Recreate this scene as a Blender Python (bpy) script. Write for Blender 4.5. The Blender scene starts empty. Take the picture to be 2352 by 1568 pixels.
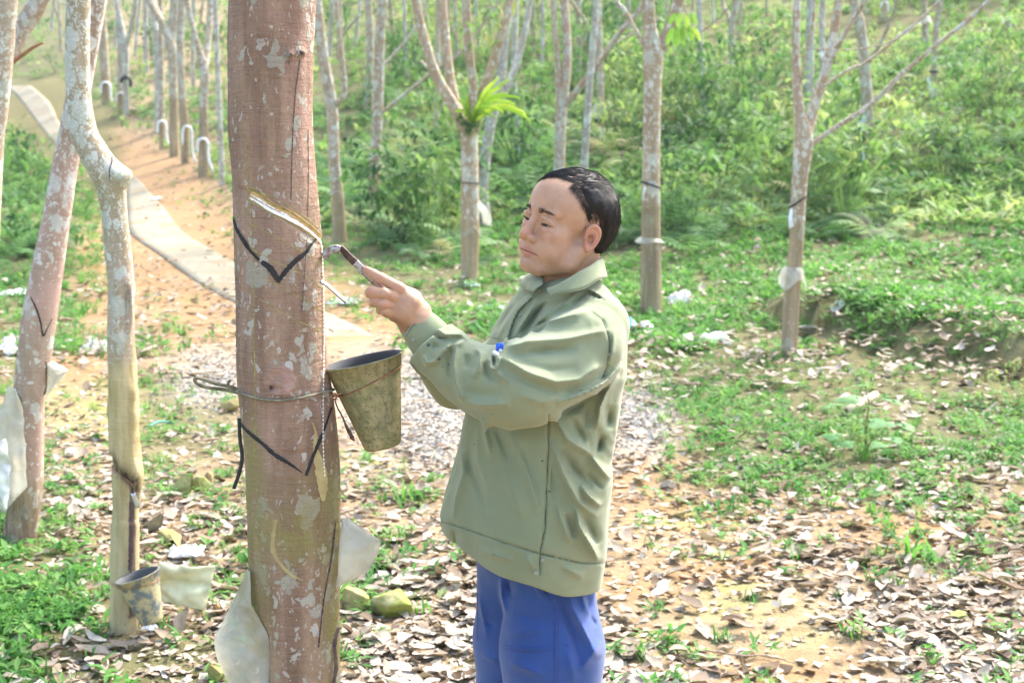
import bpy, math, random
import numpy as np
from mathutils import Vector, Matrix
from mathutils.bvhtree import BVHTree
RNG = np.random.default_rng(7)
random.seed(7)
sc = bpy.context.scene
COL = sc.collection
D2R = math.radians

# ------------------------------------------------------------------ camera
FPX = 50 / 36 * 2352
PITCH = math.atan((784 - 330) / FPX)
CAMZ = 1.7
cam_d = bpy.data.cameras.new('camera'); cam = bpy.data.objects.new('camera', cam_d); COL.objects.link(cam)
cam.location = (0, 0, CAMZ); cam.rotation_euler = (math.pi / 2 - PITCH, 0, 0)
cam_d.lens = 50; cam_d.sensor_width = 36; cam_d.clip_end = 1000; cam_d.clip_start = 0.1
cam_d.dof.use_dof = True; cam_d.dof.focus_distance = 2.9; cam_d.dof.aperture_fstop = 7.1
sc.camera = cam
FWD = np.array([0, math.cos(PITCH), -math.sin(PITCH)]); UPV = np.array([0, math.sin(PITCH), math.cos(PITCH)])

def rays(px, py):
    px = np.asarray(px, float); py = np.asarray(py, float)
    d = FWD + ((px - 1176) / FPX)[..., None] * np.array([1., 0, 0]) + ((784 - py) / FPX)[..., None] * UPV
    return d
def W(px, py, y):
    """a point on the world plane Y=y"""
    d = rays(px, py)
    t = np.asarray(y, float) / d[..., 1]
    return np.array([0, 0, CAMZ]) + d * t[..., None]
def proj(P):
    Q = np.asarray(P, float) - np.array([0, 0, CAMZ])
    dep = Q @ FWD
    return 1176 + FPX * Q[..., 0] / dep, 784 - FPX * (Q @ UPV) / dep, dep
def px2m(w, y):
    return w / FPX * y * 1.01

# ------------------------------------------------------------------ noise
def _h(i, j, k):
    n = (i * 374761393 + j * 668265263 + k * 2147483647 * 3 + 1013904223) & 0xffffffff
    n = ((n ^ (n >> 13)) * 1274126177) & 0xffffffff
    n = (n ^ (n >> 16)) & 0xffffffff
    return n / 4294967295.0
def vnoise(P):
    P = np.asarray(P, float)
    i = np.floor(P).astype(np.int64); f = P - i; f = f * f * (3 - 2 * f)
    r = 0
    for a in (0, 1):
        for b in (0, 1):
            for c in (0, 1):
                w = (f[..., 0] if a else 1 - f[..., 0]) * (f[..., 1] if b else 1 - f[..., 1]) * (f[..., 2] if c else 1 - f[..., 2])
                r = r + w * _h(i[..., 0] + a, i[..., 1] + b, i[..., 2] + c)
    return r * 2 - 1
def fbm(P, o=4):
    P = np.asarray(P, float); r = 0; a = 0.5
    for k in range(o):
        r = r + a * vnoise(P); P = P * 2.03 + 17.3; a *= .5
    return r
def sstep(a, b, x):
    t = np.clip((x - a) / (b - a), 0, 1); return t * t * (3 - 2 * t)
def P2(x, y, s=1.0, o=4, z=0.0):
    x = np.asarray(x, float); return fbm(np.stack([x * s, np.asarray(y, float) * s, np.full_like(x, z)], -1), o)

# ------------------------------------------------------------------ mesh helpers
def tag(o, label=None, cat=None, group=None, kind=None):
    if label: o['label'] = label
    if cat: o['category'] = cat
    if group: o['group'] = group
    if kind: o['kind'] = kind
    return o
def empty(name, loc, label=None, cat=None, group=None):
    o = bpy.data.objects.new(name, None); o.location = Vector([float(c) for c in loc]); COL.objects.link(o)
    o.empty_display_size = .1
    return tag(o, label, cat, group)
def world_loc(o):
    v = Vector(o.location)
    while o.parent is not None:
        o = o.parent; v = v + Vector(o.location)
    return np.array(v)
def mk(name, V, F, mat, parent=None, attrs=None, smooth=True, loc=None):
    """V: world verts (n,3); F: list of quads/tris or array. object origin at loc (or the parent's origin)"""
    V = np.asarray(V, float)
    org = world_loc(parent) if parent is not None else (np.asarray(loc, float) if loc is not None else np.zeros(3))
    me = bpy.data.meshes.new(name)
    if isinstance(F, np.ndarray):
        nf, k = F.shape
        me.vertices.add(len(V)); me.vertices.foreach_set('co', (V - org).astype(np.float32).ravel())
        me.loops.add(nf * k); me.loops.foreach_set('vertex_index', F.astype(np.int32).ravel())
        me.polygons.add(nf); me.polygons.foreach_set('loop_start', np.arange(0, nf * k, k, dtype=np.int32))
        me.update(calc_edges=True); me.validate()
    else:
        me.from_pydata((V - org).tolist(), [], [list(map(int, f)) for f in F]); me.update()
    if smooth: me.polygons.foreach_set('use_smooth', np.ones(len(me.polygons), dtype=bool))
    if attrs:
        for k_, a in attrs.items():
            a = np.asarray(a, np.float32)
            if a.ndim == 1:
                at = me.attributes.new(k_, 'FLOAT', 'POINT'); at.data.foreach_set('value', a)
            else:
                if a.shape[1] == 3: a = np.concatenate([a, np.ones((len(a), 1), np.float32)], 1)
                at = me.attributes.new(k_, 'FLOAT_COLOR', 'POINT'); at.data.foreach_set('color', a.ravel())
    me.materials.append(mat)
    o = bpy.data.objects.new(name, me); COL.objects.link(o)
    if parent is not None: o.parent = parent
    elif loc is not None: o.location = Vector([float(c) for c in loc])
    return o
def join(parts):
    """parts: list of (V, F array k=4)"""
    Vs, Fs, n = [], [], 0
    for V, F in parts:
        Vs.append(V); Fs.append(np.asarray(F) + n); n += len(V)
    return np.concatenate(Vs), np.concatenate(Fs)
def grid_faces(nu, nv, wrap=False):
    """nu rows x nv columns"""
    i = np.arange(nu - 1)[:, None]; j = np.arange(nv if wrap else nv - 1)[None, :]
    a = i * nv + j; b = i * nv + (j + 1) % nv
    return np.stack([a, b, b + nv, a + nv], -1).reshape(-1, 4)
def catmull(pts, n):
    """pts (k,d) -> n samples through them"""
    P = np.asarray(pts, float); k = len(P)
    if k == 2: 
        t = np.linspace(0, 1, n)[:, None]; return P[0] * (1 - t) + P[1] * t
    seg = np.linalg.norm(np.diff(P[:, :3], axis=0), axis=1) ** .5 + 1e-9
    T = np.concatenate([[0], np.cumsum(seg)])
    m = np.zeros_like(P)
    m[1:-1] = (P[2:] - P[:-2]) / (T[2:] - T[:-2])[:, None]
    m[0] = (P[1] - P[0]) / seg[0]; m[-1] = (P[-1] - P[-2]) / seg[-1]
    u = np.linspace(0, T[-1], n); i = np.clip(np.searchsorted(T, u, side='right') - 1, 0, k - 2)
    h = seg[i][:, None]; s = ((u - T[i]) / seg[i])[:, None]
    return (2*s**3-3*s**2+1)*P[i] + (s**3-2*s**2+s)*h*m[i] + (-2*s**3+3*s**2)*P[i+1] + (s**3-s**2)*h*m[i+1]
def tube(C, R, seg=12, bump=0.0, freq=6.0, seed=0.0, flat=1.0, caps=True, up=None):
    """C (n,3) centre line, R (n,) radii"""
    C = np.asarray(C, float); R = np.broadcast_to(np.asarray(R, float), (len(C),)); n = len(C)
    T = np.gradient(C, axis=0); T /= np.linalg.norm(T, axis=1)[:, None] + 1e-12
    ref = np.array([0., 1, 0]) if up is None else np.asarray(up, float)
    A = np.cross(T, ref); la = np.linalg.norm(A, axis=1)
    A[la < 1e-3] = [1, 0, 0]; A /= np.linalg.norm(A, axis=1)[:, None]
    B = np.cross(A, T)
    th = np.linspace(0, 2 * math.pi, seg, endpoint=False)
    dirs = A[:, None] * np.cos(th)[None, :, None] + B[:, None] * np.sin(th)[None, :, None] * flat
    rr = R[:, None]
    if bump:
        rr = rr * (1 + bump * fbm(C[:, None] * freq + dirs * 1.3 + seed, 3))
    V = (C[:, None] + dirs * rr[..., None]).reshape(-1, 3)
    F = grid_faces(n, seg, True)
    if caps:
        V = np.concatenate([V, C[:1], C[-1:]])
        a = np.arange(seg); b = (a + 1) % seg; o = (n - 1) * seg
        c1 = np.stack([b, a, np.full(seg, n * seg), np.full(seg, n * seg)], -1)
        c2 = np.stack([a + o, b + o, np.full(seg, n * seg + 1), np.full(seg, n * seg + 1)], -1)
        F = np.concatenate([F, c1, c2])
    return V, F
def fixfaces(F):
    return [list(dict.fromkeys(map(int, f))) for f in F]
def mkt(name, VF, mat, parent=None, attrs=None, smooth=True, loc=None):
    V, F = VF
    F = np.asarray(F)
    deg = (F[:, 2] == F[:, 3])
    if deg.any():
        return mk(name, V, fixfaces(F), mat, parent, attrs, smooth, loc)
    return mk(name, V, F, mat, parent, attrs, smooth, loc)
def lathe(prof, seg=40, axis=np.array([0, 0, 1.]), org=np.zeros(3), arc=None):
    """prof [(r,h)...]"""
    axis = axis / np.linalg.norm(axis)
    a = np.cross(axis, [0, 1, 0]); a /= np.linalg.norm(a); b = np.cross(axis, a)
    th = np.linspace(0, 2 * math.pi, seg, endpoint=False)
    V = []
    for r, h in prof:
        V.append(org + axis * h + r * (a * np.cos(th)[:, None] + b * np.sin(th)[:, None]))
    return np.concatenate(V), grid_faces(len(prof), seg, True)
def solid_sheet(G, th):
    """G (nu,nv,3) grid -> closed thin solid of thickness th along its normals"""
    nu, nv, _ = G.shape
    du = np.gradient(G, axis=0); dv = np.gradient(G, axis=1)
    N = np.cross(du, dv); N /= np.linalg.norm(N, axis=2)[..., None] + 1e-12
    A = (G + N * th / 2).reshape(-1, 3); B = (G - N * th / 2).reshape(-1, 3); n = nu * nv
    F = grid_faces(nu, nv); F2 = F[:, ::-1] + n
    rim = []
    idx = np.arange(n).reshape(nu, nv)
    loop = list(idx[0, :]) + list(idx[1:, -1]) + list(idx[-1, -2::-1]) + list(idx[-2:0:-1, 0])
    for i in range(len(loop)):
        a, b = loop[i], loop[(i + 1) % len(loop)]
        rim.append([b, a, a + n, b + n])
    return np.concatenate([A, B]), np.concatenate([F, F2, np.array(rim)])

# ------------------------------------------------------------------ surface nets
def surface_net(sdf, lo, hi, h, coarse=4):
    lo = np.asarray(lo, float); hi = np.asarray(hi, float)
    n = (np.ceil((hi - lo) / h / coarse).astype(int)) * coarse
    nc = n // coarse + 1
    ax = [lo[a] + np.arange(nc[a]) * h * coarse for a in range(3)]
    Gc = np.stack(np.meshgrid(*ax, indexing='ij'), -1).reshape(-1, 3)
    dc = sdf(Gc).reshape(nc)
    N = n + 1
    D = np.empty(N, np.float32)
    ii = [np.minimum((np.arange(N[a]) + coarse // 2) // coarse, nc[a] - 1) for a in range(3)]
    D[:] = dc[np.ix_(*ii)]
    act = np.abs(D) < h * coarse * 1.8
    idx = np.argwhere(act)
    for s in range(0, len(idx), 600000):
        q = idx[s:s + 600000]
        D[q[:, 0], q[:, 1], q[:, 2]] = sdf(lo + q * h)
    S = D < 0
    c = N - 1
    cnt = np.zeros(c, np.int8)
    for a in (0, 1):
        for b in (0, 1):
            for d in (0, 1):
                cnt += S[a:a + c[0], b:b + c[1], d:d + c[2]]
    cells = np.argwhere((cnt > 0) & (cnt < 8))
    cid = -np.ones(c, np.int64); cid[cells[:, 0], cells[:, 1], cells[:, 2]] = np.arange(len(cells))
    acc = np.zeros((len(cells), 3)); w = np.zeros(len(cells))
    corners = [(a, b, d) for a in (0, 1) for b in (0, 1) for d in (0, 1)]
    for A in corners:
        for ax_ in range(3):
            if A[ax_]: continue
            B = list(A); B[ax_] = 1
            ca = cells + A; cb = cells + B
            va = D[ca[:, 0], ca[:, 1], ca[:, 2]].astype(float); vb = D[cb[:, 0], cb[:, 1], cb[:, 2]].astype(float)
            m = (va < 0) != (vb < 0)
            t = np.where(m, va / np.where(m, va - vb, 1), 0)
            p = np.array(A, float)[None] + 0 * t[:, None]
            p[:, ax_] = t
            acc[m] += p[m]; w[m] += 1
    V = lo + (cells + acc / w[:, None]) * h
    F = []
    for ax_ in range(3):
        o1, o2 = [(1, 2), (2, 0), (0, 1)][ax_]
        sl0 = [slice(None)] * 3; sl1 = [slice(None)] * 3
        sl0[ax_] = slice(0, N[ax_] - 1); sl1[ax_] = slice(1, N[ax_])
        a = S[tuple(sl0)]; b = S[tuple(sl1)]
        E = np.argwhere(a != b)
        E = E[(E[:, o1] > 0) & (E[:, o2] > 0) & (E[:, o1] < c[o1]) & (E[:, o2] < c[o2])]
        sg = S[E[:, 0], E[:, 1], E[:, 2]]
        def g(du, dv):
            q = E.copy(); q[:, o1] -= du; q[:, o2] -= dv
            return cid[q[:, 0], q[:, 1], q[:, 2]]
        quad = np.stack([g(1, 1), g(0, 1), g(0, 0), g(1, 0)], -1)
        quad[~sg] = quad[~sg][:, ::-1]
        F.append(quad)
    F = np.concatenate(F); F = F[(F >= 0).all(1)]
    # pull the vertices onto the surface
    e = h * .5
    for _ in range(2):
        d0 = sdf(V)
        g = np.stack([sdf(V + np.eye(3)[k] * e) - sdf(V - np.eye(3)[k] * e) for k in range(3)], -1) / (2 * e)
        gn = (g ** 2).sum(1) + 1e-6
        V = V - np.clip(d0 / np.sqrt(gn), -h, h)[:, None] * g / np.sqrt(gn)[:, None] * .8
    return V, F
def smin(a, b, k):
    h = np.clip(.5 + .5 * (b - a) / k, 0, 1)
    return b + (a - b) * h - k * h * (1 - h)
def smax(a, b, k): return -smin(-a, -b, k)
def s_ell(P, c, r, R=None):
    q = P - np.asarray(c, float)
    if R is not None: q = q @ R
    r = np.asarray(r, float)
    k0 = np.linalg.norm(q / r, axis=1); k1 = np.linalg.norm(q / (r * r), axis=1) + 1e-12
    return k0 * (k0 - 1) / k1
def s_cone(P, a, b, ra, rb):
    a = np.asarray(a, float); b = np.asarray(b, float)
    ba = b - a; h = np.clip(((P - a) @ ba) / (ba @ ba), 0, 1)
    return np.linalg.norm(P - a - h[:, None] * ba, axis=1) - (ra + (rb - ra) * h)
def s_chain(P, pts, k=0.01):
    """pts [(x,y,z,r)...]"""
    d = None
    for a, b in zip(pts[:-1], pts[1:]):
        e = s_cone(P, a[:3], b[:3], a[3], b[3])
        d = e if d is None else smin(d, e, k)
    return d
def poly_dist(x, y, pts):
    """distance and running parameter 0..1 to a 2-D polyline"""
    pts = np.asarray(pts, float); best = np.full(len(x), 1e9); par = np.zeros(len(x)); L = np.linalg.norm(np.diff(pts, axis=0), axis=1); cs = np.concatenate([[0], np.cumsum(L)])
    sd = np.zeros(len(x))
    for i in range(len(pts) - 1):
        a = pts[i]; b = pts[i + 1] - a
        h = np.clip(((x - a[0]) * b[0] + (y - a[1]) * b[1]) / (b @ b), 0, 1)
        dx = x - a[0] - h * b[0]; dy = y - a[1] - h * b[1]
        d = np.hypot(dx, dy); m = d < best
        best[m] = d[m]; par[m] = (cs[i] + h[m] * L[i]) / cs[-1]
        sd[m] = np.sign(b[0] * dy[m] - b[1] * dx[m])
    return best, par, sd

# ------------------------------------------------------------------ materials
def lin(c):
    c = np.asarray(c, float) / 255
    return tuple(np.where(c <= .04045, c / 12.92, ((c + .055) / 1.055) ** 2.4)) + (1,)
class NT:
    def __init__(self, name):
        m = bpy.data.materials.new(name); m.use_nodes = True
        self.m = m; self.t = m.node_tree; self.n = self.t.nodes; self.l = self.t.links
        self.b = self.n['Principled BSDF']; self.out = self.n['Material Output']
        self._co = None
    def co(self, kind='Object'):
        if self._co is None: self._co = self.n.new('ShaderNodeTexCoord')
        return self._co.outputs[kind]
    def set(self, sock, v):
        if hasattr(v, 'links') or isinstance(v, bpy.types.NodeSocket): self.l.new(v, sock)
        elif v is not None: sock.default_value = v
    def noise(self, scale, detail=4, vec=None, rough=.55, dist=0):
        n = self.n.new('ShaderNodeTexNoise'); n.inputs['Scale'].default_value = scale; n.inputs['Detail'].default_value = detail
        n.inputs['Roughness'].default_value = rough; n.inputs['Distortion'].default_value = dist
        self.l.new(vec if vec is not None else self.co(), n.inputs['Vector']); return n.outputs['Fac']
    def voro(self, scale, vec=None, out='Distance', feat='F1', rnd=1):
        n = self.n.new('ShaderNodeTexVoronoi'); n.feature = feat; n.inputs['Scale'].default_value = scale; n.inputs['Randomness'].default_value = rnd
        self.l.new(vec if vec is not None else self.co(), n.inputs['Vector']); return n.outputs[out]
    def mapv(self, scale=(1, 1, 1), loc=(0, 0, 0), vec=None, locsock=None):
        n = self.n.new('ShaderNodeMapping'); n.inputs['Scale'].default_value = scale; n.inputs['Location'].default_value = loc
        if locsock is not None: self.l.new(locsock, n.inputs['Location'])
        self.l.new(vec if vec is not None else self.co(), n.inputs['Vector']); return n.outputs[0]
    def ramp(self, f, a, b, lo=0, hi=1):
        n = self.n.new('ShaderNodeMapRange'); n.interpolation_type = 'SMOOTHSTEP'
        for k, v in (('From Min', a), ('From Max', b), ('To Min', lo), ('To Max', hi)): n.inputs[k].default_value = v
        self.set(n.inputs['Value'], f); return n.outputs['Result']
    def math(self, op, a, b=0.0, c=None):
        n = self.n.new('ShaderNodeMath'); n.operation = op
        self.set(n.inputs[0], a); self.set(n.inputs[1], b)
        if c is not None: self.set(n.inputs[2], c)
        return n.outputs[0]
    def mix(self, f, a, b, mode='MIX'):
        n = self.n.new('ShaderNodeMix'); n.data_type = 'RGBA'; n.blend_type = mode
        self.set(n.inputs[0], f); self.set(n.inputs[6], a); self.set(n.inputs[7], b); return n.outputs[2]
    def attr(self, name, col=False):
        n = self.n.new('ShaderNodeAttribute'); n.attribute_name = name; return n.outputs['Color' if col else 'Fac']
    def rnd(self):
        n = self.n.new('ShaderNodeObjectInfo'); return n.outputs['Random']
    def bump(self, h, strength=.5, dist=.01, nrm=None):
        n = self.n.new('ShaderNodeBump'); n.inputs['Strength'].default_value = strength; n.inputs['Distance'].default_value = dist
        self.l.new(h, n.inputs['Height'])
        if nrm is not None: self.l.new(nrm, n.inputs['Normal'])
        self.l.new(n.outputs[0], self.b.inputs['Normal']); return n.outputs[0]
    def col(self, c): self.set(self.b.inputs['Base Color'], c)
    def rough(self, r): self.set(self.b.inputs['Roughness'], r)
    def spec(self, s): self.b.inputs['Specular IOR Level'].default_value = s
    def translucent(self, fac, col=None, gain=None):
        """leaf- or film-like: part of the light passes through"""
        t = self.n.new('ShaderNodeBsdfTranslucent'); mx = self.n.new('ShaderNodeMixShader')
        self.set(t.inputs['Color'], col if col is not None else (1, 1, 1, 1)); self.set(mx.inputs[0], fac)
        self.l.new(self.b.outputs[0], mx.inputs[1]); self.l.new(t.outputs[0], mx.inputs[2]); self.l.new(mx.outputs[0], self.out.inputs['Surface'])
    def transparent(self, fac):
        src = self.out.inputs['Surface'].links[0].from_socket
        t = self.n.new('ShaderNodeBsdfTransparent'); mx = self.n.new('ShaderNodeMixShader')
        self.set(mx.inputs[0], fac); self.l.new(src, mx.inputs[1]); self.l.new(t.outputs[0], mx.inputs[2]); self.l.new(mx.outputs[0], self.out.inputs['Surface'])
def simple(name, rgb, rough=.7, var=.25, scale=20, metal=0, spec=.3, bump=0, bscale=60):
    t = NT(name); f = t.noise(scale, 5)
    c = np.array(rgb)
    t.col(t.mix(t.ramp(f, .3, .7), tuple(c * (1 - var)) + (1,), tuple(np.minimum(c * (1 + var), .95)) + (1,)))
    t.rough(rough); t.b.inputs['Metallic'].default_value = metal; t.spec(spec)
    if bump: t.bump(t.noise(bscale, 5), bump, .004)
    return t.m

def bark_material(name, a, b, lichen, pinkc=(.62, .28, .24), patch=9.0, cover=.5, bstr=.5):
    t = NT(name)
    loc = t.n.new('ShaderNodeCombineXYZ'); r = t.rnd()
    t.l.new(t.math('MULTIPLY', r, 31.0), loc.inputs[0]); t.l.new(t.math('MULTIPLY', r, 17.0), loc.inputs[2])
    v = t.mapv((1, 1, .75), locsock=loc.outputs[0])
    dn = t.n.new('ShaderNodeTexNoise'); dn.inputs['Scale'].default_value = patch * 1.6; dn.inputs['Detail'].default_value = 3; t.l.new(v, dn.inputs['Vector'])
    ad = t.n.new('ShaderNodeVectorMath'); ad.operation = 'MULTIPLY_ADD'; t.l.new(dn.outputs['Color'], ad.inputs[0]); ad.inputs[1].default_value = (.06, .06, .06); t.l.new(v, ad.inputs[2])
    vv = ad.outputs[0]
    big = t.noise(patch * .35, 3, vv)
    fine = t.noise(patch * 7, 6, v, .7)
    vert = t.noise(patch * 1.2, 5, t.mapv((1, 1, .18), vec=v), .6)
    base = t.mix(t.ramp(vert, .35, .68), a + (1,), b + (1,))
    base = t.mix(t.math('MULTIPLY', t.ramp(fine, .35, .75), .35), base, tuple(np.array(a) * .55) + (1,))
    pk = t.math('MULTIPLY', t.attr('pink'), t.ramp(t.noise(patch * .8, 4, vv), .25, .75, .35, 1))
    base = t.mix(pk, base, t.mix(fine, pinkc + (1,), (pinkc[0] * 1.1, pinkc[1] * 1.5, pinkc[2] * 1.5, 1)))
    # lichen blotches: warped cells, some filled, three sizes
    li = t.attr('lichen')
    def blot(sc_, lo_, w_):
        col = t.voro(sc_, vv, 'Color'); sp = t.n.new('ShaderNodeSeparateColor'); t.l.new(col, sp.inputs[0])
        dist = t.voro(sc_, vv, 'Distance')
        thr = t.math('MULTIPLY', li, lo_)
        on = t.ramp(t.math('SUBTRACT', thr, sp.outputs[0]), 0, .06)
        rad = t.math('MULTIPLY_ADD', sp.outputs[1], .35, w_)
        edge = t.ramp(t.math('SUBTRACT', rad, t.math('ADD', dist, t.math('MULTIPLY', t.noise(patch * 5, 3, v), .2))), -.03, .05)
        return t.math('MULTIPLY', on, edge), sp.outputs[2]
    m1, c1 = blot(patch, cover * 1.3, .35); m2, c2 = blot(patch * 2.3, cover * 1.2, .3); m3, c3 = blot(patch * 5.5, cover * .9, .3)
    lc = t.mix(c1, lichen + (1,), tuple(np.array(lichen) * (.72, .74, .66)) + (1,))
    lc2 = t.mix(c2, tuple(np.minimum(np.array(lichen) * 1.15, .9)) + (1,), tuple(np.array(lichen) * (.8, .85, .75)) + (1,))
    base = t.mix(t.math('MULTIPLY', m1, .8), base, lc)
    base = t.mix(t.math('MULTIPLY', m2, .85), base, lc2)
    base = t.mix(t.math('MULTIPLY', m3, .7), base, tuple(np.minimum(np.array(lichen) * 1.1, .9)) + (1,))
    hl = t.noise(patch * 3.2, 5, t.mapv((.22, .22, 4.5), vec=v), .65)
    base = t.mix(t.math('MULTIPLY', t.ramp(hl, .56, .68), .3), base, tuple(np.array(a) * .45) + (1,))
    base = t.mix(t.math('MULTIPLY', t.ramp(hl, .42, .34), .2), base, tuple(np.minimum(np.array(b) * 1.35, .8)) + (1,))
    gr = t.math('MULTIPLY', t.attr('green'), t.ramp(t.noise(patch * 1.3, 5, vv), .3, .65, .25, 1))
    base = t.mix(gr, base, t.mix(fine, (.2, .19, .05, 1), (.36, .33, .12, 1)))
    oc = t.attr('ochre')
    base = t.mix(oc, base, t.mix(t.ramp(vert, .3, .7), (.40, .31, .14, 1), (.64, .52, .30, 1)))
    dk = t.math('MULTIPLY', t.attr('dark'), t.ramp(t.noise(patch * 2.2, 5, t.mapv((1, 1, .12), vec=v), .7), .33, .58, .2, 1))
    base = t.mix(dk, base, (.07, .045, .04, 1))
    t.col(base); t.rough(t.ramp(fine, .3, .7, .65, .95)); t.spec(.2)
    horiz = t.noise(patch * 2.5, 4, t.mapv((.35, .35, 3), vec=v), .6)
    hh = t.math('ADD', t.math('MULTIPLY', fine, .6), t.math('ADD', t.math('MULTIPLY', horiz, .5), t.math('MULTIPLY', t.math('ADD', m1, m2), .16)))
    t.bump(hh, bstr, .012)
    return t.m
# ------------------------------------------------------------------ light
w = bpy.data.worlds.new('World'); sc.world = w; w.use_nodes = True
nt = w.node_tree; bg = nt.nodes['Background']
sky = nt.nodes.new('ShaderNodeTexSky'); sky.sky_type = 'NISHITA'; sky.sun_disc = False
SUN_EL, SUN_AZ = 50, 42      # azimuth: degrees from +Y (into the picture) towards +X
sky.sun_elevation = D2R(SUN_EL); sky.sun_rotation = D2R(SUN_AZ); sky.air_density = 1.3; sky.dust_density = 4.0; sky.ozone_density = 1.0
nt.links.new(sky.outputs[0], bg.inputs[0]); bg.inputs[1].default_value = .15
sd = bpy.data.lights.new('sun', 'SUN'); sd.energy = 1.9; sd.angle = D2R(9.0); sd.color = (1, .965, .90)
so = bpy.data.objects.new('sun', sd); COL.objects.link(so)
sv = Vector((math.cos(D2R(SUN_EL)) * math.sin(D2R(SUN_AZ)), math.cos(D2R(SUN_EL)) * math.cos(D2R(SUN_AZ)), math.sin(D2R(SUN_EL))))
so.rotation_euler = sv.to_track_quat('Z', 'Y').to_euler(); so.location = (0, 0, 20)
sc.view_settings.view_transform = 'Standard'; sc.view_settings.look = 'None'; sc.view_settings.exposure = 2.03; sc.view_settings.gamma = 1
sc.cycles.max_bounces = 6; sc.cycles.transparent_max_bounces = 12; sc.cycles.diffuse_bounces = 3
sc.cycles.sample_clamp_indirect = 8

# ------------------------------------------------------------------ terrain
def base_h(x, y):
    x = np.asarray(x, float); y = np.asarray(y, float)
    s = y - 14 + np.where(x > 0, .5 * x, .9 * x) * sstep(0, 3, np.abs(x) + 1.5)
    return .24 * 3 * np.logaddexp(0, (s - 6) / 3)
def ray_ground(px, py, hf=None):
    hf = hf or base_h
    d = rays(px, py); d = d.reshape(-1, 3); n = len(d)
    ts = np.geomspace(2.0, 160, 150)
    t0 = np.full(n, np.nan); t1 = np.full(n, np.nan); prev = np.full(n, 2.0); done = np.zeros(n, bool)
    for t in ts:
        p = d * t; below = (CAMZ + p[:, 2] < hf(p[:, 0], p[:, 1])) & ~done
        t0[below] = prev[below]; t1[below] = t; done |= below; prev[:] = t
    for _ in range(14):
        tm = (t0 + t1) / 2; p = d * tm[:, None]; bl = CAMZ + p[:, 2] < hf(p[:, 0], p[:, 1])
        t1 = np.where(bl, tm, t1); t0 = np.where(bl, t0, tm)
    tm = (t0 + t1) / 2
    return np.array([0, 0, CAMZ]) + d * tm[:, None]
# the concrete path, its two edges on the ground
PATH_L = [(8, 197), (30, 212), (50, 235), (92, 290), (150, 350), (285, 412), (291, 444), (294, 478), (300, 535), (366, 585), (461, 653), (560, 705), (660, 745), (735, 800), (790, 845)]
PATH_R = [(72, 205), (92, 222), (118, 250), (140, 290), (205, 345), (308, 408), (345, 444), (376, 478), (422, 535), (506, 585), (600, 640), (700, 695), (830, 756), (909, 800), (950, 840)]
gL = ray_ground(*np.array(PATH_L, float).T); gR = ray_ground(*np.array(PATH_R, float).T)
pathL = catmull(gL, 90); pathR = catmull(gR, 90)
pc = (pathL + pathR) / 2
def path_d(x, y):
    """signed distance to the path's centre line: + on the uphill, right-hand side"""
    b, p, s = poly_dist(x, y, pc[::3, :2]); return b, s
def height(x, y):
    x = np.asarray(x, float); y = np.asarray(y, float); sh = x.shape; x = x.ravel(); y = y.ravel()
    z = base_h(x, y)
    b, s = path_d(x, y)
    far = sstep(14, 22, y) * sstep(60, 40, y)
    near_path = sstep(1.6, .8, b)
    rise = far * (s < 0) * sstep(.8, 1.9, b) * .38        # cut bank on the uphill side
    rise = rise * sstep(6, 3, b)
    bumps = .05 * P2(x, y, .9, 4) + .018 * P2(x, y, 4.5, 3, 3.) + sstep(12, 30, y) * .35 * P2(x, y, .25, 3, 9.)
    # the small washed-out step on the right
    pxs, pys, _ = proj(np.stack([x, y, z], -1))
    l, _, sg = poly_dist(pxs, pys, [(1900, 775), (1990, 800), (2080, 840), (2190, 850), (2290, 870), (2420, 905)])
    step = np.where((y > 5) & (y < 20), .28 * sstep(6, -30, l * sg) * sstep(200, 60, l), 0)
    z = z + rise + bumps * (1 - near_path * .97) + step
    return z.reshape(sh)
PX_G = 98.
GR = """866021568888888888888777
752002488888888888877777
652001136777777777777666
552110022344456677777776
421221000122234776776677
421665100011123688766666
511555101000000477757677
631412111410000135434344
762111111110001122212222
874212224110000010101211
785244221000000101001101
676765421000001111001111""".split()
LT = """127556333333333333344444
127556553333333444444555
246765433344444444445555
346775445655555555555555
454455432666666555556656
545444543555556544445555
477445646755557645555654
468665667677766767766766
346886777677775776665477
334645555888774455566576
334556568999773222247877
444456689999775445225998""".split()
def gridval(G, px, py):
    A = np.array([[int(c) for c in (r + r[-1] * 24)[:24]] for r in G], float) / 9
    u = np.clip((np.asarray(px) - 49) / PX_G, 0, 22.999); v = np.clip((np.asarray(py) - 441) / PX_G, 0, 10.999)
    i = u.astype(int); j = v.astype(int); fu = u - i; fv = v - j
    return (A[j, i] * (1 - fu) + A[j, i + 1] * fu) * (1 - fv) + (A[j + 1, i] * (1 - fu) + A[j + 1, i + 1] * fu) * fv
def blobs(px, py, B):
    r = np.zeros(len(px))
    for cx, cy, rx, ry in B:
        r = np.maximum(r, np.exp(-((px - cx) / rx) ** 2 - ((py - cy) / ry) ** 2))
    return r
GRAVEL = [(1000, 900, 110, 110), (990, 1010, 90, 60), (480, 870, 90, 60), (1470, 960, 80, 70), (860, 900, 80, 80), (1250, 950, 200, 90)]
MOSS = [(1740, 1400, 130, 45), (1680, 1360, 90, 25), (1860, 1470, 80, 35), (1540, 1200, 80, 20), (850, 1060, 60, 20), (1100, 1540, 100, 20), (1500, 1480, 70, 30), (2160, 1300, 70, 25), (250, 940, 120, 60)]
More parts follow.
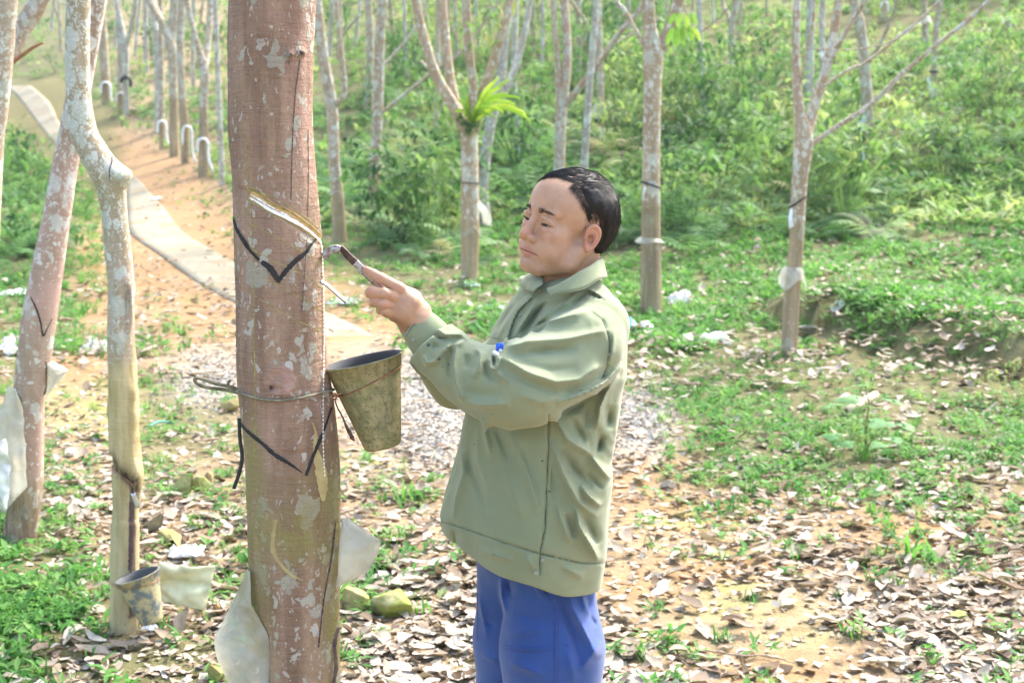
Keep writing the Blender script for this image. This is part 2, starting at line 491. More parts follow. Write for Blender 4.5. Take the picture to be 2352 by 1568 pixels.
ORANGE = [(430, 600, 120, 60), (330, 660, 120, 60), (220, 620, 60, 200), (200, 850, 110, 45), (250, 940, 90, 40), (450, 780, 130, 35), (100, 1430, 120, 40), (1430, 1340, 90, 30), (1500, 1060, 110, 30),
          (1600, 1180, 160, 50), (1650, 1310, 150, 50), (2100, 1230, 150, 50), (2200, 1290, 120, 30), (500, 530, 50, 40), (1780, 1560, 150, 40), (2340, 860, 60, 40), (2030, 830, 60, 20), (800, 640, 60, 40), (130, 450, 60, 100), (60, 330, 80, 70), (1450, 1120, 80, 60)]

ys = np.concatenate([np.linspace(-10, 3.6, 16), np.geomspace(3.9, 30, 330), np.geomspace(30.6, 150, 80)])
us = np.linspace(-1, 1, 340)
Xg = us[None, :] * (5 + .62 * np.abs(ys[:, None])) ; Yg = np.repeat(ys[:, None], len(us), 1)
Zg = height(Xg, Yg)
Gv = np.stack([Xg, Yg, Zg], -1).reshape(-1, 3)
gpx, gpy, gd = proj(Gv); front = gd > 2
gpx = np.where(front, gpx, 1176); gpy = np.where(front, gpy, 1700)
j = 40 * P2(Gv[:, 0], Gv[:, 1], 2.2, 3, 5.)
grav = blobs(gpx + j, gpy + j, GRAVEL); moss = blobs(gpx + j, gpy + j * .5, MOSS); oran = blobs(gpx + j, gpy + j * .7, ORANGE)
grs = sstep(.25, .7, gridval(GR, gpx + j, gpy + j * .5)) * (1 - grav)
b_, s_ = path_d(Gv[:, 0], Gv[:, 1]); oran = np.maximum(oran, ((Gv[:, 1] > 12) & (Gv[:, 1] < 60)) * sstep(1.9, .9, b_) * .8)
t = NT('soil')
n1 = t.noise(1.3, 5); n2 = t.noise(9, 6, rough=.7); n3 = t.noise(70, 5, rough=.7)
c = t.mix(t.ramp(n2, .35, .65), (.26, .18, .105, 1), (.40, .30, .185, 1))
c = t.mix(t.math('MULTIPLY', t.attr('orange'), t.ramp(n2, .2, .55, .4, 1)), c, t.mix(n1, (.32, .17, .075, 1), (.44, .285, .145, 1)))
c = t.mix(t.math('MULTIPLY', t.attr('moss'), t.ramp(n1, .35, .6, .35, 1)), c, t.mix(n2, (.25, .27, .08, 1), (.42, .38, .18, 1)))
pb = t.voro(48, None, 'Color'); sp = t.n.new('ShaderNodeSeparateColor'); t.l.new(pb, sp.inputs[0])
c = t.mix(t.attr('gravel'), c, t.mix(sp.outputs[0], (.34, .29, .23, 1), (.60, .56, .50, 1)))
c = t.mix(t.math('MULTIPLY', t.attr('grass'), .75), c, t.mix(n2, (.05, .085, .028, 1), (.15, .16, .065, 1)))
c = t.mix(t.math('MULTIPLY', t.ramp(n3, .5, .8), .5), c, (.2, .13, .08, 1))
t.col(c); t.rough(.95); t.spec(.1)
t.bump(t.math('ADD', t.math('MULTIPLY', n3, .5), t.math('ADD', n2, t.math('MULTIPLY', t.voro(48, None, 'Distance'), t.attr('gravel')))), .9, .03)
ground = mk('ground', Gv, grid_faces(len(ys), len(us)), t.m, attrs=dict(gravel=grav, moss=moss, orange=oran, grass=grs))
tag(ground, 'sandy orange and tan plantation soil rising into a hillside', 'ground', kind='structure')
gfc = grid_faces(len(ys), len(us))
GBVH = BVHTree.FromPolygons([tuple(v) for v in Gv], [tuple(int(i) for i in f) for f in gfc])
def gh(x, y):
    """height of the ground mesh itself"""
    x = np.atleast_1d(x); y = np.atleast_1d(y)
    fy = np.interp(y, ys, np.arange(len(ys))); i = np.clip(fy.astype(int), 0, len(ys) - 2); fy = fy - i
    r = 0
    for k, wt in ((i, 1 - fy), (i + 1, fy)):
        u = (x / (5 + .62 * np.abs(ys[k])) + 1) / 2 * (len(us) - 1); u = np.clip(u, 0, len(us) - 1.001); q = u.astype(int); fu = u - q
        r = r + wt * (Zg[k, q] * (1 - fu) + Zg[k, q + 1] * fu)
    return r
def ghit(px, py):
    d = rays(px, py); h = GBVH.ray_cast(Vector((0, 0, CAMZ)), Vector(d).normalized())
    return np.array(h[0])

# the path slab
tt = np.linspace(0, 1, 7)[None, :, None]
PS = pathL[:, None] * (1 - tt) + pathR[:, None] * tt
PS[..., 2] = gh(PS[..., 0].ravel(), PS[..., 1].ravel()).reshape(PS.shape[:2])
PS[..., 2] = PS[..., 2].max(1, keepdims=True) * .5 + PS[..., 2] * .5 + .010 - .05 * sstep(.9, 1, np.linspace(0, 1, 90))[:, None]
PS[:, 0, :2] += .0; top = PS.copy()
edge = PS[:, :1].copy(); edge[..., 2] -= .2; edge2 = PS[:, -1:].copy(); edge2[..., 2] -= .2
PS = np.concatenate([edge, top, edge2], 1)
t = NT('path_concrete'); n1 = t.noise(.8, 5); n2 = t.noise(14, 6, rough=.7)
c = t.mix(t.ramp(n1, .35, .65), (.225, .20, .135, 1), (.31, .28, .20, 1)); c = t.mix(t.math('MULTIPLY', t.ramp(n2, .45, .7), .5), c, (.15, .12, .075, 1)); c = t.mix(t.math('MULTIPLY', t.ramp(t.noise(2.2, 4), .5, .65), .7), c, (.30, .185, .09, 1))
t.col(c); t.rough(.9); t.bump(n2, .4, .01)
po = mk('path', PS.reshape(-1, 3), grid_faces(PS.shape[0], PS.shape[1]), t.m, smooth=False)
tag(po, 'narrow pale concrete path winding up through the trees', 'path', kind='structure')
# ------------------------------------------------------------------ plants and litter
def scatter(name, temps, pos, yaw, scl, mat, tilt=None, var=None, chunk_label=None, cat=None, kind='stuff', normal=None, parent=None, loc=None, group=None, zs=None):
    """merge rotated, scaled copies of small quad meshes into one object"""
    Vs, Fs, As, n = [], [], [], 0
    ti = RNG.integers(0, len(temps), len(pos))
    for k, (tv, tf, *ta) in enumerate(temps):
        m = np.where(ti == k)[0]
        if not len(m): continue
        c, s = np.cos(yaw[m]), np.sin(yaw[m])
        v = tv[None] * scl[m][:, None, None]
        if zs is not None: v = v * np.stack([np.ones(len(m)), np.ones(len(m)), zs[m]], -1)[:, None]
        if tilt is not None:
            ct, st = np.cos(tilt[m])[:, None], np.sin(tilt[m])[:, None]
            v = np.stack([v[..., 0], v[..., 1] * ct - v[..., 2] * st, v[..., 1] * st + v[..., 2] * ct], -1)
        x = v[..., 0] * c[:, None] - v[..., 1] * s[:, None]; y = v[..., 0] * s[:, None] + v[..., 1] * c[:, None]
        v = np.stack([x, y, v[..., 2]], -1) + pos[m][:, None]
        Vs.append(v.reshape(-1, 3)); nv = len(tv)
        Fs.append((tf[None] + (np.arange(len(m)) * nv)[:, None, None] + n).reshape(-1, 4)); n += len(m) * nv
        vr = var[m] if var is not None else RNG.random(len(m))
        a = np.repeat(vr, nv)
        if ta: a = np.clip(a + np.tile(ta[0], len(m)), 0, 1)
        As.append(a)
    o = mk(name, np.concatenate(Vs), np.concatenate(Fs), mat, parent, attrs=dict(var=np.concatenate(As)), loc=loc)
    return tag(o, chunk_label, cat, group, kind)

def leaf_grid(L, Wd, nl=4, cup=.2, curl=.3, droop=0., twist=0., wav=.0, seed=0, tip=1.0):
    r = np.random.default_rng(seed)
    u = np.linspace(0, 1, nl + 1); prof = np.sin(np.pi * np.clip(u, 0.02, .98) ** .85) ** .8
    V = []
    for i, uu in enumerate(u):
        for sgn in (-1, 0, 1):
            x = sgn * prof[i] * Wd / 2; z = abs(sgn) * cup * prof[i] * Wd / 2 + curl * L * (uu - .5) ** 2 - droop * L * uu ** 2
            z += wav * L * (r.random() - .5); x += twist * L * (uu - .5) ** 2
            V.append((x, (uu - (.5 if droop == 0 else 0)) * L, z))
    return np.array(V), grid_faces(nl + 1, 3)
def leaf_mat(name, cols, tr=.35, rough=.6, spec=.18, bump=0, gain=1.4):
    t = NT(name); a = t.attr('var')
    n = t.n.new('ShaderNodeValToRGB'); e = n.color_ramp.elements
    e[0].position = 0; e[0].color = cols[0] + (1,); e[1].position = 1; e[1].color = cols[-1] + (1,)
    for i, c in enumerate(cols[1:-1]):
        q = e.new((i + 1) / (len(cols) - 1)); q.color = c + (1,)
    t.l.new(a, n.inputs[0]); c = n.outputs[0]
    f = t.noise(30, 4); c = t.mix(t.ramp(f, .3, .75, 0, .45), c, (.5, .5, .5, 1), 'MULTIPLY') if not bump else t.mix(t.ramp(f, .35, .75, 0, .5), c, (.62, .52, .45, 1), 'MULTIPLY')
    t.col(c); t.rough(rough); t.spec(spec)
    if tr: 
        g = t.mix(1.0, c, (gain, gain, gain * .7, 1), 'MULTIPLY'); t.translucent(tr, g)
    return t.m
M_litter = leaf_mat('dry_leaf', [(.10, .065, .04), (.20, .145, .10), (.31, .245, .185), (.40, .34, .27), (.46, .41, .34), (.52, .48, .42)], tr=.12, rough=.75, spec=.15, bump=1, gain=1.0)
M_grass = leaf_mat('grass_blade', [(.06, .19, .045), (.10, .28, .06), (.15, .34, .085), (.24, .39, .13)], tr=.45, gain=1.25)
M_fern = leaf_mat('fern_leaf', [(.055, .15, .055), (.10, .24, .08), (.16, .32, .12), (.25, .39, .18), (.42, .40, .25)], tr=.45, gain=1.3)
M_shrub = leaf_mat('shrub_leaf', [(.03, .085, .03), (.065, .17, .05), (.12, .25, .08), (.20, .33, .11), (.32, .39, .16)], tr=.42, gain=1.3)
M_crown = leaf_mat('crown_leaf', [(.09, .2, .04), (.16, .32, .06), (.28, .4, .08), (.42, .42, .12)], tr=.5, gain=1.4)
M_stem = simple('green_stem', (.17, .22, .07), .7)
M_brownstem = simple('brown_stem', (.22, .15, .09), .8)

def ground_samples(n, x0, x1, y0, y1):
    px = RNG.uniform(x0, x1, n); py = RNG.uniform(y0, y1, n)
    P = ray_ground(px, py); ok = ~np.isnan(P[:, 0]) & (P[:, 1] < 130)
    P = P[ok]; P[:, 2] = gh(P[:, 0], P[:, 1])
    return P, px[ok], py[ok]
def off_path(P, m=0.0):
    b, s = path_d(P[:, 0], P[:, 1])
    hw = np.interp(P[:, 1], pc[::-1][:, 1] if pc[0, 1] > pc[-1, 1] else pc[:, 1], (np.linalg.norm(pathL - pathR, axis=1) / 2)[::-1 if pc[0, 1] > pc[-1, 1] else 1])
    return (b > hw + m) | (P[:, 1] < pc[-1, 1] - .2)

# dry leaves
tl = []
for i in range(14):
    r = np.random.default_rng(i)
    tl.append(leaf_grid(1.0, r.uniform(.38, .56), 5, r.uniform(-.3, .7), r.uniform(-.5, .7), 0, r.uniform(-.5, .5), .07, i))
def litter(n, y0, y1, name, lab, k=1.0, size=(.075, .15), lift=.03):
    P, px, py = ground_samples(int(n * 1.15), -800, 2700, y0, y1)
    clump = .5 + 1.1 * P2(P[:, 0], P[:, 1], 2.6, 3, 4.)
    dens = (gridval(LT, px, py) ** 1.7) * 1.1 * np.clip(clump, .12, 1.2) * k * (1 - .85 * blobs(px, py, MOSS[:5])) * (1 - .45 * blobs(px, py, ORANGE) * (py > 700)) * (1 - .75 * blobs(px, py, GRAVEL)) 
    dens = np.where(off_path(P, -.12), dens, dens * .16)
    m = RNG.random(len(P)) < dens; P = P[m]; n = len(P)
    P[:, 2] += RNG.uniform(.004, lift, n)
    s = RNG.uniform(*size, n) * RNG.choice([1.25, 1, 1, .6, .5], n)
    v = np.clip(RNG.normal(.58, .27, n) + .2 * P2(P[:, 0], P[:, 1], 1.1, 2, 31.), 0, 1)
    return scatter(name, tl, P, RNG.uniform(0, 6.28, n), s, M_litter, tilt=RNG.normal(0, .24, n), var=v, chunk_label=lab)
litter(38000, 900, 1750, 'leaf_litter', 'curled pale brown fallen leaves carpeting the ground in front', .9, (.042, .105))
litter(72000, 230, 900, 'leaf_litter', 'dry fallen leaves scattered over the ground and slope behind', .95, (.06, .12), .11)
# shards of broken leaf and pebbles that make the floor read as dense
def flake(seed):
    r = np.random.default_rng(seed); v = np.array([(-.5, -.4, 0), (.5, -.35, .1), (.45, .4, 0), (-.4, .45, .15)]) + r.normal(0, .12, (4, 3)) * (1, 1, .5)
    return v, np.array([[0, 1, 2, 3]])
P, px, py = ground_samples(30000, -200, 2500, 700, 1700)
m = (RNG.random(len(P)) < gridval(LT, px, py) * .9) & off_path(P, -.1); P = P[m]; P[:, 2] += .006
scatter('leaf_fragments', [flake(i) for i in range(6)], P, RNG.uniform(0, 6.28, len(P)), RNG.uniform(.012, .04, len(P)), M_litter, tilt=RNG.normal(0, .4, len(P)), var=np.clip(RNG.normal(.6, .28, len(P)), 0, 1), chunk_label='small broken bits of dry leaf between the fallen leaves')
# gravel stones
def pebble(seed):
    r = np.random.default_rng(seed); V = []
    for z, rr in ((-.3, .6), (.1, .95), (.45, .5)):
        for a in range(6): V.append((rr * math.cos(a * 1.05) * r.uniform(.7, 1.1), rr * math.sin(a * 1.05) * r.uniform(.6, 1), z * r.uniform(.6, 1)))
    V.append((0, 0, .6)); F = list(map(list, grid_faces(3, 6, True))) + [[12 + a, 12 + (a + 1) % 6, 18, 18] for a in range(6)]
    return np.array(V), np.array(F)
P, px, py = ground_samples(26000, 300, 1700, 780, 1120)
m = (RNG.random(len(P)) < blobs(px, py, GRAVEL) ** 1.3) & off_path(P, -.1); P = P[m]
M_peb = leaf_mat('pebble', [(.22, .18, .14), (.38, .33, .27), (.54, .50, .44), (.64, .62, .58)], tr=0, rough=.85)
scatter('gravel', [(v, f) for v, f in map(pebble, range(5))], P, RNG.uniform(0, 6.28, len(P)), RNG.uniform(.01, .026, len(P)), M_peb, chunk_label='loose grey gravel where the concrete path ends', var=RNG.random(len(P)))

# grass tufts and creeping leaves
def tuft(seed, nb=8, h=1.0, spread=.8, wd=.09):
    r = np.random.default_rng(seed); V, F, n = [], [], 0
    for b in range(nb):
        a = r.uniform(0, 6.28); L = h * r.uniform(.5, 1); lean = r.uniform(.2, spread); bx, by = r.normal(0, .18, 2); w_ = wd * r.uniform(.6, 1.3)
        for k, u in enumerate((0, .45, .8, 1)):
            hx = lean * u ** 1.5 * L; z = L * (u - .35 * lean * u * u)
            ww = w_ * (1, 1, .6, .08)[k]
            cx, cy = bx + hx * math.cos(a), by + hx * math.sin(a)
            V += [(cx - math.sin(a) * ww / 2, cy + math.cos(a) * ww / 2, z), (cx + math.sin(a) * ww / 2, cy - math.cos(a) * ww / 2, z)]
        F += [[n + 2 * k, n + 2 * k + 1, n + 2 * k + 3, n + 2 * k + 2] for k in range(3)]; n += 8
    return np.array(V), np.array(F)
def herb(seed, nb=9, lw=.5):
    r = np.random.default_rng(seed); V, F, n = [], [], 0
    for b in range(nb):
        a = r.uniform(0, 6.28); lv, lf = leaf_grid(r.uniform(.45, .8), r.uniform(.16, .32) * lw / .5, 2, .3, 0, .25)
        c, s = math.cos(a), math.sin(a); el = r.uniform(.05, .9); 
        v = np.stack([lv[:, 0], lv[:, 1] * math.cos(el) - lv[:, 2] * math.sin(el), lv[:, 1] * math.sin(el) + lv[:, 2] * math.cos(el)], -1)
        v = np.stack([v[:, 0] * c - v[:, 1] * s, v[:, 0] * s + v[:, 1] * c, v[:, 2]], -1) + (*r.normal(0, .25, 2), r.uniform(.05, .5))
        V.append(v); F.append(lf + n); n += len(v)
    return np.concatenate(V), np.concatenate(F)
tufts = [tuft(i) for i in range(5)] + [herb(i) for i in range(8)]
def grass(n, y0, y1, name, lab, s0=.05, s1=.10, pw=1.2):
    P, px, py = ground_samples(int(n * 1.15), -800, 2700, y0, y1)
    cl = np.clip(.6 + 1.5 * P2(P[:, 0], P[:, 1], 1.6, 3, 7.), .02, 1.3)
    m = (RNG.random(len(P)) < gridval(GR, px, py) ** pw * cl * (1 - blobs(px, py, GRAVEL))) & off_path(P, .02); P = P[m]; n = len(P)
    return scatter(name, tufts, P, RNG.uniform(0, 6.28, n), RNG.uniform(s0, s1, n), M_grass, var=np.clip(RNG.normal(.5, .3, n) + .3 * P2(P[:, 0], P[:, 1], .7, 2), 0, 1), chunk_label=lab, cat='grass')
grass(34000, 820, 1750, 'grass', 'short bright green grass and creeping weeds in the foreground', .05, .095)
grass(44000, 380, 820, 'ground_cover', 'low green ground cover spreading over the slope behind', .08, .16)

# the grassy bank under the row of trees
P, px, py = ground_samples(9000, 200, 560, 215, 560)
bb, s_ = path_d(P[:, 0], P[:, 1]); m = (s_ < 0) & (bb > .85) & (bb < 5) & (RNG.random(len(P)) < sstep(.7, 1.6, bb)); P = P[m]; n = len(P)
scatter('bank_grass', tufts, P, RNG.uniform(0, 6.28, n), RNG.uniform(.10, .22, n), M_grass, var=np.clip(RNG.normal(.55, .25, n), 0, 1), chunk_label='short grass on the bank above the path')
# ferns
def frond(L=1.0, npin=13, pl=.26, arch=.55, rise=.9, az=0., seed=0):
    r = np.random.default_rng(seed); V, F, A, n = [], [], [], 0
    def at(u):
        d = L * (u - .12 * u * u); z = L * (rise * u - arch * 1.15 * u * u)
        return np.array([0, d * .8, z])
    for i in range(npin):
        u = .18 + .82 * i / npin; p = at(u); q = at(min(1, u + .05)); tdir = (q - p) / np.linalg.norm(q - p)
        ln = pl * L * (math.sin(math.pi * (.12 + .83 * (1 - u))) ** .8) * r.uniform(.85, 1.1)
        wd = L * .032
        for sg in (-1, 1):
            e = p + np.array([sg * ln * .93, ln * .32, -ln * .22]); mid = (p + e) / 2 + np.array([0, 0, ln * .05])
            V += [p - tdir * wd * .5, p + tdir * wd * .5, mid + tdir * wd * .62, mid - tdir * wd * .62, e + tdir * .08 * wd, e - tdir * .08 * wd]
            F += [[n, n + 1, n + 2, n + 3], [n + 3, n + 2, n + 4, n + 5]]; n += 6
    us = np.linspace(0, 1, 6); 
    for u in us:
        p = at(u); w_ = .008 * L * (1.1 - u); V += [p + (w_, 0, 0), p - (w_, 0, 0)]
    F += [[n + 2 * k, n + 2 * k + 1, n + 2 * k + 3, n + 2 * k + 2] for k in range(5)]
    V = np.array(V); c, s = math.cos(az), math.sin(az)
    return np.stack([V[:, 0] * c - V[:, 1] * s, V[:, 0] * s + V[:, 1] * c, V[:, 2]], -1), np.array(F)
def fern(seed, nf=8, L=1., npin=13):
    r = np.random.default_rng(seed); P = []
    for i in range(nf):
        P.append(frond(L * r.uniform(.7, 1.1), npin, r.uniform(.22, .3), r.uniform(.45, .8), r.uniform(.6, 1.15), i * 6.28 / nf + r.uniform(-.3, .3), seed * 31 + i))
    return join(P)
ferns = [fern(i) for i in range(6)]
ferns_lo = [fern(i + 20, 6, 1., 8) for i in range(5)]
def shrub(seed, nl=110, R=.5, H=1.0, ls=.12):
    r = np.random.default_rng(seed); V, F, n = [], [], 0
    nb = 7; cen = [(r.normal(0, .28), r.normal(0, .28), r.uniform(.3, 1) * H) for _ in range(nb)]
    for b in range(nl):
        c0 = cen[b % nb]; d = r.normal(0, 1, 3); d /= np.linalg.norm(d)
        p = np.array(c0) + d * r.uniform(.1, .32) * R * 1.3; p[2] = abs(p[2])
        a = r.uniform(0, 6.28); el = r.normal(-.1, .5); lv, lf = leaf_grid(ls * r.uniform(.7, 1.4), ls * .5 * r.uniform(.7, 1.2), 2, .25, 0, .2)
        v = np.stack([lv[:, 0], lv[:, 1] * math.cos(el) - lv[:, 2] * math.sin(el), lv[:, 1] * math.sin(el) + lv[:, 2] * math.cos(el)], -1)
        c, s = math.cos(a), math.sin(a); v = np.stack([v[:, 0] * c - v[:, 1] * s, v[:, 0] * s + v[:, 1] * c, v[:, 2]], -1) + p
        V.append(v); F.append(lf + n); n += len(v)
    for c0 in cen:
        c0 = np.array(c0); w_ = np.array([.012, 0, 0]); V.append(np.array([-w_, w_, c0 + w_ * .4, c0 - w_ * .4])); F.append(np.array([[0, 1, 2, 3]]) + n); n += 4
    return np.concatenate(V), np.concatenate(F)
shrubs = [shrub(i) for i in range(8)]
FERN_Z = [(880, 440, 170, 120), (1000, 300, 200, 130), (1180, 330, 160, 150), (1650, 400, 240, 130), (1950, 470, 130, 60), (1400, 300, 200, 120), (60, 480, 130, 130), (60, 380, 100, 60), (1550, 520, 120, 40), (930, 560, 130, 30), (2150, 330, 160, 80), (2250, 200, 150, 130), (600, 250, 250, 70), (430, 230, 160, 50), (1900, 350, 160, 100)]
SHR_Z = [(830, 220, 160, 90), (1170, 250, 200, 120), (1400, 200, 300, 150), (1650, 330, 220, 120), (2150, 300, 220, 100), (2250, 150, 200, 100), (1950, 470, 120, 50), (60, 520, 100, 90), (600, 130, 400, 90), (960, 560, 110, 40), (1480, 470, 150, 60), (300, 130, 150, 60), (120, 110, 60, 50), (1500, 540, 60, 30)]
def under(n, zones, temps, mat, s0, s1, name, lab, y0=-120, y1=640, th=.35, zz=1.0):
    P, px, py = ground_samples(int(n * 1.15), -1000, 2900, y0, y1)
    b = blobs(px, py, zones); far = sstep(90, 20, py)
    dens = np.clip(np.maximum(b * .85, far * .35) * (.5 + 1.3 * P2(P[:, 0], P[:, 1], .45, 3, 11.)), 0, 1)
    bare = blobs(px, py, [(1850, 120, 300, 80), (2250, 450, 200, 130), (1700, 130, 180, 80), (2150, 60, 220, 60), (1750, 40, 200, 60)]) * .88
    bb, s_ = path_d(P[:, 0], P[:, 1])
    m = (RNG.random(len(P)) < dens * (1 - bare)) & (bb > np.where(s_ < 0, 1.6, 2.4)) ; P = P[m]; n = len(P)
    nz = P2(P[:, 0], P[:, 1], .6, 3, 21.)
    return scatter(name, temps, P, RNG.uniform(0, 6.28, n), RNG.uniform(s0, s1, n), mat, var=np.clip(RNG.normal(.5, .22, n) + nz * .6, 0, 1), chunk_label=lab, cat=None, zs=np.full(n, zz))
under(5200, FERN_Z, ferns_lo, M_fern, .5, 1.0, 'ferns', 'feathery green ferns massed over the hillside')
under(2500, SHR_Z, shrubs, M_shrub, .7, 1.7, 'undergrowth', 'leafy green undergrowth covering the hillside')
# a thin low cover on the slope so that bare soil does not show between
P, px, py = ground_samples(20000, -1200, 2900, -150, 520)
bb, s_ = path_d(P[:, 0], P[:, 1]); m = (bb > np.where(s_ < 0, .95, 1.5)) & (RNG.random(len(P)) < .8); P = P[m]; n = len(P)
M_weed = leaf_mat('weed_blade', [(.09, .22, .06), (.16, .32, .09), (.25, .40, .13), (.38, .46, .20)], tr=.45, gain=1.25)
scatter('hillside_weeds', tufts, P, RNG.uniform(0, 6.28, n), RNG.uniform(.14, .34, n), M_weed, var=np.clip(RNG.normal(.55, .25, n) + .8 * P2(P[:, 0], P[:, 1], .35, 3), 0, 1), chunk_label='weeds and grass over the rising hillside')
# ------------------------------------------------------------------ trees
M_bark_main = bark_material('bark_pink_brown', (.215, .14, .09), (.43, .30, .20), (.50, .47, .42), (.48, .255, .21), 20, .42, .9)
M_bark_pale = bark_material('bark_lichened', (.36, .29, .19), (.48, .42, .32), (.60, .615, .57), (.56, .33, .28), 19, .88, .5)
M_bark_lean = bark_material('bark_reddish', (.34, .24, .175), (.45, .34, .26), (.62, .60, .58), (.58, .31, .28), 16, .75, .5)
M_bark = bark_material('bark_tan', (.33, .245, .155), (.47, .37, .255), (.57, .56, .50), (.5, .25, .2), 9, .8, .7)
M_bark_grey = bark_material('bark_grey', (.36, .31, .25), (.48, .44, .37), (.64, .64, .60), (.5, .25, .2), 7, .8, .7)
M_film = NT('plastic_film'); t = M_film
f = t.noise(9, 5, rough=.6); t.col(t.mix(t.ramp(f, .45, .72), (.60, .61, .58, 1), (.46, .37, .20, 1))); t.rough(.22); t.spec(.6)
t.bump(t.noise(16, 6, dist=1.2), .8, .02); t.translucent(.5, (.8, .8, .72, 1)); t.transparent(t.ramp(t.noise(11, 3), .3, .7, .12, .42)); M_film = t.m
M_film_w = simple('white_plastic', (.78, .79, .80), .35, .12, 14, spec=.5, bump=.4, bscale=30)
M_black = simple('black_tar_paint', (.028, .026, .027), .75, .3, 60, bump=.5, bscale=200)
M_score = simple('scored_green_line', (.36, .33, .10), .85, .35, 80)
M_latex = simple('white_latex', (.86, .87, .85), .25, .05, 40, spec=.6)
M_panel = simple('fresh_cut_bark', (.60, .40, .19), .55, .15, 60, spec=.4, bump=.3, bscale=120)
M_crack = simple('bark_crack', (.09, .06, .06), .9, .3, 60)
M_ochre = simple('dried_latex_stain', (.40, .32, .15), .85, .15, 40)
M_wire_r = simple('rusty_wire', (.28, .13, .06), .85, .35, 90, bump=.5, bscale=300)
M_rope = simple('weathered_strap', (.22, .20, .13), .85, .45, 40, bump=.5, bscale=150)
M_metal = simple('dull_metal', (.55, .56, .57), .35, .2, 40, metal=.9)
M_dark_strap = simple('dark_rubber', (.04, .045, .05), .6, .3, 40)

def attr_fun(zone, px, py, V):
    z = dict(lichen=np.ones(len(V)) * .6, pink=np.zeros(len(V)), green=np.zeros(len(V)), ochre=np.zeros(len(V)), dark=np.zeros(len(V)))
    if zone: zone(z, px, py, V)
    return z
def trunk_mesh(pts, Y, seg=20, n=None, bump=.04, freq=4, dy=None, disp=None, step=14, seed=0):
    """pts [(px,py,w)] from the foot up; Y depth of the axis (scalar or per point)"""
    pts = np.array([p[:3] for p in pts], float); Y = np.broadcast_to(np.asarray(Y, float), (len(pts),))
    C = W(pts[:, 0], pts[:, 1], Y); R = px2m(pts[:, 2], Y) / 2
    L = np.abs(np.diff(pts[:, 1])).sum() + np.abs(np.diff(pts[:, 0])).sum()
    n = n or max(6, int(L / step))
    S = catmull(np.concatenate([C, R[:, None]], 1), n)
    return tube(S[:, :3], S[:, 3], seg, bump, freq, seed)
def extend_up(pts, to=-380, shrink=.75):
    (x0, y0, w0), (x1, y1, w1) = pts[-2][:3], pts[-1][:3]
    if y1 > to:
        k = (to - y1) / min(-12, (y1 - y0)); k = min(k, 9)
        return list(pts) + [(x1 + (x1 - x0) * k * .7, to, w1 * shrink)]
    return list(pts)
def crown_leaves(name, tips, rad, nl, ls, parent, seed, mat=None):
    r = np.random.default_rng(seed); n = nl
    c = np.array(tips)[r.integers(0, len(tips), n)]
    d = r.normal(0, 1, (n, 3)); d /= np.linalg.norm(d, axis=1)[:, None]
    cl = r.normal(0, 1, (max(4, n // 9), 3)) * rad * .55
    cl = np.clip(cl, -rad * .7, rad * .7); cl[:, 2] = np.abs(cl[:, 2])
    P = c + cl[r.integers(0, len(cl), n)] + d * rad * .22
    tl_ = [leaf_grid(1, .34, 2, .25, 0, .35), leaf_grid(1, .28, 2, .2, 0, .6)]
    return scatter(name, tl_, P, r.uniform(0, 6.28, n), r.uniform(.7, 1.3, n) * ls, mat or M_crown, tilt=r.normal(-.2, .5, n), parent=parent, kind=None)
TREES = {}
def tree(key, label, pts, limbs=(), mat=None, Y=None, zone=None, group='rubber trees on the hillside', seg=14, crown=True, extras=(), name='rubber_tree', bury=25, step=12, ext=True):
    mat = mat or M_bark
    if Y is None:
        Y = ghit(pts[0][0], pts[0][1])[1]
    base = W(pts[0][0], pts[0][1], Y)
    root = empty(name, base, label, 'tree', group)
    b = pts[0]; p = [(b[0], b[1] + bury, b[2] * 1.15)] + list(pts)
    pe = extend_up(p) if ext else p
    seed = float(sum(map(ord, key)) % 97)
    V, F = trunk_mesh(pe, Y, seg=seg, seed=seed, step=step)
    x, y, _ = proj(V)
    mkt('trunk', (V, F), mat, root, attr_fun(zone, x, y, V))
    tips = [W(pe[-1][0], pe[-1][1], Y)]
    for li, L in enumerate(limbs):
        le = extend_up(L) if (L[-1][1] < 15) else list(L)
        dy = ((li * 37 + int(seed)) % 7 - 3) / 3 * .35
        u = np.linspace(0, 1, len(le)); Ys = Y + dy * u * (Y / 12)
        V, F = trunk_mesh(le, Ys, seg=max(6, seg - 4), seed=seed + li, step=step)
        x, y, _ = proj(V)
        mkt('limb', (V, F), mat, root, attr_fun(zone, x, y, V))
        if L[-1][1] < 15: tips.append(W(le[-1][0], le[-1][1], Ys[-1]))
    if crown:
        tips = [np.array(q) + (0, 0, 1.0) for q in tips]
        crown_leaves('crown', tips, 1.1, 200, .17, root, int(seed) + 5)
    TREES[key] = (root, Y)
    for e in extras: e(root, Y)
    return root, Y
def panel(y_top, y_bot=3000, lich=.8, low=.15, oc=.85, dk=.3, pink=.1):
    def f(z, px, py, V):
        k = sstep(y_top - 12, y_top + 12, py)
        z['lichen'][:] = lich * (1 - k) + low * k; z['ochre'][:] = oc * k * (.55 + .6 * P2(V[:, 0], V[:, 2], 3)); z['dark'][:] = dk * k; z['pink'][:] = pink
    return f
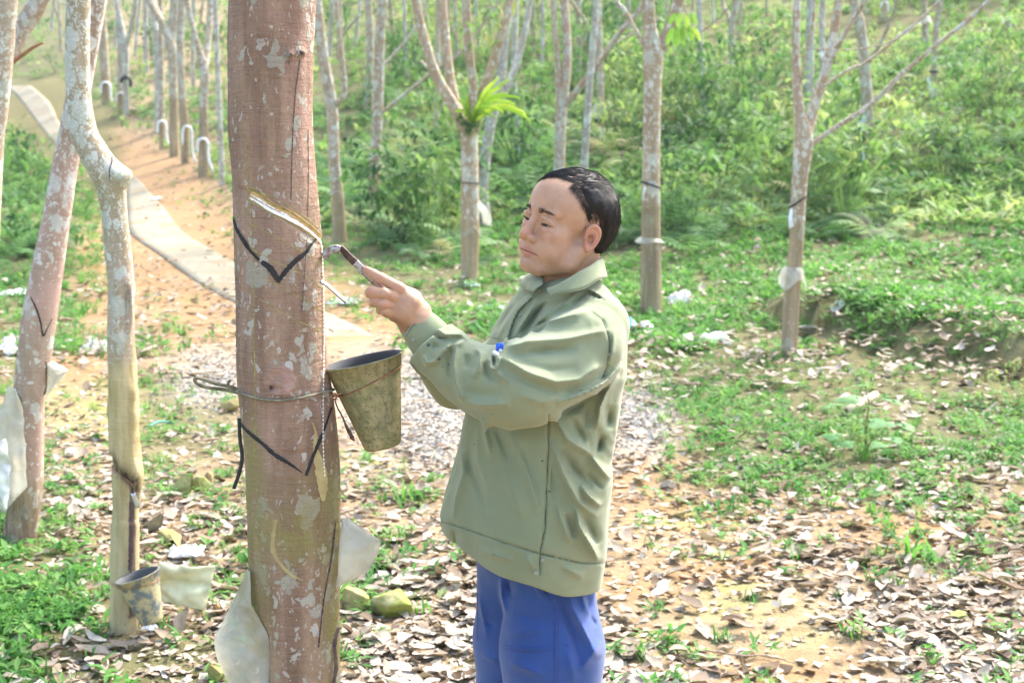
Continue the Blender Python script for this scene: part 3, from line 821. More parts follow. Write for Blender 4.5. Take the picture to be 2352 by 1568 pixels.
def arch(px, py, w, h, wd=4, mat=None, tail=(0, 0), name='rain_guard'):
    """a strip of plastic folded over the tapping panel like an upside-down U, standing out from the trunk"""
    def f(root, Y):
        y = Y - px2m(w, Y) * .75
        L = [(px - w / 2, py + h * .5), (px - w / 2, py + h * .15), (px - w * .35, py), (px, py - 3), (px + w * .38, py + 1), (px + w / 2, py + h * .2), (px + w * .55, py + h * .7), (px + w / 2 + tail[0], py + h + tail[1])]
        C = catmull(W(*np.array(L, float).T, y), 22)
        V, F = tube(C, np.full(22, px2m(wd, Y) / 2), 6, .3, 30, flat=1.6)
        mkt(name, (V, F), mat or M_film_w, root)
    return f
def ring_skirt(px, py, w, h, drop=.3, mat=None, tilt=0, name='rain_skirt'):
    """a flared collar of film round the trunk"""
    def f(root, Y):
        c = W(px, py, Y); r0 = px2m(w, Y) * .30; r1 = px2m(w, Y) * .5; hh = px2m(h, Y)
        th = np.linspace(0, 2 * math.pi, 40, endpoint=False); V = []
        for k, u in enumerate(np.linspace(0, 1, 6)):
            r = r0 + (r1 - r0) * u ** .7 * (1 + .12 * np.sin(5 * th + 1) * u + .06 * np.sin(11 * th) * u)
            V.append(np.stack([c[0] + r * np.cos(th), c[1] + r * np.sin(th), c[2] - hh * u * (1 + drop * np.sin(3 * th + 2)) + tilt * r * np.cos(th)], -1))
        mk(name, np.concatenate(V), grid_faces(6, 40, True), mat or M_film, root)
    return f
def strap(px, py, w, t=4, slope=0, mat=None, name='strap'):
    def f(root, Y):
        c = W(px, py, Y); r = px2m(w, Y) / 2 * 1.06; th = np.linspace(0, 2 * math.pi, 25)
        C = np.stack([c[0] + r * np.cos(th), c[1] + r * np.sin(th), c[2] - slope * r * np.cos(th)], -1)
        V, F = tube(C, np.full(25, px2m(t, Y) / 2), 6, up=(0, 0, 1)); mkt(name, (V, F), mat or M_dark_strap, root)
    return f
def scrap(pts, mat=None, name='plastic_strip', dy=-.06, th=.004, wob=.012):
    """small hanging piece of film: left and right edges as pixel lists"""
    def f(root, Y):
        A = catmull(W(*np.array(pts[0], float).T, Y + dy), 8); B = catmull(W(*np.array(pts[1], float).T, Y + dy), 8)
        tt = np.linspace(0, 1, 5)[None, :, None]; G = A[:, None] * (1 - tt) + B[:, None] * tt
        G[..., 1] += wob * vnoise(G * 25) * (Y / 6)
        V, F = solid_sheet(G, th); mk(name, V, F, mat or M_film_w, root)
    return f

# ---- middle distance, each with the outline it has in the photograph
tree('A', 'grey brown rubber tree with a white film cuff, next one right behind the big trunk', [(780, 555, 34), (776, 460, 30), (768, 380, 27), (762, 250, 27), (742, 130, 26), (727, 0, 25)],
     [[(757, 250, 16), (790, 215, 13), (782, 110, 11), (773, 0, 10)]], zone=panel(435), extras=[ring_skirt(772, 430, 34, 14), scrap([[(757, 352), (762, 375), (760, 390)], [(768, 350), (770, 370), (764, 385)]])])
tree('B', 'rubber tree with a small red paint spot and two thin bare side branches', [(858, 487, 32), (860, 380, 26), (868, 250, 25), (872, 100, 23), (880, -5, 21)],
     [[(872, 262, 9), (920, 225, 8), (995, 165, 8), (1060, 120, 7), (1110, 55, 6), (1150, -8, 5)], [(872, 155, 8), (905, 125, 7), (960, 55, 7), (985, -8, 6)]], zone=panel(400), extras=[scrap([[(855, 335), (857, 350), (856, 365)], [(868, 338), (870, 352), (866, 370)]], simple('red_paint', (.45, .10, .10), .8))])
tree('B2', 'brown rubber tree just behind and left of the one with the red spot', [(846, 268, 18), (848, 180, 17), (850, 80, 17), (845, -5, 17)])
tree('C', 'forked rubber tree carrying a strap-leaved fern in its crotch', [(1078, 652, 40), (1080, 520, 41), (1079, 400, 39), (1078, 320, 38), (1076, 285, 40)],
     [[(1066, 300, 26), (1040, 240, 25), (1000, 170, 23), (968, 65, 22), (955, -5, 20)], [(1068, 290, 22), (1045, 230, 22), (1030, 150, 21), (1015, -5, 21)], [(1082, 300, 24), (1087, 200, 20), (1078, 130, 20), (1070, -5, 19)], [(1090, 300, 26), (1105, 225, 21), (1140, 120, 20), (1172, -5, 19)]],
     zone=panel(515, lich=.45, oc=.7), seg=20, extras=[ring_skirt(1081, 502, 44, 30), scrap([[(1068, 425), (1066, 440), (1070, 452)], [(1092, 424), (1096, 440), (1090, 458)]]), strap(1080, 420, 38, 3), scrap([[(1092, 465), (1104, 490), (1110, 515)], [(1100, 458), (1122, 485), (1130, 520)]], M_film)], ext=False)
tree('D', 'pale rubber tree standing close behind the fern-bearing one', [(1116, 525, 32), (1108, 430, 28), (1124, 300, 24), (1150, 180, 22), (1163, 60, 20), (1175, -5, 20)],
     [[(1132, 270, 16), (1160, 210, 16), (1192, 130, 15), (1218, -5, 14)]], mat=M_bark_grey, extras=[strap(1112, 385, 26, 4, .6)])
tree('E', 'very thin pale trunk between the fern-bearing tree and the man', [(1187, 372, 17), (1183, 290, 15), (1180, 200, 14), (1185, -5, 13)], mat=M_bark_grey, extras=[scrap([[(1173, 250), (1176, 275), (1184, 285)], [(1188, 255), (1192, 275), (1195, 287)]]), scrap([[(1180, 320), (1180, 345), (1184, 370)], [(1192, 322), (1196, 345), (1196, 372)]])])
tree('F', 'pinkish rubber tree rising straight behind the head of the man', [(1284, 470, 27), (1286, 330, 25), (1290, 250, 25), (1303, 130, 20), (1296, -5, 19)],
     [[(1296, 245, 14), (1340, 190, 15), (1385, 130, 14), (1420, 80, 13), (1490, -8, 12)], [(1284, 245, 15), (1281, 150, 13), (1270, -5, 12)], [(1375, 145, 5), (1400, 110, 5), (1440, 85, 4), (1520, 40, 4)]], zone=panel(480, pink=.5))
tree('G', 'slender grey trunk leaning right beside the pinkish tree behind the man', [(1339, 480, 19), (1342, 380, 18), (1350, 250, 17), (1362, 100, 16), (1370, -5, 15)], mat=M_bark_grey)
tree('H', 'thin trunk with a drooping white plastic cone, right of the slender grey one', [(1382, 345, 16), (1380, 240, 16), (1378, 140, 15), (1374, -5, 14)],
     extras=[ring_skirt(1379, 238, 38, 26), scrap([[(1374, 292), (1378, 325), (1374, 352)], [(1380, 292), (1392, 325), (1398, 350)]])])
tree('I', 'sturdy rubber tree with a tight white film ring and dark panel, right behind the man', [(1496, 727, 53), (1495, 600, 47), (1495, 480, 43), (1496, 350, 40), (1499, 200, 40), (1500, 120, 46), (1492, 60, 30), (1488, -5, 28)],
     [[(1508, 130, 26), (1528, 90, 27), (1548, 40, 28), (1560, -8, 26)], [(1478, 105, 10), (1452, 55, 9), (1432, 20, 9), (1414, -8, 9)]], zone=panel(470, lich=.65, oc=.7, dk=.5), seg=22,
     extras=[ring_skirt(1491, 544, 66, 12, .15), scrap([[(1480, 428), (1476, 445), (1480, 452)], [(1500, 424), (1506, 440), (1502, 458)]]), strap(1494, 424, 42, 5, .3)])
tree('J', 'thin lichened trunk standing in weeds right of the sturdy ringed tree', [(1618, 298, 17), (1614, 200, 15), (1608, 90, 14), (1606, -5, 13)], mat=M_bark_grey, extras=[scrap([[(1608, 225), (1611, 255), (1615, 290)], [(1618, 228), (1622, 255), (1625, 292)]])])
tree('K', 'small forked trunk high on the slope with a white strip at its foot', [(1682, 150, 15), (1680, 70, 15), (1692, -5, 13)], [[(1680, 60, 9), (1668, 25, 9), (1658, -6, 9)]], extras=[scrap([[(1672, 140), (1678, 152), (1686, 162)], [(1680, 138), (1688, 150), (1694, 160)]])])
tree('K2', 'short thin trunk beside the small forked one high on the slope', [(1698, 90, 9), (1700, 40, 9), (1703, -5, 9)])
tree('L', 'rubber tree with a long bare branch reaching up right and a white skirt', [(1812, 822, 38), (1818, 700, 37), (1829, 560, 34), (1836, 420, 36), (1846, 320, 42), (1835, 250, 25), (1828, 150, 20), (1831, -5, 17)],
     [[(1852, 320, 26), (1868, 250, 25), (1900, 150, 22), (1928, -6, 20)], [(1888, 190, 13), (1925, 105, 12), (1975, 20, 11), (1992, -8, 11)], [(1860, 335, 12), (1905, 303, 12), (2000, 240, 12), (2070, 172, 11), (2150, 105, 10), (2280, -8, 9)],
      [(1892, 200, 8), (1940, 165, 7), (1990, 142, 7), (2060, 88, 7), (2165, -8, 6)], [(1836, 205, 6), (1850, 130, 5), (1866, 60, 5), (1872, -8, 5)], [(1862, 110, 3), (1950, 115, 3), (2040, 98, 3), (2110, 60, 3)]],
     zone=panel(510, oc=.6, dk=.3), seg=20, extras=[ring_skirt(1821, 612, 66, 40, .3), strap(1832, 462, 34, 5, -.7), scrap([[(1815, 480), (1811, 505), (1812, 525)], [(1822, 480), (1820, 505), (1824, 520)]])])
tree('M', 'tall trunk with a white plastic flap, where the long bare branch crosses it', [(1997, 398, 30), (1994, 280, 27), (1986, 150, 25), (1976, 60, 24), (1960, -5, 22)], [[(1992, 150, 9), (2022, 100, 9), (2048, 40, 8), (2060, -8, 8)]], zone=panel(300, oc=.7),
     extras=[scrap([[(1975, 262), (1970, 285), (1976, 300)], [(1992, 264), (1994, 285), (1988, 302)]]), scrap([[(1975, 352), (1983, 380), (1994, 402)], [(1982, 350), (1992, 375), (2002, 400)]])])
tree('N', 'partly hidden trunk just behind the fork of the tree with the long bare branch', [(1858, 262, 21), (1860, 100, 20), (1862, -5, 19)], mat=M_bark_grey)
tree('N2', 'grey trunk with a white slip of film between two big forked limbs on the right', [(1893, 250, 14), (1889, 140, 14), (1888, 40, 13), (1890, -5, 13)], mat=M_bark_grey, extras=[scrap([[(1881, 120), (1884, 134), (1890, 140)], [(1888, 118), (1894, 130), (1894, 142)]])])
tree('O', 'slim trunk with a dark strap and long white strip on the far right slope', [(2144, 240, 16), (2146, 130, 15), (2152, 50, 14), (2162, -5, 13)], extras=[strap(2145, 165, 15, 6), scrap([[(2128, 178), (2134, 205), (2148, 245)], [(2134, 176), (2142, 205), (2156, 242)]])])
tree('O2', 'short trunk topped with a white film bow on the upper right slope', [(2126, 110, 15), (2124, 50, 14), (2122, -5, 13)], extras=[ring_skirt(2126, 38, 30, 14)])
tree('P', 'small trunk with a dark tapping cup at the top edge of the right slope', [(2030, 48, 13), (2030, 20, 13), (2034, -5, 12)], extras=[arch(2032, 8, 16, 20, 4)])
tree('Q', 'last thin trunk in the upper right corner with a curled white film', [(2312, 78, 12), (2310, 30, 11), (2310, -5, 11)], extras=[arch(2313, 45, 16, 22, 5)])
# ---- the row beside the path
tree('R1', 'reddish trunk with a white arched guard, first of the row beyond the pale bent tree', [(244, 238, 22), (242, 180, 21), (238, 110, 20), (232, -5, 19)], zone=panel(175, lich=.5), extras=[arch(243, 192, 22, 46, 5, None, (4, 0))], group='rubber trees in the row above the path')
tree('R2', 'short looking trunk with a white arched guard, left of the dark-cupped one', [(277, 262, 15), (277, 190, 15), (276, 100, 14), (272, -5, 14)], zone=panel(205), extras=[arch(277, 216, 18, 40, 4)], group='rubber trees in the row above the path')
tree('R3', 'forked trunk with a black cup, third of the row above the path', [(291, 266, 15), (288, 180, 15), (286, 110, 20), (272, 30, 12), (266, -5, 11)], [[(288, 112, 12), (302, 60, 11), (312, -5, 11)]], mat=M_bark_grey, extras=[arch(289, 180, 20, 20, 8, M_dark_strap)], group='rubber trees in the row above the path')
tree('R4', 'pale grey trunk with a blue black plastic tuft in the row above the path', [(366, 300, 22), (366, 225, 22), (366, 150, 24), (358, 80, 14), (350, -5, 13)], [[(368, 150, 12), (378, 110, 11), (392, 40, 10), (396, -5, 10)]], mat=M_bark_grey, extras=[scrap([[(355, 238), (356, 250), (360, 258)], [(376, 240), (374, 250), (370, 256)]], M_dark_strap)], group='rubber trees in the row above the path')
tree('R5', 'short brown trunk under a small white arch, in front of the pale grey one', [(373, 342, 14), (372, 300, 14), (371, 200, 12), (368, -5, 11)], zone=panel(285), extras=[arch(372, 281, 20, 50, 5, None, (6, 4))], group='rubber trees in the row above the path')
tree('R6', 'straight mossy brown trunk forking into three limbs above the path row', [(400, 360, 22), (399, 280, 20), (397, 180, 19), (393, 105, 22), (372, 55, 15), (340, -5, 13)], [[(394, 105, 16), (402, 50, 14), (406, -5, 13)], [(392, 110, 12), (380, 70, 11), (360, 20, 10), (350, -5, 10)]], zone=panel(225, oc=.5), group='rubber trees in the row above the path')
tree('R7', 'dark brown trunk with the tallest white arched guard of the row', [(427, 375, 22), (424, 300, 20), (419, 220, 18), (414, 110, 17), (418, -5, 16)], zone=panel(230, oc=.4), extras=[arch(430, 293, 22, 80, 5, None, (8, 0))], group='rubber trees in the row above the path')
tree('R8', 'trunk with a broken white arch and flared guard, nearest thick one of the row', [(467, 405, 24), (468, 330, 22), (468, 230, 20), (470, 165, 22), (450, 90, 13), (428, -5, 12)], [[(470, 165, 16), (478, 100, 15), (484, -5, 15)]], zone=panel(250, oc=.5), extras=[arch(466, 322, 24, 60, 6, None, (12, 14)), scrap([[(458, 268), (450, 280), (456, 285)], [(472, 262), (476, 280), (478, 286)]], M_film)], group='rubber trees in the row above the path')
tree('R9', 'thinnest whitish trunk nearest to the big trunk in the row above the path', [(511, 425, 14), (507, 330, 13), (502, 200, 12), (498, 100, 12), (494, -5, 11)], mat=M_bark_grey, group='rubber trees in the row above the path')
tree('R10', 'faint trunk further back seen between the row trees', [(336, 168, 12), (335, 80, 11), (334, -5, 11)], mat=M_bark_grey, group='rubber trees in the row above the path')
tree('R11', 'trunk with a bright foot standing behind the arched guards near the big trunk', [(444, 208, 10), (443, 120, 10), (445, -5, 10)], mat=M_bark_grey, group='rubber trees in the row above the path')
# ---- far thin trunks that only differ by place
far = [(755, 150, 12), (790, 225, 12), (815, 110, 9), (905, 135, 10), (935, 190, 9), (1003, 330, 13), (1015, 170, 11), (1050, 160, 10), (1100, 120, 10), (1225, 130, 12), (1245, 170, 9), (1330, 180, 14), (1420, 100, 9), (1450, 150, 10), (1345, 60, 8), (1580, 100, 8), (1640, 60, 7), (1760, 40, 7), (590, 160, 9), (1210, 90, 8),
       (310, 130, 8), (350, 120, 8), (420, 110, 7), (455, 95, 7), (265, 110, 7), (140, 120, 9), (118, 70, 8), (1797, 28, 6), (1990, 30, 9), (1125, 70, 8), (960, 100, 8), (860, 80, 8), (985, 60, 7), (1290, 90, 7), (1530, 40, 7)]
for i, (x, y, w_) in enumerate(far):
    r = random.Random(i); tx = x + r.uniform(-14, 14)
    L = [[(x, y - 60, w_ * .6), (x + r.choice([-1, 1]) * r.uniform(12, 26), y - 120, w_ * .5), (x + r.choice([-1, 1]) * r.uniform(20, 40), -5 if y < 130 else y - 190, w_ * .45)]] if i % 2 else []
    tree('far%d' % i, 'thin pale tree trunk among the farthest trunks up the hillside', [(x, y, w_), (x + (tx - x) * .5, y / 2, w_ * .9), (tx, -5, w_ * .85)], [l for l in L if l[-1][1] < 15 or True], mat=[M_bark_grey, M_bark][i % 2], group='farthest trunks up the hillside', seg=8, name='thin_tree')
# ---- epiphyte on the forked tree
rootC, YC = TREES['C']
c0 = W(1082, 285, YC - .1)
ep = empty('strap_fern', c0, 'bright green strap-leaved fern growing in the fork of the middle tree', 'fern')
M_ep = leaf_mat('strap_leaf', [(.18, .34, .04), (.30, .48, .06), (.42, .55, .08)], tr=.5, gain=1.4)
for i, (dx, dy, l, cv) in enumerate([(-26, -55, 0, .1), (-12, -62, 0, .1), (15, -80, .1, .1), (30, -95, .1, .2), (46, -92, -.1, .3), (62, -80, 0, .5), (78, -70, 0, .6), (95, -48, -.1, .8), (118, -28, -.1, 1.), (128, -14, .1, 1.), (70, -30, -.2, .6), (40, -40, -.2, .3), (85, -100, .15, .4), (62, -105, .1, .25), (105, -62, 0, .8), (20, -50, -.2, 0), (-36, -30, -.1, .2), (50, -18, -.2, .3)]):
    a = c0; e = W(1082 + dx, 285 + dy, YC - .1 + l); m_ = (a + e) / 2 + np.array([0, 0, .05 + .09 * cv])
    C = catmull([a, m_, e, e + (e - m_) * .12 + np.array([0, 0, -.05 * cv])], 12); w_ = .021 * np.sin(np.pi * np.clip(np.linspace(.06, .97, 12), 0, 1)) ** .6
    T = np.gradient(C, axis=0); side = np.cross(T, [0, -1, .35]); side /= np.linalg.norm(side, axis=1)[:, None]
    G = np.stack([C - side * w_[:, None], C + np.cross(side, T / np.linalg.norm(T, axis=1)[:, None]) * -.008, C + side * w_[:, None]], 1)
    mk('frond', G.reshape(-1, 3), grid_faces(12, 3), M_ep, ep, attrs=dict(var=np.full(36, (i * .37) % 1)))
crown_leaves('root_ball', [W(1072, 290, YC - .16), W(1092, 292, YC - .16), W(1058, 272, YC - .12), W(1080, 305, YC - .18)], .07, 240, .05, ep, 3, M_shrub)
# ---- leaf sprig hanging beside the sturdy tree
c1 = W(1572, 52, TREES['I'][1] - .5)
sp_ = empty('leafy_twig', c1, 'hanging green leaves on a thin twig right of the sturdy ringed tree', 'twig')
C = catmull(W(*np.array([(1695, -10), (1650, 45), (1600, 82), (1575, 118), (1545, 130)], float).T, TREES['I'][1] - .5), 16); V, F = tube(C, np.linspace(.006, .003, 16), 5); mkt('stem', (V, F), M_brownstem, sp_)
V, F = tube(catmull(W(*np.array([(1600, 82), (1570, 60), (1560, 40)], float).T, TREES['I'][1] - .5), 6), np.full(6, .003), 5); mkt('stem', (V, F), M_brownstem, sp_)
lv = []
for i, (x, y, L_, a) in enumerate([(1545, 62, 42, -.3), (1556, 60, 46, -.05), (1568, 58, 44, .1), (1582, 60, 40, .3), (1592, 62, 36, .5), (1562, 30, 30, -.2), (1575, 34, 32, .2), (1588, 30, 30, .4), (1549, 30, 28, -.4)]):
    g, gf = leaf_grid(px2m(L_, TREES['I'][1]), px2m(15, TREES['I'][1]), 5, .3, 0, .1); p = W(x, y, TREES['I'][1] - .5 - .03 * (i % 3))
    v = np.stack([g[:, 0] * math.cos(a) + g[:, 1] * math.sin(a), -g[:, 2], -g[:, 1] * math.cos(a) + g[:, 0] * math.sin(a) * 0], -1) + p; lv.append((v, gf))
V, F = join(lv); mk('leaf_cluster', V, F, M_crown, sp_, attrs=dict(var=np.repeat(RNG.random(9) * .6 + .1, 18)))
# ------------------------------------------------------------------ near trees
def bvh_of(VF):
    V, F = VF; return BVHTree.FromPolygons([tuple(v) for v in V], fixfaces(F))
def hitpx(bvh, px, py):
    d = Vector(rays(px, py)).normalized(); h = bvh.ray_cast(Vector((0, 0, CAMZ)), d)
    return (np.array(h[0]), np.array(h[1])) if h[0] is not None else None
def decal(bvh, pts, off=.0012, n=None, cx=None, rough=0., nx=3, ends=True):
    """strip lying on a surface, pts [(px,py,w)]; cx(py): x to move towards when the ray misses"""
    P = np.array(pts, float); L = np.hypot(*np.diff(P[:, :2], axis=0).T).sum(); n = n or max(5, int(L / 4))
    S = catmull(np.concatenate([P[:, :2], np.zeros((len(P), 1)), P[:, 2:3]], 1), n); S = np.concatenate([S[:, :2], S[:, 3:]], 1)
    T = np.gradient(S[:, :2], axis=0); T /= np.linalg.norm(T, axis=1)[:, None] + 1e-9; Nn = np.stack([-T[:, 1], T[:, 0]], -1)
    G = np.zeros((n, nx, 3)); r = np.random.default_rng(int(P[0, 0] * 7 + P[0, 1]))
    for i in range(n):
        w_ = S[i, 2] / 2 * (1 + rough * r.normal())
        for k in range(nx):
            u = (k / (nx - 1) * 2 - 1) * w_; x, y = S[i, :2] + Nn[i] * u; h = hitpx(bvh, x, y); tries = 0
            while h is None and tries < 40 and cx is not None:
                x += np.sign(cx(y) - x) * 1.5; h = hitpx(bvh, x, y); tries += 1
            G[i, k] = h[0] + (h[1] if h[1] @ rays(x, y) < 0 else -h[1]) * off if h is not None else G[i, k - 1] if k else G[i - 1, k]
    return G.reshape(-1, 3), grid_faces(n, nx)

# ---- the big tree
YT = 2.85
TP = [(690, 2080, 262), (690, 1960, 225), (686, 1750, 214), (682, 1568, 206), (679, 1400, 208), (677, 1300, 214), (676, 1200, 216), (674, 1100, 219), (667, 1000, 217), (655, 900, 214), (647, 820, 208), (645, 700, 202), (639, 560, 198), (632, 430, 190), (622, 300, 190), (621, 200, 190), (623, 80, 192), (626, 0, 194), (634, -200, 190), (640, -500, 180)]
pt = np.array(TP, float); C = W(pt[:, 0], pt[:, 1], YT); R = px2m(pt[:, 2], YT - .01) / 2
S = catmull(np.concatenate([C, R[:, None]], 1), 520)
V, F = tube(S[:, :3], S[:, 3], 120, .018, 5, 3.3)
px_, py_, _ = proj(V)
Cc = np.concatenate([np.repeat(S[:, :3], 120, 0), S[:1, :3], S[-1:, :3]]); Nr = V - Cc; Nr[:, 2] = 0; Nr /= np.linalg.norm(Nr, axis=1)[:, None] + 1e-9
nearside = Nr[:, 1] < .35
d = .0016 * fbm(V * (60, 60, 14), 4) + .0012 * vnoise(V * (25, 25, 160)) * sstep(.1, .5, vnoise(V * (9, 9, 22) + 4))
def dsk(x, y, rx, ry): return np.hypot((px_ - x) / rx, (py_ - y) / ry)
q = dsk(643, 873, 38, 36); d += np.where(nearside, .004 * np.exp(-((q - .9) / .16) ** 2) + .0035 * sstep(1, .5, q) * (1 + 1.2 * vnoise(V * 160)), 0)
for x, y, r_, a in ((663, 125, 11, .009), (690, 122, 9, .009), (624, 890, 8, -.006), (707, 365, 9, .003), (655, 1010, 7, .004), (645, 256, 8, .002)):
    q = dsk(x, y, r_, r_); d += np.where(nearside, a * np.exp(-q * q * 1.2), 0)
bd, bp, sg = poly_dist(px_, py_, [(573, 436), (594, 443), (620, 465), (660, 483), (686, 500), (721, 527), (734, 541)])
inp = sstep(26, 16, bd) * (sg > 0) * nearside; d -= .004 * np.where((sg > 0) & nearside, sstep(27, 20, bd) * sstep(0, 3, bd), 0)
bl, _, sl = poly_dist(px_, py_, [(570, 1370), (594, 1415), (618, 1457), (620, 1575)]); d -= np.where(nearside & (py_ > 1350) & (sl > 0), .014 * sstep(0, 10, bl), 0)
V = V + Nr * d[:, None]
at = attr_fun(None, px_, py_, V)
ang = (px_ - np.interp(py_, np.sort(pt[:, 1]), pt[np.argsort(pt[:, 1]), 0])) / 100
at['lichen'] = .34 + .3 * sstep(-.2, .9, ang) + .15 * P2(V[:, 0], V[:, 2], 5) + .2 * sstep(1150, 1300, py_)
at['pink'] = .75 * np.clip(.2 + .8 * sstep(.0, .9, ang) * sstep(520, 200, py_) + .75 * P2(V[:, 0] * 2, V[:, 2], 4, 3, 2.) + .35 * sstep(800, 1000, py_) * sstep(.5, -.2, ang), 0, 1)
at['green'] = np.clip(np.maximum(sstep(1000, 1150, py_) * sstep(1400, 1180, py_) * (.55 + P2(V[:, 0], V[:, 2], 9)), sstep(900, 1050, py_) * sstep(-.3, -.95, ang) * .9), 0, 1) * .9
at['green'] = np.maximum(at['green'], sstep(980, 1150, py_) * sstep(.45, .8, ang) * .75)
qs = np.hypot((px_ - 643) / 34, (py_ - 873) / 32); at['pink'] = np.where(nearside & (qs < 1.05), .95, at['pink']); at['lichen'] = np.where(nearside & (qs < 1.05), .1, at['lichen'])
for x_, y_, r_ in ((663, 125, 9), (690, 122, 8), (623, 890, 7)): at['dark'] = np.maximum(at['dark'], np.where(nearside, 1.3 * np.exp(-(np.hypot(px_ - x_, py_ - y_) / r_) ** 2), 0))
vb, _, vs = poly_dist(px_, py_, [(548, 950), (590, 1003), (655, 1060), (700, 1092), (735, 1009), (765, 930)])
at['green'] *= 1 - .8 * sstep(1095, 1060, py_) * sstep(-.75, -.5, ang) * sstep(.6, .3, ang)
root = empty('rubber_tree', W(690, 2010, YT), 'thick pink brown tree being tapped, with a painted black V and fresh white cut', 'tree', 'near rubber trees')
mkt('trunk', (V, F), M_bark_main, root, at)
TB = bvh_of((V, F)); cxT = lambda y: float(np.interp(y, np.sort(pt[:, 1]), pt[np.argsort(pt[:, 1]), 0]))
def tmark(name, pts, mat, off=.0012, rough=.1, **k):
    v, f = decal(TB, pts, off, cx=cxT, rough=rough, **k); return mk(name, v, f, mat, root)
tmark('painted_mark', [(536, 498, 3), (544, 525, 6), (561, 553, 9), (575, 575, 7), (596, 597, 6)], M_black, .0016)
tmark('painted_mark', [(601, 601, 10), (620, 615, 14), (633, 634, 14), (641, 648, 7)], M_black, .0016)
tmark('painted_mark', [(638, 648, 8), (655, 624, 11), (677, 600, 11), (701, 580, 9), (712, 564, 6), (725, 548, 5)], M_black, .0018)
tmark('painted_mark', [(547, 944, 3), (554, 972, 6), (579, 998, 8), (607, 1021, 8), (632, 1044, 10), (663, 1063, 7), (693, 1084, 2)], M_black, .0016)
tmark('painted_mark', [(702, 1092, 7), (718, 1049, 7), (734, 1009, 8), (744, 984, 5), (761, 935, 4)], M_black, .0018)
for L in ([(563, 285), (565, 330), (571, 426), (578, 514), (580, 571), (583, 716), (585, 800), (586, 913), (586, 1050)], [(571, 425), (600, 441), (640, 461), (708, 503), (734, 526)], [(574, 461), (598, 476), (631, 497), (675, 517), (697, 529), (722, 550)],
          [(576, 514), (620, 538), (699, 580), (734, 606)], [(578, 572), (642, 606), (697, 632), (740, 661)], [(580, 621), (633, 652), (695, 687), (744, 716)], [(581, 676), (660, 725), (735, 759)]):
    tmark('scored_line', [(x, y, 1.6) for x, y in L], M_score, .0008, .45, nx=2)
for L, w_ in (([(688, 137), (683, 175), (678, 212), (672, 307), (669, 400), (668, 461)], 2.2), ([(707, 297), (708, 400), (706, 500)], 1.6), ([(705, 545), (702, 584), (695, 680), (693, 716)], 1.3), ([(770, 1200), (760, 1283), (743, 1378), (731, 1486)], 3.5), ([(663, 140), (664, 150)], 2), ([(777, 1440), (768, 1480), (772, 1530), (763, 1580)], 7)):
    tmark('bark_crack', [(x, y, w_) for x, y in L], M_crack, .0009, .2, nx=2)
tmark('tapping_panel', [(575, 447, 20), (596, 457, 26), (625, 477, 24), (667, 496, 26), (692, 511, 22), (723, 536, 19), (735, 552, 16)], M_panel, .0008, 0.02, nx=5)
tmark('cut_rim', [(574, 436, 2), (594, 443, 2.5), (620, 465, 2.5), (660, 483, 2.5), (686, 500, 2.5), (721, 527, 2), (734, 540, 2)], M_score, .0022, .2)
tmark('latex_strip', [(576, 455, 4), (598, 468, 6), (631, 488, 8), (672, 507, 9), (697, 522, 6), (725, 545, 5), (735, 558, 3)], M_latex, .003, .12)
tmark('latex_strip', [(577, 446, 2), (598, 459, 3), (630, 479, 3), (665, 497, 3)], M_latex, .002, .6)
for y0 in range(565, 1090, 9):
    x = np.interp(y0, [560, 660, 775, 914, 1016, 1090], [737, 741, 742.5, 740, 740, 744])
    tmark('latex_drip', [(x, y0, 1.5), (x + .2, y0 + 3, 2.6), (x, y0 + 6.5, 1.6)], M_latex, .0025, .1, n=4)
tmark('latex_stain', [(718, 970, 3), (725, 996, 6), (724, 1030, 12), (733, 1065, 22), (740, 1105, 24), (742, 1150, 8)], M_ochre, .0007, .12, nx=5)
tmark('latex_stain', [(635, 1192, 8), (628, 1230, 10), (628, 1262, 11), (645, 1295, 9), (668, 1318, 6), (690, 1330, 3)], M_ochre, .0007, .15, nx=5)
# limbs high above the picture and the crown
for i, L in enumerate(([(640, -480, 120), (560, -800, 90), (480, -1200, 60), (430, -1700, 40)], [(645, -480, 120), (720, -850, 90), (780, -1300, 60), (800, -1750, 40)])):
    V2, F2 = trunk_mesh(L, [YT, YT + .1 * (1 - 2 * i), YT + .2 * (1 - 2 * i), YT + .3], 16, step=40); x, y, _ = proj(V2); mkt('limb', (V2, F2), M_bark_main, root, attr_fun(None, x, y, V2))
crown_leaves('crown', [W(430, -2100, 3), W(800, -2150, 3), W(620, -2200, 3.6)], 1.0, 420, .16, root, 77)
# film guards of the big tree
def film(name, L, Rr, Y0, Y1, parent, mat=None, n=26, m=12, wob=.006, th=.0012, fold=None):
    def ln(q, Yq):
        q = W(*np.array(q, float).T, Yq); s_ = np.concatenate([[0], np.cumsum(np.linalg.norm(np.diff(q, axis=0), axis=1))]); t_ = np.linspace(0, s_[-1], n)
        return np.stack([np.interp(t_, s_, q[:, k]) for k in range(3)], -1)
    A = ln(L, Y0); B = ln(Rr, Y1)
    tt = np.linspace(0, 1, m)[None, :, None]; G = A[:, None] * (1 - tt) + B[:, None] * tt
    G[..., 1] += wob * (vnoise(G * 18) + .5 * vnoise(G * 45)) - .02 * np.sin(np.pi * tt[..., 0]) * (1 if fold is None else fold)
    V, F = solid_sheet(G, th); return mk(name, V, F, mat or M_film, parent)
film('rain_guard', [(786, 1186), (780, 1250), (776, 1320), (772, 1345)], [(796, 1184), (876, 1246), (846, 1314), (782, 1340)], YT - .05, YT - .02, root, wob=.008)
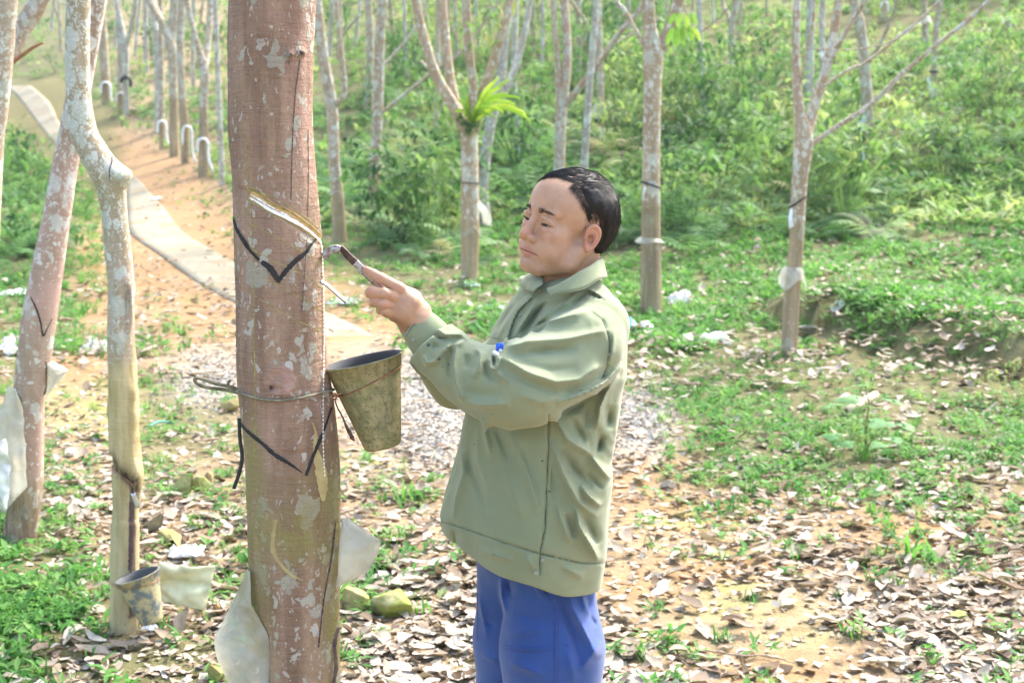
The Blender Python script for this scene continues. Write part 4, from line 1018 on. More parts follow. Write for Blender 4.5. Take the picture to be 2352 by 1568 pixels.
film('rain_guard', [(571, 1300), (540, 1370), (492, 1466), (500, 1510), (530, 1580)], [(573, 1310), (578, 1390), (616, 1460), (620, 1500), (616, 1590)], YT - .02, YT - .082, root, wob=.008, fold=.9)
# the strap tied round the trunk with its loose loop
rr = R[np.argmin(abs(pt[:, 1] - 900))]; c = W(655, 900, YT)
th = np.linspace(0, 2 * math.pi, 60); ring = np.stack([c[0] + (rr * 1.03) * np.cos(th), c[1] + (rr * 1.03) * np.sin(th), c[2] + .004 - .012 * np.cos(th) * 0 - .004 * np.sin(3 * th) + .010 * (th > 9)], -1)
V, F = tube(ring, np.full(60, .0042), 8, .35, 40, up=(0, 0, 1), flat=.5); mkt('tie_strap', (V, F), M_rope, root)
C = catmull(W(*np.array([(548, 895), (530, 888), (500, 882), (470, 872), (452, 868), (447, 873), (455, 882), (480, 890), (520, 895), (548, 902)], float).T, YT - .02), 40)
V, F = tube(C, np.full(40, .0036), 8, .45, 50, flat=.6); mkt('strap_loop', (V, F), M_rope, root)
V, F = tube(catmull(W(*np.array([(528, 893), (524, 884), (526, 876), (530, 874)], float).T, YT - .02), 10), np.full(10, .003), 6, .5, 50); mkt('strap_tail', (V, F), M_rope, root)
V, F = tube(catmull(W(*np.array([(549, 960), (551, 1010), (556, 1050), (548, 1090), (537, 1122)], float).T, YT + .0), 20), np.full(20, .004), 6, .3, 30, flat=.4); mkt('strap_tail', (V, F), M_dark_strap, root)
# the spout driven into the bark
sp_o = empty('latex_spout', W(740, 648, YT), 'small bent metal spout stuck in the right side of the marked trunk', 'spout')
A = catmull(W(*np.array([(737, 646), (752, 656), (775, 676), (795, 694)], float).T, YT - .055), 14); w_ = np.linspace(.010, .012, 14)
G = np.stack([A + np.array([0, -1, .25]) * w_[:, None], A + np.array([-.1, -.2, -.3]) * w_[:, None] * .9, A + np.array([0, 1, .25]) * w_[:, None]], 1)
Gs = np.stack([catmull(g, 7) for g in G]); V, F = solid_sheet(Gs, .0015); mk('trough', V, F, M_metal, sp_o)
V, F = tube(W(*np.array([(792, 688), (797, 694)], float).T, YT - .066), [.003, .0015], 6); mkt('lip', (V, F), M_latex, sp_o)

# ---- the pale bent tree
YS = ghit(287, 1445)[1]
SP = [(287, 1445, 70), (286, 1300, 66), (287, 1200, 66), (289, 1140, 67), (290, 1085, 74), (287, 1040, 73), (283, 960, 69), (281, 850, 66), (277, 760, 61), (277, 640, 58), (269, 560, 60), (262, 490, 57), (254, 430, 66), (238, 390, 68), (212, 345, 65), (194, 310, 62), (184, 260, 58), (179, 190, 54), (178, 100, 53), (180, 0, 52), (184, -200, 50), (200, -520, 44), (200, -900, 36)]
sp2 = [(287, 1475, 78)] + SP
V, F = trunk_mesh(sp2, YS, 64, n=330, bump=.035, freq=7, seed=5.1)
x, y, _ = proj(V); ns = len(V)
Sx = np.array(sp2, float); Cc = W(np.interp(y, np.sort(Sx[:, 1]), Sx[np.argsort(Sx[:, 1]), 0]), y, YS); Nr = V - Cc; Nr /= np.linalg.norm(Nr, axis=1)[:, None] + 1e-9
near = V[:, 1] < YS + .02
d = .0016 * fbm(V * (50, 50, 20), 4) + .006 * sstep(790, 840, y) * fbm(V * (26, 26, 20), 3) * sstep(1100, 1060, y)
for X_, Y_, rx, ry, a in ((278, 400, 20, 24, .034), (300, 905, 14, 22, .010), (305, 960, 14, 26, .010), (312, 1085, 14, 30, .012), (300, 665, 16, 30, .006), (296, 740, 18, 30, .005), (262, 480, 30, 20, .0)):
    q = np.hypot((x - X_) / rx, (y - Y_) / ry); d += a * np.exp(-q * q) * (near | (X_ > 297))
q = np.hypot((x - 276) / 18, (y - 402) / 22); d += np.where(near, .002 * np.sin(q * 16) * np.exp(-(q * .8) ** 2), 0)
q = np.hypot((x - 284) / 17, (y - 715) / 68); d += np.where(near, -.004 * sstep(1, .7, q) + .003 * np.exp(-((q - 1) / .18) ** 2), 0)
gb, _, gs = poly_dist(x, y, [(248, 1052), (262, 1078), (285, 1095), (303, 1108), (309, 1125)]); d -= np.where(near, .012 * np.exp(-(gb / 9) ** 2), 0); d -= np.where((gs > 0) & near & (y > 1050) & (y < 1200), .004, 0)
V = V + Nr * d[:, None]
at = attr_fun(None, x, y, V)
k = sstep(815, 850, y + 20 * P2(V[:, 0], V[:, 1], 20))
at['lichen'] = (1 - k) * (.55 + .45 * sstep(560, 380, y) - .35 * np.exp(-((y - 700) / 90) ** 2)); at['pink'] = (1 - k) * sstep(440, 600, y) * (.5 + P2(V[:, 0], V[:, 2], 6)) * .9
at['ochre'] = k * .95; at['green'] = np.maximum((1 - k) * sstep(700, 830, y) * .5, .35 * np.exp(-((y - 440) / 40) ** 2)); at['green'] = np.maximum(at['green'], sstep(1120, 1180, y) * .45 * sstep(300, 270, x))
at['ochre'] *= 1 - .35 * sstep(1110, 1160, y)
at['dark'] = np.where(near, 1.0 * np.exp(-((gb) / 13) ** 2) + .9 * (np.abs(x - 306 + (y - 1130) * .012) < 8) * (y > 1130) * (y < 1420) + .9 * np.exp(-(np.hypot((x - 292) / 6, (y - 700) / 50)) ** 2), 0)
at['dark'] = np.clip(at['dark'] + .5 * np.where(near & (gs < 0), np.exp(-(gb / 22) ** 2), 0), 0, 1)
rs = empty('rubber_tree', W(287, 1445, YS), 'slim pale tree bent at a knobbly elbow, with an ochre lower stem', 'tree', 'near rubber trees')
mkt('trunk', (V, F), M_bark_pale, rs, at); SB = bvh_of((V, F)); cxS = lambda yy: float(np.interp(yy, np.sort(Sx[:, 1]), Sx[np.argsort(Sx[:, 1]), 0]))
v, f = decal(SB, [(257, 361, 3), (256, 375, 3), (252, 388, 2.5), (252, 415, 2)], .0015, cx=cxS, rough=.3); mk('bark_crack', v, f, M_crack, rs)
v, f = decal(SB, [(249, 1060, 3), (262, 1080, 3), (285, 1096, 3), (306, 1112, 3)], .003, cx=cxS, rough=.2); mk('cut_groove', v, f, simple('groove_bark', (.42, .22, .14), .8), rs)
for L in ([(305, 1120), (304, 1200), (301, 1300), (299, 1400)], [(299, 1150), (298, 1230), (296, 1310)]):
    v, f = decal(SB, [(a, b, 4) for a, b in L], .0015, cx=cxS, rough=.4, nx=2); mk('sap_stain', v, f, M_crack, rs)
crown_leaves('crown', [W(200, -900, YS), W(260, -1040, YS), W(150, -1100, YS)], .8, 260, .17, rs, 12)
so2 = empty('latex_spout', W(305, 1138, YS), 'small shiny metal spout on the ochre stem above the grey bucket', 'spout')
G = np.stack([catmull(W(*np.array(a, float).T, YS - .075), 8) for a in ([(300, 1132), (305, 1148), (313, 1165)], [(305, 1135), (311, 1150), (318, 1168)], [(310, 1132), (316, 1146), (322, 1160)])], 1); G[:, 1, 1] += .006
V, F = solid_sheet(G, .0015); mk('trough', V, F, M_metal, so2)

# ---- the reddish leaning tree behind it
YL = ghit(48, 1240)[1]
LP = [(45, 1240, 78), (60, 1120, 76), (62, 1020, 74), (66, 920, 72), (78, 820, 76), (92, 720, 78), (112, 600, 70), (130, 500, 62), (146, 400, 58), (165, 300, 54), (190, 160, 50), (222, 0, 46), (262, -200, 42), (300, -420, 36), (340, -800, 30)]
V, F = trunk_mesh([(38, 1270, 92)] + LP, YL, 40, n=220, bump=.035, freq=6, seed=9.); x, y, _ = proj(V)
V = V + 0; at = attr_fun(None, x, y, V); k = sstep(740, 600, y)
at['lichen'] = .25 + .65 * sstep(700, 450, y); at['pink'] = np.clip(sstep(300, 420, y) * sstep(900, 600, y) * (.7 + .6 * P2(V[:, 0], V[:, 2], 5)) + .3 * sstep(800, 1000, y), 0, 1); at['dark'] = .8 * sstep(1090, 1120, y) * (.5 + P2(V[:, 0] * 3, V[:, 2], 6)); at['ochre'] = .35 * sstep(1080, 1130, y)
rl = empty('rubber_tree', W(45, 1240, YL), 'leaning reddish tree with torn plastic sheets at its foot, behind the pale bent tree', 'tree', 'near rubber trees')
mkt('trunk', (V, F), M_bark_lean, rl, at); LB = bvh_of((V, F)); Lx = np.array(LP, float); cxL = lambda yy: float(np.interp(yy, np.sort(Lx[:, 1]), Lx[np.argsort(Lx[:, 1]), 0]))
for L in ([(71, 682, 3), (85, 712, 4), (93, 740, 4), (99, 771, 4), (108, 754, 2), (119, 732, 1.5)], [(33, 890, 4), (48, 925, 5), (49, 1000, 5), (56, 1070, 4), (60, 1110, 3)], [(105, 830, 2), (106, 880, 3), (102, 905, 5)]):
    v, f = decal(LB, L, .002, cx=cxL, rough=.15); mk('painted_mark', v, f, M_black, rl)
film('rain_guard', [(20, 885), (-20, 1000), (-30, 1100), (5, 1180)], [(36, 890), (50, 940), (60, 1060), (62, 1118)], YL - .10, YL - .13, rl, wob=.02)
film('rain_guard', [(-10, 1020), (-30, 1090), (0, 1130), (12, 1175)], [(14, 1005), (24, 1060), (22, 1120), (18, 1168)], YL - .16, YL - .17, rl, M_film_w, wob=.03)
film('rain_guard', [(110, 835), (112, 860), (110, 890), (105, 925)], [(120, 828), (158, 850), (140, 872), (116, 892)], YL - .02, YL + .02, rl, wob=.012)
crown_leaves('crown', [W(300, -800, YL), W(380, -900, YL)], .8, 220, .17, rl, 13)
# ---- the tree cut by the left edge, and the one leaning behind it
YE = 5.4
lp = [(-70, 1250, 70), (-40, 700, 62), (-18, 330, 52), (-6, 260, 46), (4, 150, 48), (14, 0, 50), (30, -250, 46), (60, -850, 36)]
re = empty('rubber_tree', W(-70, 1250, YE), 'lichened trunk cut off by the left edge of the picture', 'tree', 'near rubber trees')
V, F = trunk_mesh(lp, YE, 32, n=120, seed=2.); x, y, _ = proj(V); mkt('trunk', (V, F), M_bark_pale, re, dict(attr_fun(None, x, y, V), pink=np.full(len(V), .4), lichen=np.full(len(V), .7)))
crown_leaves('crown', [W(60, -850, YE), W(-60, -950, YE)], .9, 220, .17, re, 15)
Yb = 9.5; rb = empty('rubber_tree', W(-420, 820, Yb), 'pale trunk leaning right just behind the one at the left edge', 'tree', 'near rubber trees')
V, F = trunk_mesh([(-640, 1000, 60), (-420, 820, 50), (-210, 480, 46), (-50, 240, 42), (27, 115, 40), (58, 55, 40), (90, 0, 42), (200, -260, 36)], Yb, 24, n=80, seed=4.); x, y, _ = proj(V); mkt('trunk', (V, F), M_bark_lean, rb, attr_fun(None, x, y, V))
V, F = trunk_mesh([(20, 150, 10), (50, 128, 9), (75, 110, 8), (100, 98, 5)], Yb - .3, 8, n=14, seed=1.); x, y, _ = proj(V); mkt('limb', (V, F), simple('red_brown_twig', (.30, .13, .07), .8, .3), rb)
crown_leaves('crown', [W(220, -330, Yb)], 1.2, 220, .17, rb, 16)
# ------------------------------------------------------------------ the man
def axes(yaw, pitch, roll):
    f = np.array([-math.sin(yaw), -math.cos(yaw), 0]); l = np.array([math.cos(yaw), -math.sin(yaw), 0]); u = np.array([0, 0, 1.])
    f2 = f * math.cos(pitch) + u * math.sin(pitch); u2 = u * math.cos(pitch) - f * math.sin(pitch)
    u3 = u2 * math.cos(roll) + l * math.sin(roll); l3 = l * math.cos(roll) - u2 * math.sin(roll)
    return np.stack([f2, l3, u3])          # rows
HR = axes(D2R(54), D2R(6), D2R(10)); HS = .00102
HO = W(1357, 547, 2.93) - HR[1] * 80 * HS
def h2w(p): return HO + (np.asarray(p, float) @ HR) * HS
def w2h(P): return (P - HO) @ HR.T / HS

def s_cran(P):
    d = s_ell(P, (-6, 0, 46), (92, 75, 78)); d = smin(d, s_ell(P, (38, 0, 52), (50, 60, 54)), 18)
    return smin(d, s_ell(P, (-30, 0, 10), (62, 62, 60)), 20)
EC = np.array([-2, 80, 0.]); EB = np.array([-.90, .42, -.08]); EB /= np.linalg.norm(EB); EK = np.array([-.14, .06, .98]); EK -= EB * (EK @ EB); EK /= np.linalg.norm(EK); EN = np.cross(EK, EB); EN *= np.sign(EN[1])
def s_ear(P):
    q = P - EC; b = q @ EB; n = q @ EN; k = q @ EK
    b = b * 1.05 / (1 + .010 * np.clip(k, -30, 30)); k = k * 1.12
    rho = np.sqrt((b / 16.0) ** 2 + (k / 29) ** 2) + 1e-6; m = 20.0
    plate = np.maximum(np.abs(n) - 2.4, (rho - 1) * m)
    ang = np.arctan2(k, b)     # 0 = back, pi = front
    helix = np.hypot((rho - .95) * m, n - 1.8) - 3.3 * (.55 + .45 * sstep(2.9, 2.2, np.abs(ang + .25)))
    anti = np.hypot((rho - .58) * m, n - 1.4) - 2.6 * sstep(1.9, 1.2, np.abs(ang)) + 1.5 * sstep(1.2, 1.9, np.abs(ang)) * 3
    d = smin(smin(plate, helix, 2.5), anti, 2.5)
    def sp(cb, cn, ck, r): return np.sqrt((b - cb) ** 2 + (n - cn) ** 2 + (k - ck) ** 2) - r
    d = smax(d, -(np.sqrt(((b + 2) / 8.5) ** 2 + ((n - 4) / 7) ** 2 + ((k + 3) / 11) ** 2) - 1) * 8, 2)
    d = smin(d, sp(-13, 2, -4, 4.2), 3); d = smin(d, np.sqrt((b + 5) ** 2 + ((n + 0) * 1.7) ** 2 + ((k + 25)) ** 2) - 8.5, 4)
    return d
def s_head(P):
    A = np.stack([P[:, 0], np.abs(P[:, 1]), P[:, 2]], -1)
    d = s_cran(P)
    d = smin(d, s_ell(P, (44, 0, -12), (44, 56, 60)), 16)
    d = smin(d, s_ell(A, (58, 38, -8), (26, 24, 21)), 14)           # cheekbones
    d = smin(d, s_ell(A, (50, 34, -42), (36, 28, 32)), 14)          # full cheeks
    d = smin(d, s_cone(A, (2, 58, -30), (22, 50, -60), 19, 19), 16); d = smin(d, s_cone(A, (22, 50, -60), (66, 18, -80), 18, 17), 14)
    d = smin(d, s_ell(P, (74, 0, -79), (18, 25, 16)), 13)           # chin
    d = smin(d, s_ell(P, (40, 0, -74), (46, 40, 20)), 14)           # under the chin
    d = smin(d, s_ell(P, (70.5, 0, -45), (25, 32, 28)), 15)           # muzzle
    d = smin(d, s_cone(A, (84, 8, 37), (70, 44, 34), 9, 7), 9)      # brow ridge
    d = smax(d, -s_ell(A, (95, 31, 17), (16, 17, 10)), 9)           # sockets
    d = smax(d, -s_ell(A, (97, 13, 12), (12, 6, 12)), 8)
    d = smin(d, s_cone(P, (84, 0, 26), (102, 0, -12), 7, 10), 9)      # nose
    d = smin(d, s_ell(P, (104.5, 0, -16), (12, 12.5, 11)), 7); d = smin(d, s_ell(A, (95, 15.5, -23), (12, 8.5, 8)), 5)
    d = smax(d, -s_ell(A, (103, 8, -31), (6.5, 3.6, 4)), 2)
    d = smax(d, -s_ell(A, (106, 24, -26), (12, 3.5, 14)), 5)          # groove beside the nose
    E = np.array([73, 32.5, 15.]); d = smin(d, s_ell(A, E, (14.6, 16.5, 14.2)), 5)                       # lids over the eyeball
    d = smin(d, s_chain(A, [(85, 20, 22, 2), (87, 30, 24.5, 2.6), (84, 42, 22, 2.4), (78, 51, 14, 2)], 2), 5)     # lid fold
    d = smin(d, s_chain(A, [(84, 21, 2, 1.5), (85, 32, -1, 2.0), (80, 45, 2, 1.6)], 2), 7)
    q = A - np.array([86, 33, 10.5]); zz = q[:, 2] + .012 * q[:, 1] ** 2 * 1 - .07 * q[:, 1]
    d = smax(d, -np.maximum(np.abs(zz) - 2.7 * (1 - (q[:, 1] / 17) ** 2), np.abs(q[:, 0]) - 9), 1.2)
    up = s_chain(A, [(93.5, 0, -46, 2.6), (91.5, 9, -46, 2.7), (86.5, 19, -49, 2.5), (82, 28, -52, 1.3)], 3); lo = s_chain(A, [(90.5, 0, -56, 3.4), (88.5, 10, -55.5, 3.1), (85.5, 19, -54, 2.6), (82, 27, -52.5, 1.2)], 3)
    d = smin(d, smin(up, lo, 1.2), 3.0)
    d = smax(d, -(s_chain(A, [(101, 0, -50.5, 1.1), (98, 10, -50.5, 1.1), (91, 20, -52, 1.3), (84, 29, -54.5, 1.7)], 1)), 1.5)
    d = smax(d, -s_ell(P, (96, 0, -66), (7, 15, 4)), 5); d = smax(d, -s_ell(P, (101, 0, -31), (4, 2.5, 6)), 3)
    d = smin(d, s_chain(P, [(-22, 0, -30, 58), (-34, 4, -100, 54), (-36, 4, -190, 52)], 20), 14)
    d = smin(d, s_cone(P, (30, 5, -105), (24, 8, -150), 12, 14), 18)
    ear = s_ear(P); d = smin(d, ear, 3.5)
    B = P * np.array([1, -1, 1]); d = smin(d, s_ear(B), 3.5)
    return d + .25 * vnoise(P / 9.0)
HV, HF = surface_net(s_head, (-115, -105, -175), (135, 108, 140), 1.9)

HL_U = [-60, -12, 0, 20, 45, 60, 80, 95, 110, 125, 140]; HL_F = [-24, 9, 9, 8, 12, 20, 32, 42, 53, 60, 64]
def hair_t(P):
    """signed distance inside the hair area (mm), in head coordinates"""
    f, l, u = P[:, 0], np.abs(P[:, 1]), P[:, 2]
    ft = np.interp(P[:, 1], [-62, -35, 0, 28, 46, 60], [66, 66, 57, 42, 27, 32]); k_ = sstep(88, 104, u)
    fl = np.interp(u, HL_U, HL_F) * (1 - k_) + ft * k_ + 3.0 * vnoise(P / 9.0)
    a = fl - f
    ear = (np.hypot((f + 3) / 19, (u - 2) / 34) - 1) * 20; ear = np.where(f > 12, 50, ear)
    low = np.where(f > 10, u + 8, np.where(f > -14, u - 26 + 0 * f, u + 52 + .15 * (f + 14)))
    low = np.where((f <= -14), u + 52, low)
    return np.minimum(np.minimum(a, ear), low)
def hair_flow(p):
    f, l, u = p[..., 0], p[..., 1], p[..., 2]
    wv = p - np.array([-66, 8, 96.]); nn = np.linalg.norm(wv, axis=-1, keepdims=True) + 1e-6; d = wv / nn
    top = sstep(50, 100, u)[..., None]
    d = d + top * np.array([1.0, -.45, 0]) + (1 - top) * np.array([-.25, 0, -1.1])
    d = d + (sstep(40, 90, u) * sstep(10, 40, f))[..., None] * np.array([.4, -.2, .0])
    return d
def s_hair(P):
    t = hair_t(P); th = sstep(-3, 24, t)
    u, f = P[:, 2], P[:, 0]
    T = 5.5 + 6 * sstep(20, -60, f) * sstep(90, 40, u) - 3.0 * sstep(90, 115, u) * sstep(-50, 0, f)
    fl = hair_flow(P); c = np.stack([P[:, 0] * .3 + P[:, 1] * .9, P[:, 1] * .5 + P[:, 2] * .2, P[:, 2] * .25 - P[:, 0] * .35], -1)
    return s_cran(P) - (-3 + (T + 3) * th) + 1.3 * fbm(c / 4.5, 3) + 1.6 * vnoise(P / 16) * th
AV, AF = surface_net(s_hair, (-125, -100, -62), (90, 100, 145), 2.2)
AB = BVHTree.FromPolygons([tuple(v) for v in AV], [tuple(int(i) for i in f) for f in AF])
HB = BVHTree.FromPolygons([tuple(v) for v in HV], [tuple(int(i) for i in f) for f in HF])

t = NT('skin'); n1 = t.noise(45, 5); n2 = t.noise(420, 3)
c = t.mix(t.ramp(n1, .3, .7), (.44, .255, .165, 1), (.50, .30, .20, 1))
c = t.mix(t.math('MULTIPLY', t.attr('blush'), .75), c, (.56, .20, .135, 1)); c = t.mix(t.math('MULTIPLY', t.attr('stubble_ear_shade'), t.ramp(n2, .3, .65, .25, .75)), c, (.17, .115, .09, 1))
c = t.mix(t.math('MULTIPLY', t.attr('lip'), .75), c, (.40, .16, .13, 1)); t.col(c); t.rough(.48); t.spec(.35)
t.b.inputs['Subsurface Weight'].default_value = .12; t.b.inputs['Subsurface Radius'].default_value = (.012, .004, .002); t.b.inputs['Subsurface Scale'].default_value = 1
t.bump(t.math('ADD', n2, t.noise(160, 4)), .25, .0006); M_skin = t.m
M_hair = NT('black_hair'); t = M_hair; t.col(t.mix(t.noise(90, 3), (.010, .009, .010, 1), (.028, .022, .02, 1))); t.rough(.46); t.spec(.45); M_hair = t.m
M_brow = simple('brow_hair', (.07, .045, .035), .8)
M_eye = NT('eyeball'); t = M_eye; t.col(t.mix(t.attr('iris'), (.42, .36, .32, 1), (.02, .012, .01, 1))); t.rough(.12); M_eye = t.m
def cloth(name, a, b, scale=3, weave=900):
    t = NT(name); n1 = t.noise(scale, 5); n2 = t.noise(45, 4); sp = t.voro(17, None, 'Distance'); c = t.mix(t.ramp(n1, .3, .7), a + (1,), b + (1,))
    c = t.mix(t.ramp(n2, .55, .8, 0, .12), c, tuple(np.array(a) * .5) + (1,))
    spot = t.math('MULTIPLY', t.ramp(sp, .05, .02), t.ramp(t.noise(5, 2), .56, .6)); c = t.mix(t.math('MULTIPLY', spot, .7), c, tuple(np.array(a) * .3) + (1,))
    t.col(c); t.rough(.85); t.spec(.15); t.b.inputs['Sheen Weight'].default_value = .25
    t.bump(t.math('ADD', t.math('MULTIPLY', t.noise(weave, 2), .35), t.noise(26, 4)), .28, .003); return t.m
M_jacket = cloth('olive_cotton', (.215, .245, .145), (.265, .295, .185)); M_trouser = cloth('blue_cotton', (.026, .064, .22), (.052, .102, .31), 4)
M_thread = simple('seam_thread', (.12, .145, .08), .9); M_threadb = simple('blue_seam', (.045, .065, .22), .9)
M_stain = simple('grey_stain', (.09, .10, .085), .9)
M_button = simple('grey_button', (.30, .33, .29), .4, .1, 60, spec=.5)

me_root = empty('person', (0.045, 3.0, 0), 'man in olive jacket and blue trousers holding a tapping knife up to the marked tree', 'person')

# body: torso, arms and legs under the clothes
bl = W(1268, 800, 3.0)[0]
FV = np.array([-.809, -.588, 0]); LV = np.array([.588, -.809, 0])
def s_under(P):
    d = s_chain(P, [(bl, 3.0, 1.36, .05), (bl - .005, 3.0, 1.2, .085), (bl - .01, 3.0, .95, .09), (bl - .02, 3.01, .82, .08)], .05)
    for sg, y, x in ((-1, 2.97, .085), (1, 3.09, .015)):
        d = smin(d, s_chain(P, [(x, y, .80, .06), (x, y, .46, .055), (x, y + .02, .09, .04), (x - .08, y - .02, .04, .03)], .02), .03)
    return d
UV_, UF_ = surface_net(s_under, (-.3, 2.7, -.02), (.45, 3.3, 1.5), .014)
sh = W(1372, 765, 2.88)
def pr(x, y, Y, rp): p = W(x, y, Y); return (p[0], p[1], p[2], px2m(rp, Y))
def mm(x, y, Y, r): p = W(x, y, Y); return (p[0], p[1], p[2], r / 1000)
def s_hand(P):
    d = s_chain(P, [mm(1215, 880, 2.80, 45), mm(1060, 850, 2.82, 38), mm(962, 736, 2.85, 25)], .02)
    pal = None
    for x, y, r in ((917, 664, 11.5), (903, 682, 12), (896, 700, 12), (894, 715, 11)):
        e = s_chain(P, [mm(955 + (y - 690) * .12, 728 + (y - 690) * .18, 2.848, 21), mm((955 + x) / 2 + 6, (728 + y) / 2 - 3, 2.832, 17), mm(x, y, 2.826, r)], .01); pal = e if pal is None else smin(pal, e, .010)
    pal = smin(pal, s_chain(P, [mm(968, 712, 2.855, 19), mm(945, 684, 2.86, 17), mm(925, 668, 2.855, 13)], .01), .014)
    d = smin(d, pal, .014)
    for x, y in ((917, 662), (900, 681), (891, 701), (888, 716)):
        d = smin(d, np.linalg.norm(P - W(x, y, 2.819), axis=1) - .0085, .007)
    fs = [[(917, 662, 2.822, 11.6), (876, 639.5, 2.818, 10.2), (856, 628.5, 2.822, 9.2), (842, 620.5, 2.827, 7.8)],
          [(902, 680, 2.816, 12), (882, 674, 2.806, 11.6), (854, 670, 2.808, 11.2), (850, 672, 2.832, 10), (866, 674, 2.856, 9), (884, 672, 2.86, 8)],
          [(893, 700, 2.816, 11.5), (880, 697, 2.806, 10.8), (862.5, 691, 2.812, 10.4), (858, 694, 2.834, 9.5), (872, 694, 2.856, 8.5), (890, 692, 2.86, 8)],
          [(889, 716, 2.819, 10.5), (884, 713, 2.812, 9.6), (878.5, 708, 2.817, 9.2), (874, 712, 2.836, 8.4), (886, 713, 2.852, 7.6), (898, 710, 2.858, 7)],
          [(952, 700, 2.858, 15), (912, 662, 2.868, 11.5), (880, 646, 2.866, 10.5), (856, 636, 2.858, 9)]]
    fd = None
    for c in fs:
        e = s_chain(P, [mm(*q) for q in c], .004); fd = e if fd is None else smin(fd, e, .0022)
    d = smin(d, fd, .006)
    return d + .0004 * vnoise(P * 130)
WV, WF = surface_net(s_hand, W(832, 760, 2.80) - (0.005, .03, .02), W(1010, 600, 2.80) + (.02, .11, .02), .0013)
def s_hand2(P):      # the right hand, cupped behind the left wrist
    d = s_chain(P, [mm(1105, 885, 3.05, 40), mm(985, 800, 2.97, 30), mm(950, 755, 2.93, 24), mm(925, 720, 2.915, 24)], .015)
    for i in range(4):
        d = smin(d, s_chain(P, [mm(925 + i * 3, 712 + i * 9, 2.915, 12), mm(895 + i * 3, 700 + i * 9, 2.91, 9.5), mm(892 + i * 3, 698 + i * 9, 2.885, 8.5), mm(902 + i * 3, 698 + i * 8, 2.872, 7.5)], .004), .004)
    return smin(d, s_chain(P, [mm(945, 735, 2.92, 15), mm(925, 700, 2.90, 10.5), mm(905, 680, 2.885, 9)], .006), .01)
W2, F2_ = surface_net(s_hand2, W(870, 770, 2.85) - (.02, .02, .03), W(1010, 650, 2.95) + (.04, .06, .03), .0022)
HW = h2w(HV)
nh = len(HV); A = np.abs(HV[:, 1]); f, l, u = HV.T
lipm = np.maximum(sstep(3.2, .6, np.abs(s_chain(np.stack([f, A, u], -1), [(96, 0, -46, 2.4), (94, 9, -46, 2.4), (88, 19, -49, 1.8), (84, 25, -51, 1)], 3))), sstep(3.2, .6, np.abs(s_chain(np.stack([f, A, u], -1), [(94, 0, -56, 3.2), (92, 10, -55.5, 2.9), (87, 18, -54, 2.0), (84, 24, -52.5, 1)], 3)))) * (f > 78)
earm = sstep(3, 0, s_ear(HV)) * (A > 72)
EQ = HV - EC; con = sstep(13, 6, np.hypot(EQ @ EB + 2, (EQ @ EK + 2) * .75)) * (A > 64)
bl_ = np.clip(.2 * np.exp(-(((f - 72) / 26) ** 2 + ((A - 42) / 22) ** 2 + ((u + 10) / 20) ** 2)) + .5 * earm + .9 * con + .5 * np.exp(-(((f - 112) / 16) ** 2 + (A / 18) ** 2 + ((u + 12) / 14) ** 2)), 0, 1)
st = np.clip(.34 * sstep(-46, -72, u + .25 * (A - 40)) * (u > -112) * sstep(-5, 20, f) * (1 - lipm) + .28 * (f > 95) * (u < -27) * (u > -38) * (A < 26) + .55 * sstep(-9, 2, hair_t(HV)) * (u > -10) + .75 * con + .18 * sstep(14, 4, np.abs(f - 20)) * sstep(15, 0, u) * sstep(-30, -12, u) * (A > 50), 0, 1)  # beard and scalp hair tone, plus shade painted dark into the ear hollow
def z(n): return np.zeros(n)
BV, BF = join([(HW, HF), (WV, WF), (W2, F2_), (UV_, UF_)])
k = len(BV) - nh
fx, fy, _ = proj(WV); hb = np.clip(sum(np.exp(-np.hypot(fx - a, fy - b) ** 2 / 50) for a, b in ((915, 662), (897, 681), (889, 701), (876, 639), (853, 670), (862, 691), (842, 621))) * .55, 0, 1)
body = mk('body', BV, BF, M_skin, me_root, attrs=dict(lip=np.concatenate([lipm, z(k)]), blush=np.concatenate([bl_, hb, z(k - len(WV))]), stubble_ear_shade=np.concatenate([st, z(k)])))
hair = mk('hair', h2w(AV), AF, M_hair, me_root)
# strands
def strands(seeds, n, step, lift, rad, flow, seed, jit=.12, bvh=AB, end=.25):
    r = np.random.default_rng(seed); out = []
    for s in seeds:
        p = np.array(s, float); pts = []; jd = r.normal(0, jit, 3); lf = lift * r.uniform(.4, 1.4)
        for i in range(n):
            q, nn, _, _ = bvh.find_nearest(Vector(p)); q = np.array(q); nn = np.array(nn)
            if nn @ (q - np.array([-6, 0, 40])) < 0: nn = -nn
            pts.append(q + nn * lf * (1 + i / n))
            dd = flow(q[None])[0] + jd; dd = dd - nn * (dd @ nn); dd /= np.linalg.norm(dd) + 1e-9; p = q + dd * step
        out.append(np.array(pts))
    return out
def hair_mesh(lines, r0, name, parent, mat=None, xf=h2w):
    Vs, n0, Fs = [], 0, []
    tri = np.array([[0, 1], [.87, -.5], [-.87, -.5]])
    for L in lines:
        n = len(L); T = np.gradient(L, axis=0); T /= np.linalg.norm(T, axis=1)[:, None] + 1e-9
        a = np.cross(T, [.3, .5, .81]); a /= np.linalg.norm(a, axis=1)[:, None] + 1e-9; b = np.cross(a, T)
        rr = r0 * np.linspace(1, .25, n)
        V = (L[:, None] + (a[:, None] * tri[None, :, :1] + b[:, None] * tri[None, :, 1:]) * rr[:, None, None]).reshape(-1, 3)
        Vs.append(V); Fs.append(grid_faces(n, 3, True) + n0); n0 += 3 * n
    return mk(name, xf(np.concatenate(Vs)), np.concatenate(Fs), mat or M_hair, parent)
ht = hair_t(AV); r = np.random.default_rng(5)
outside = np.array(s_cran(AV) > -2.0)
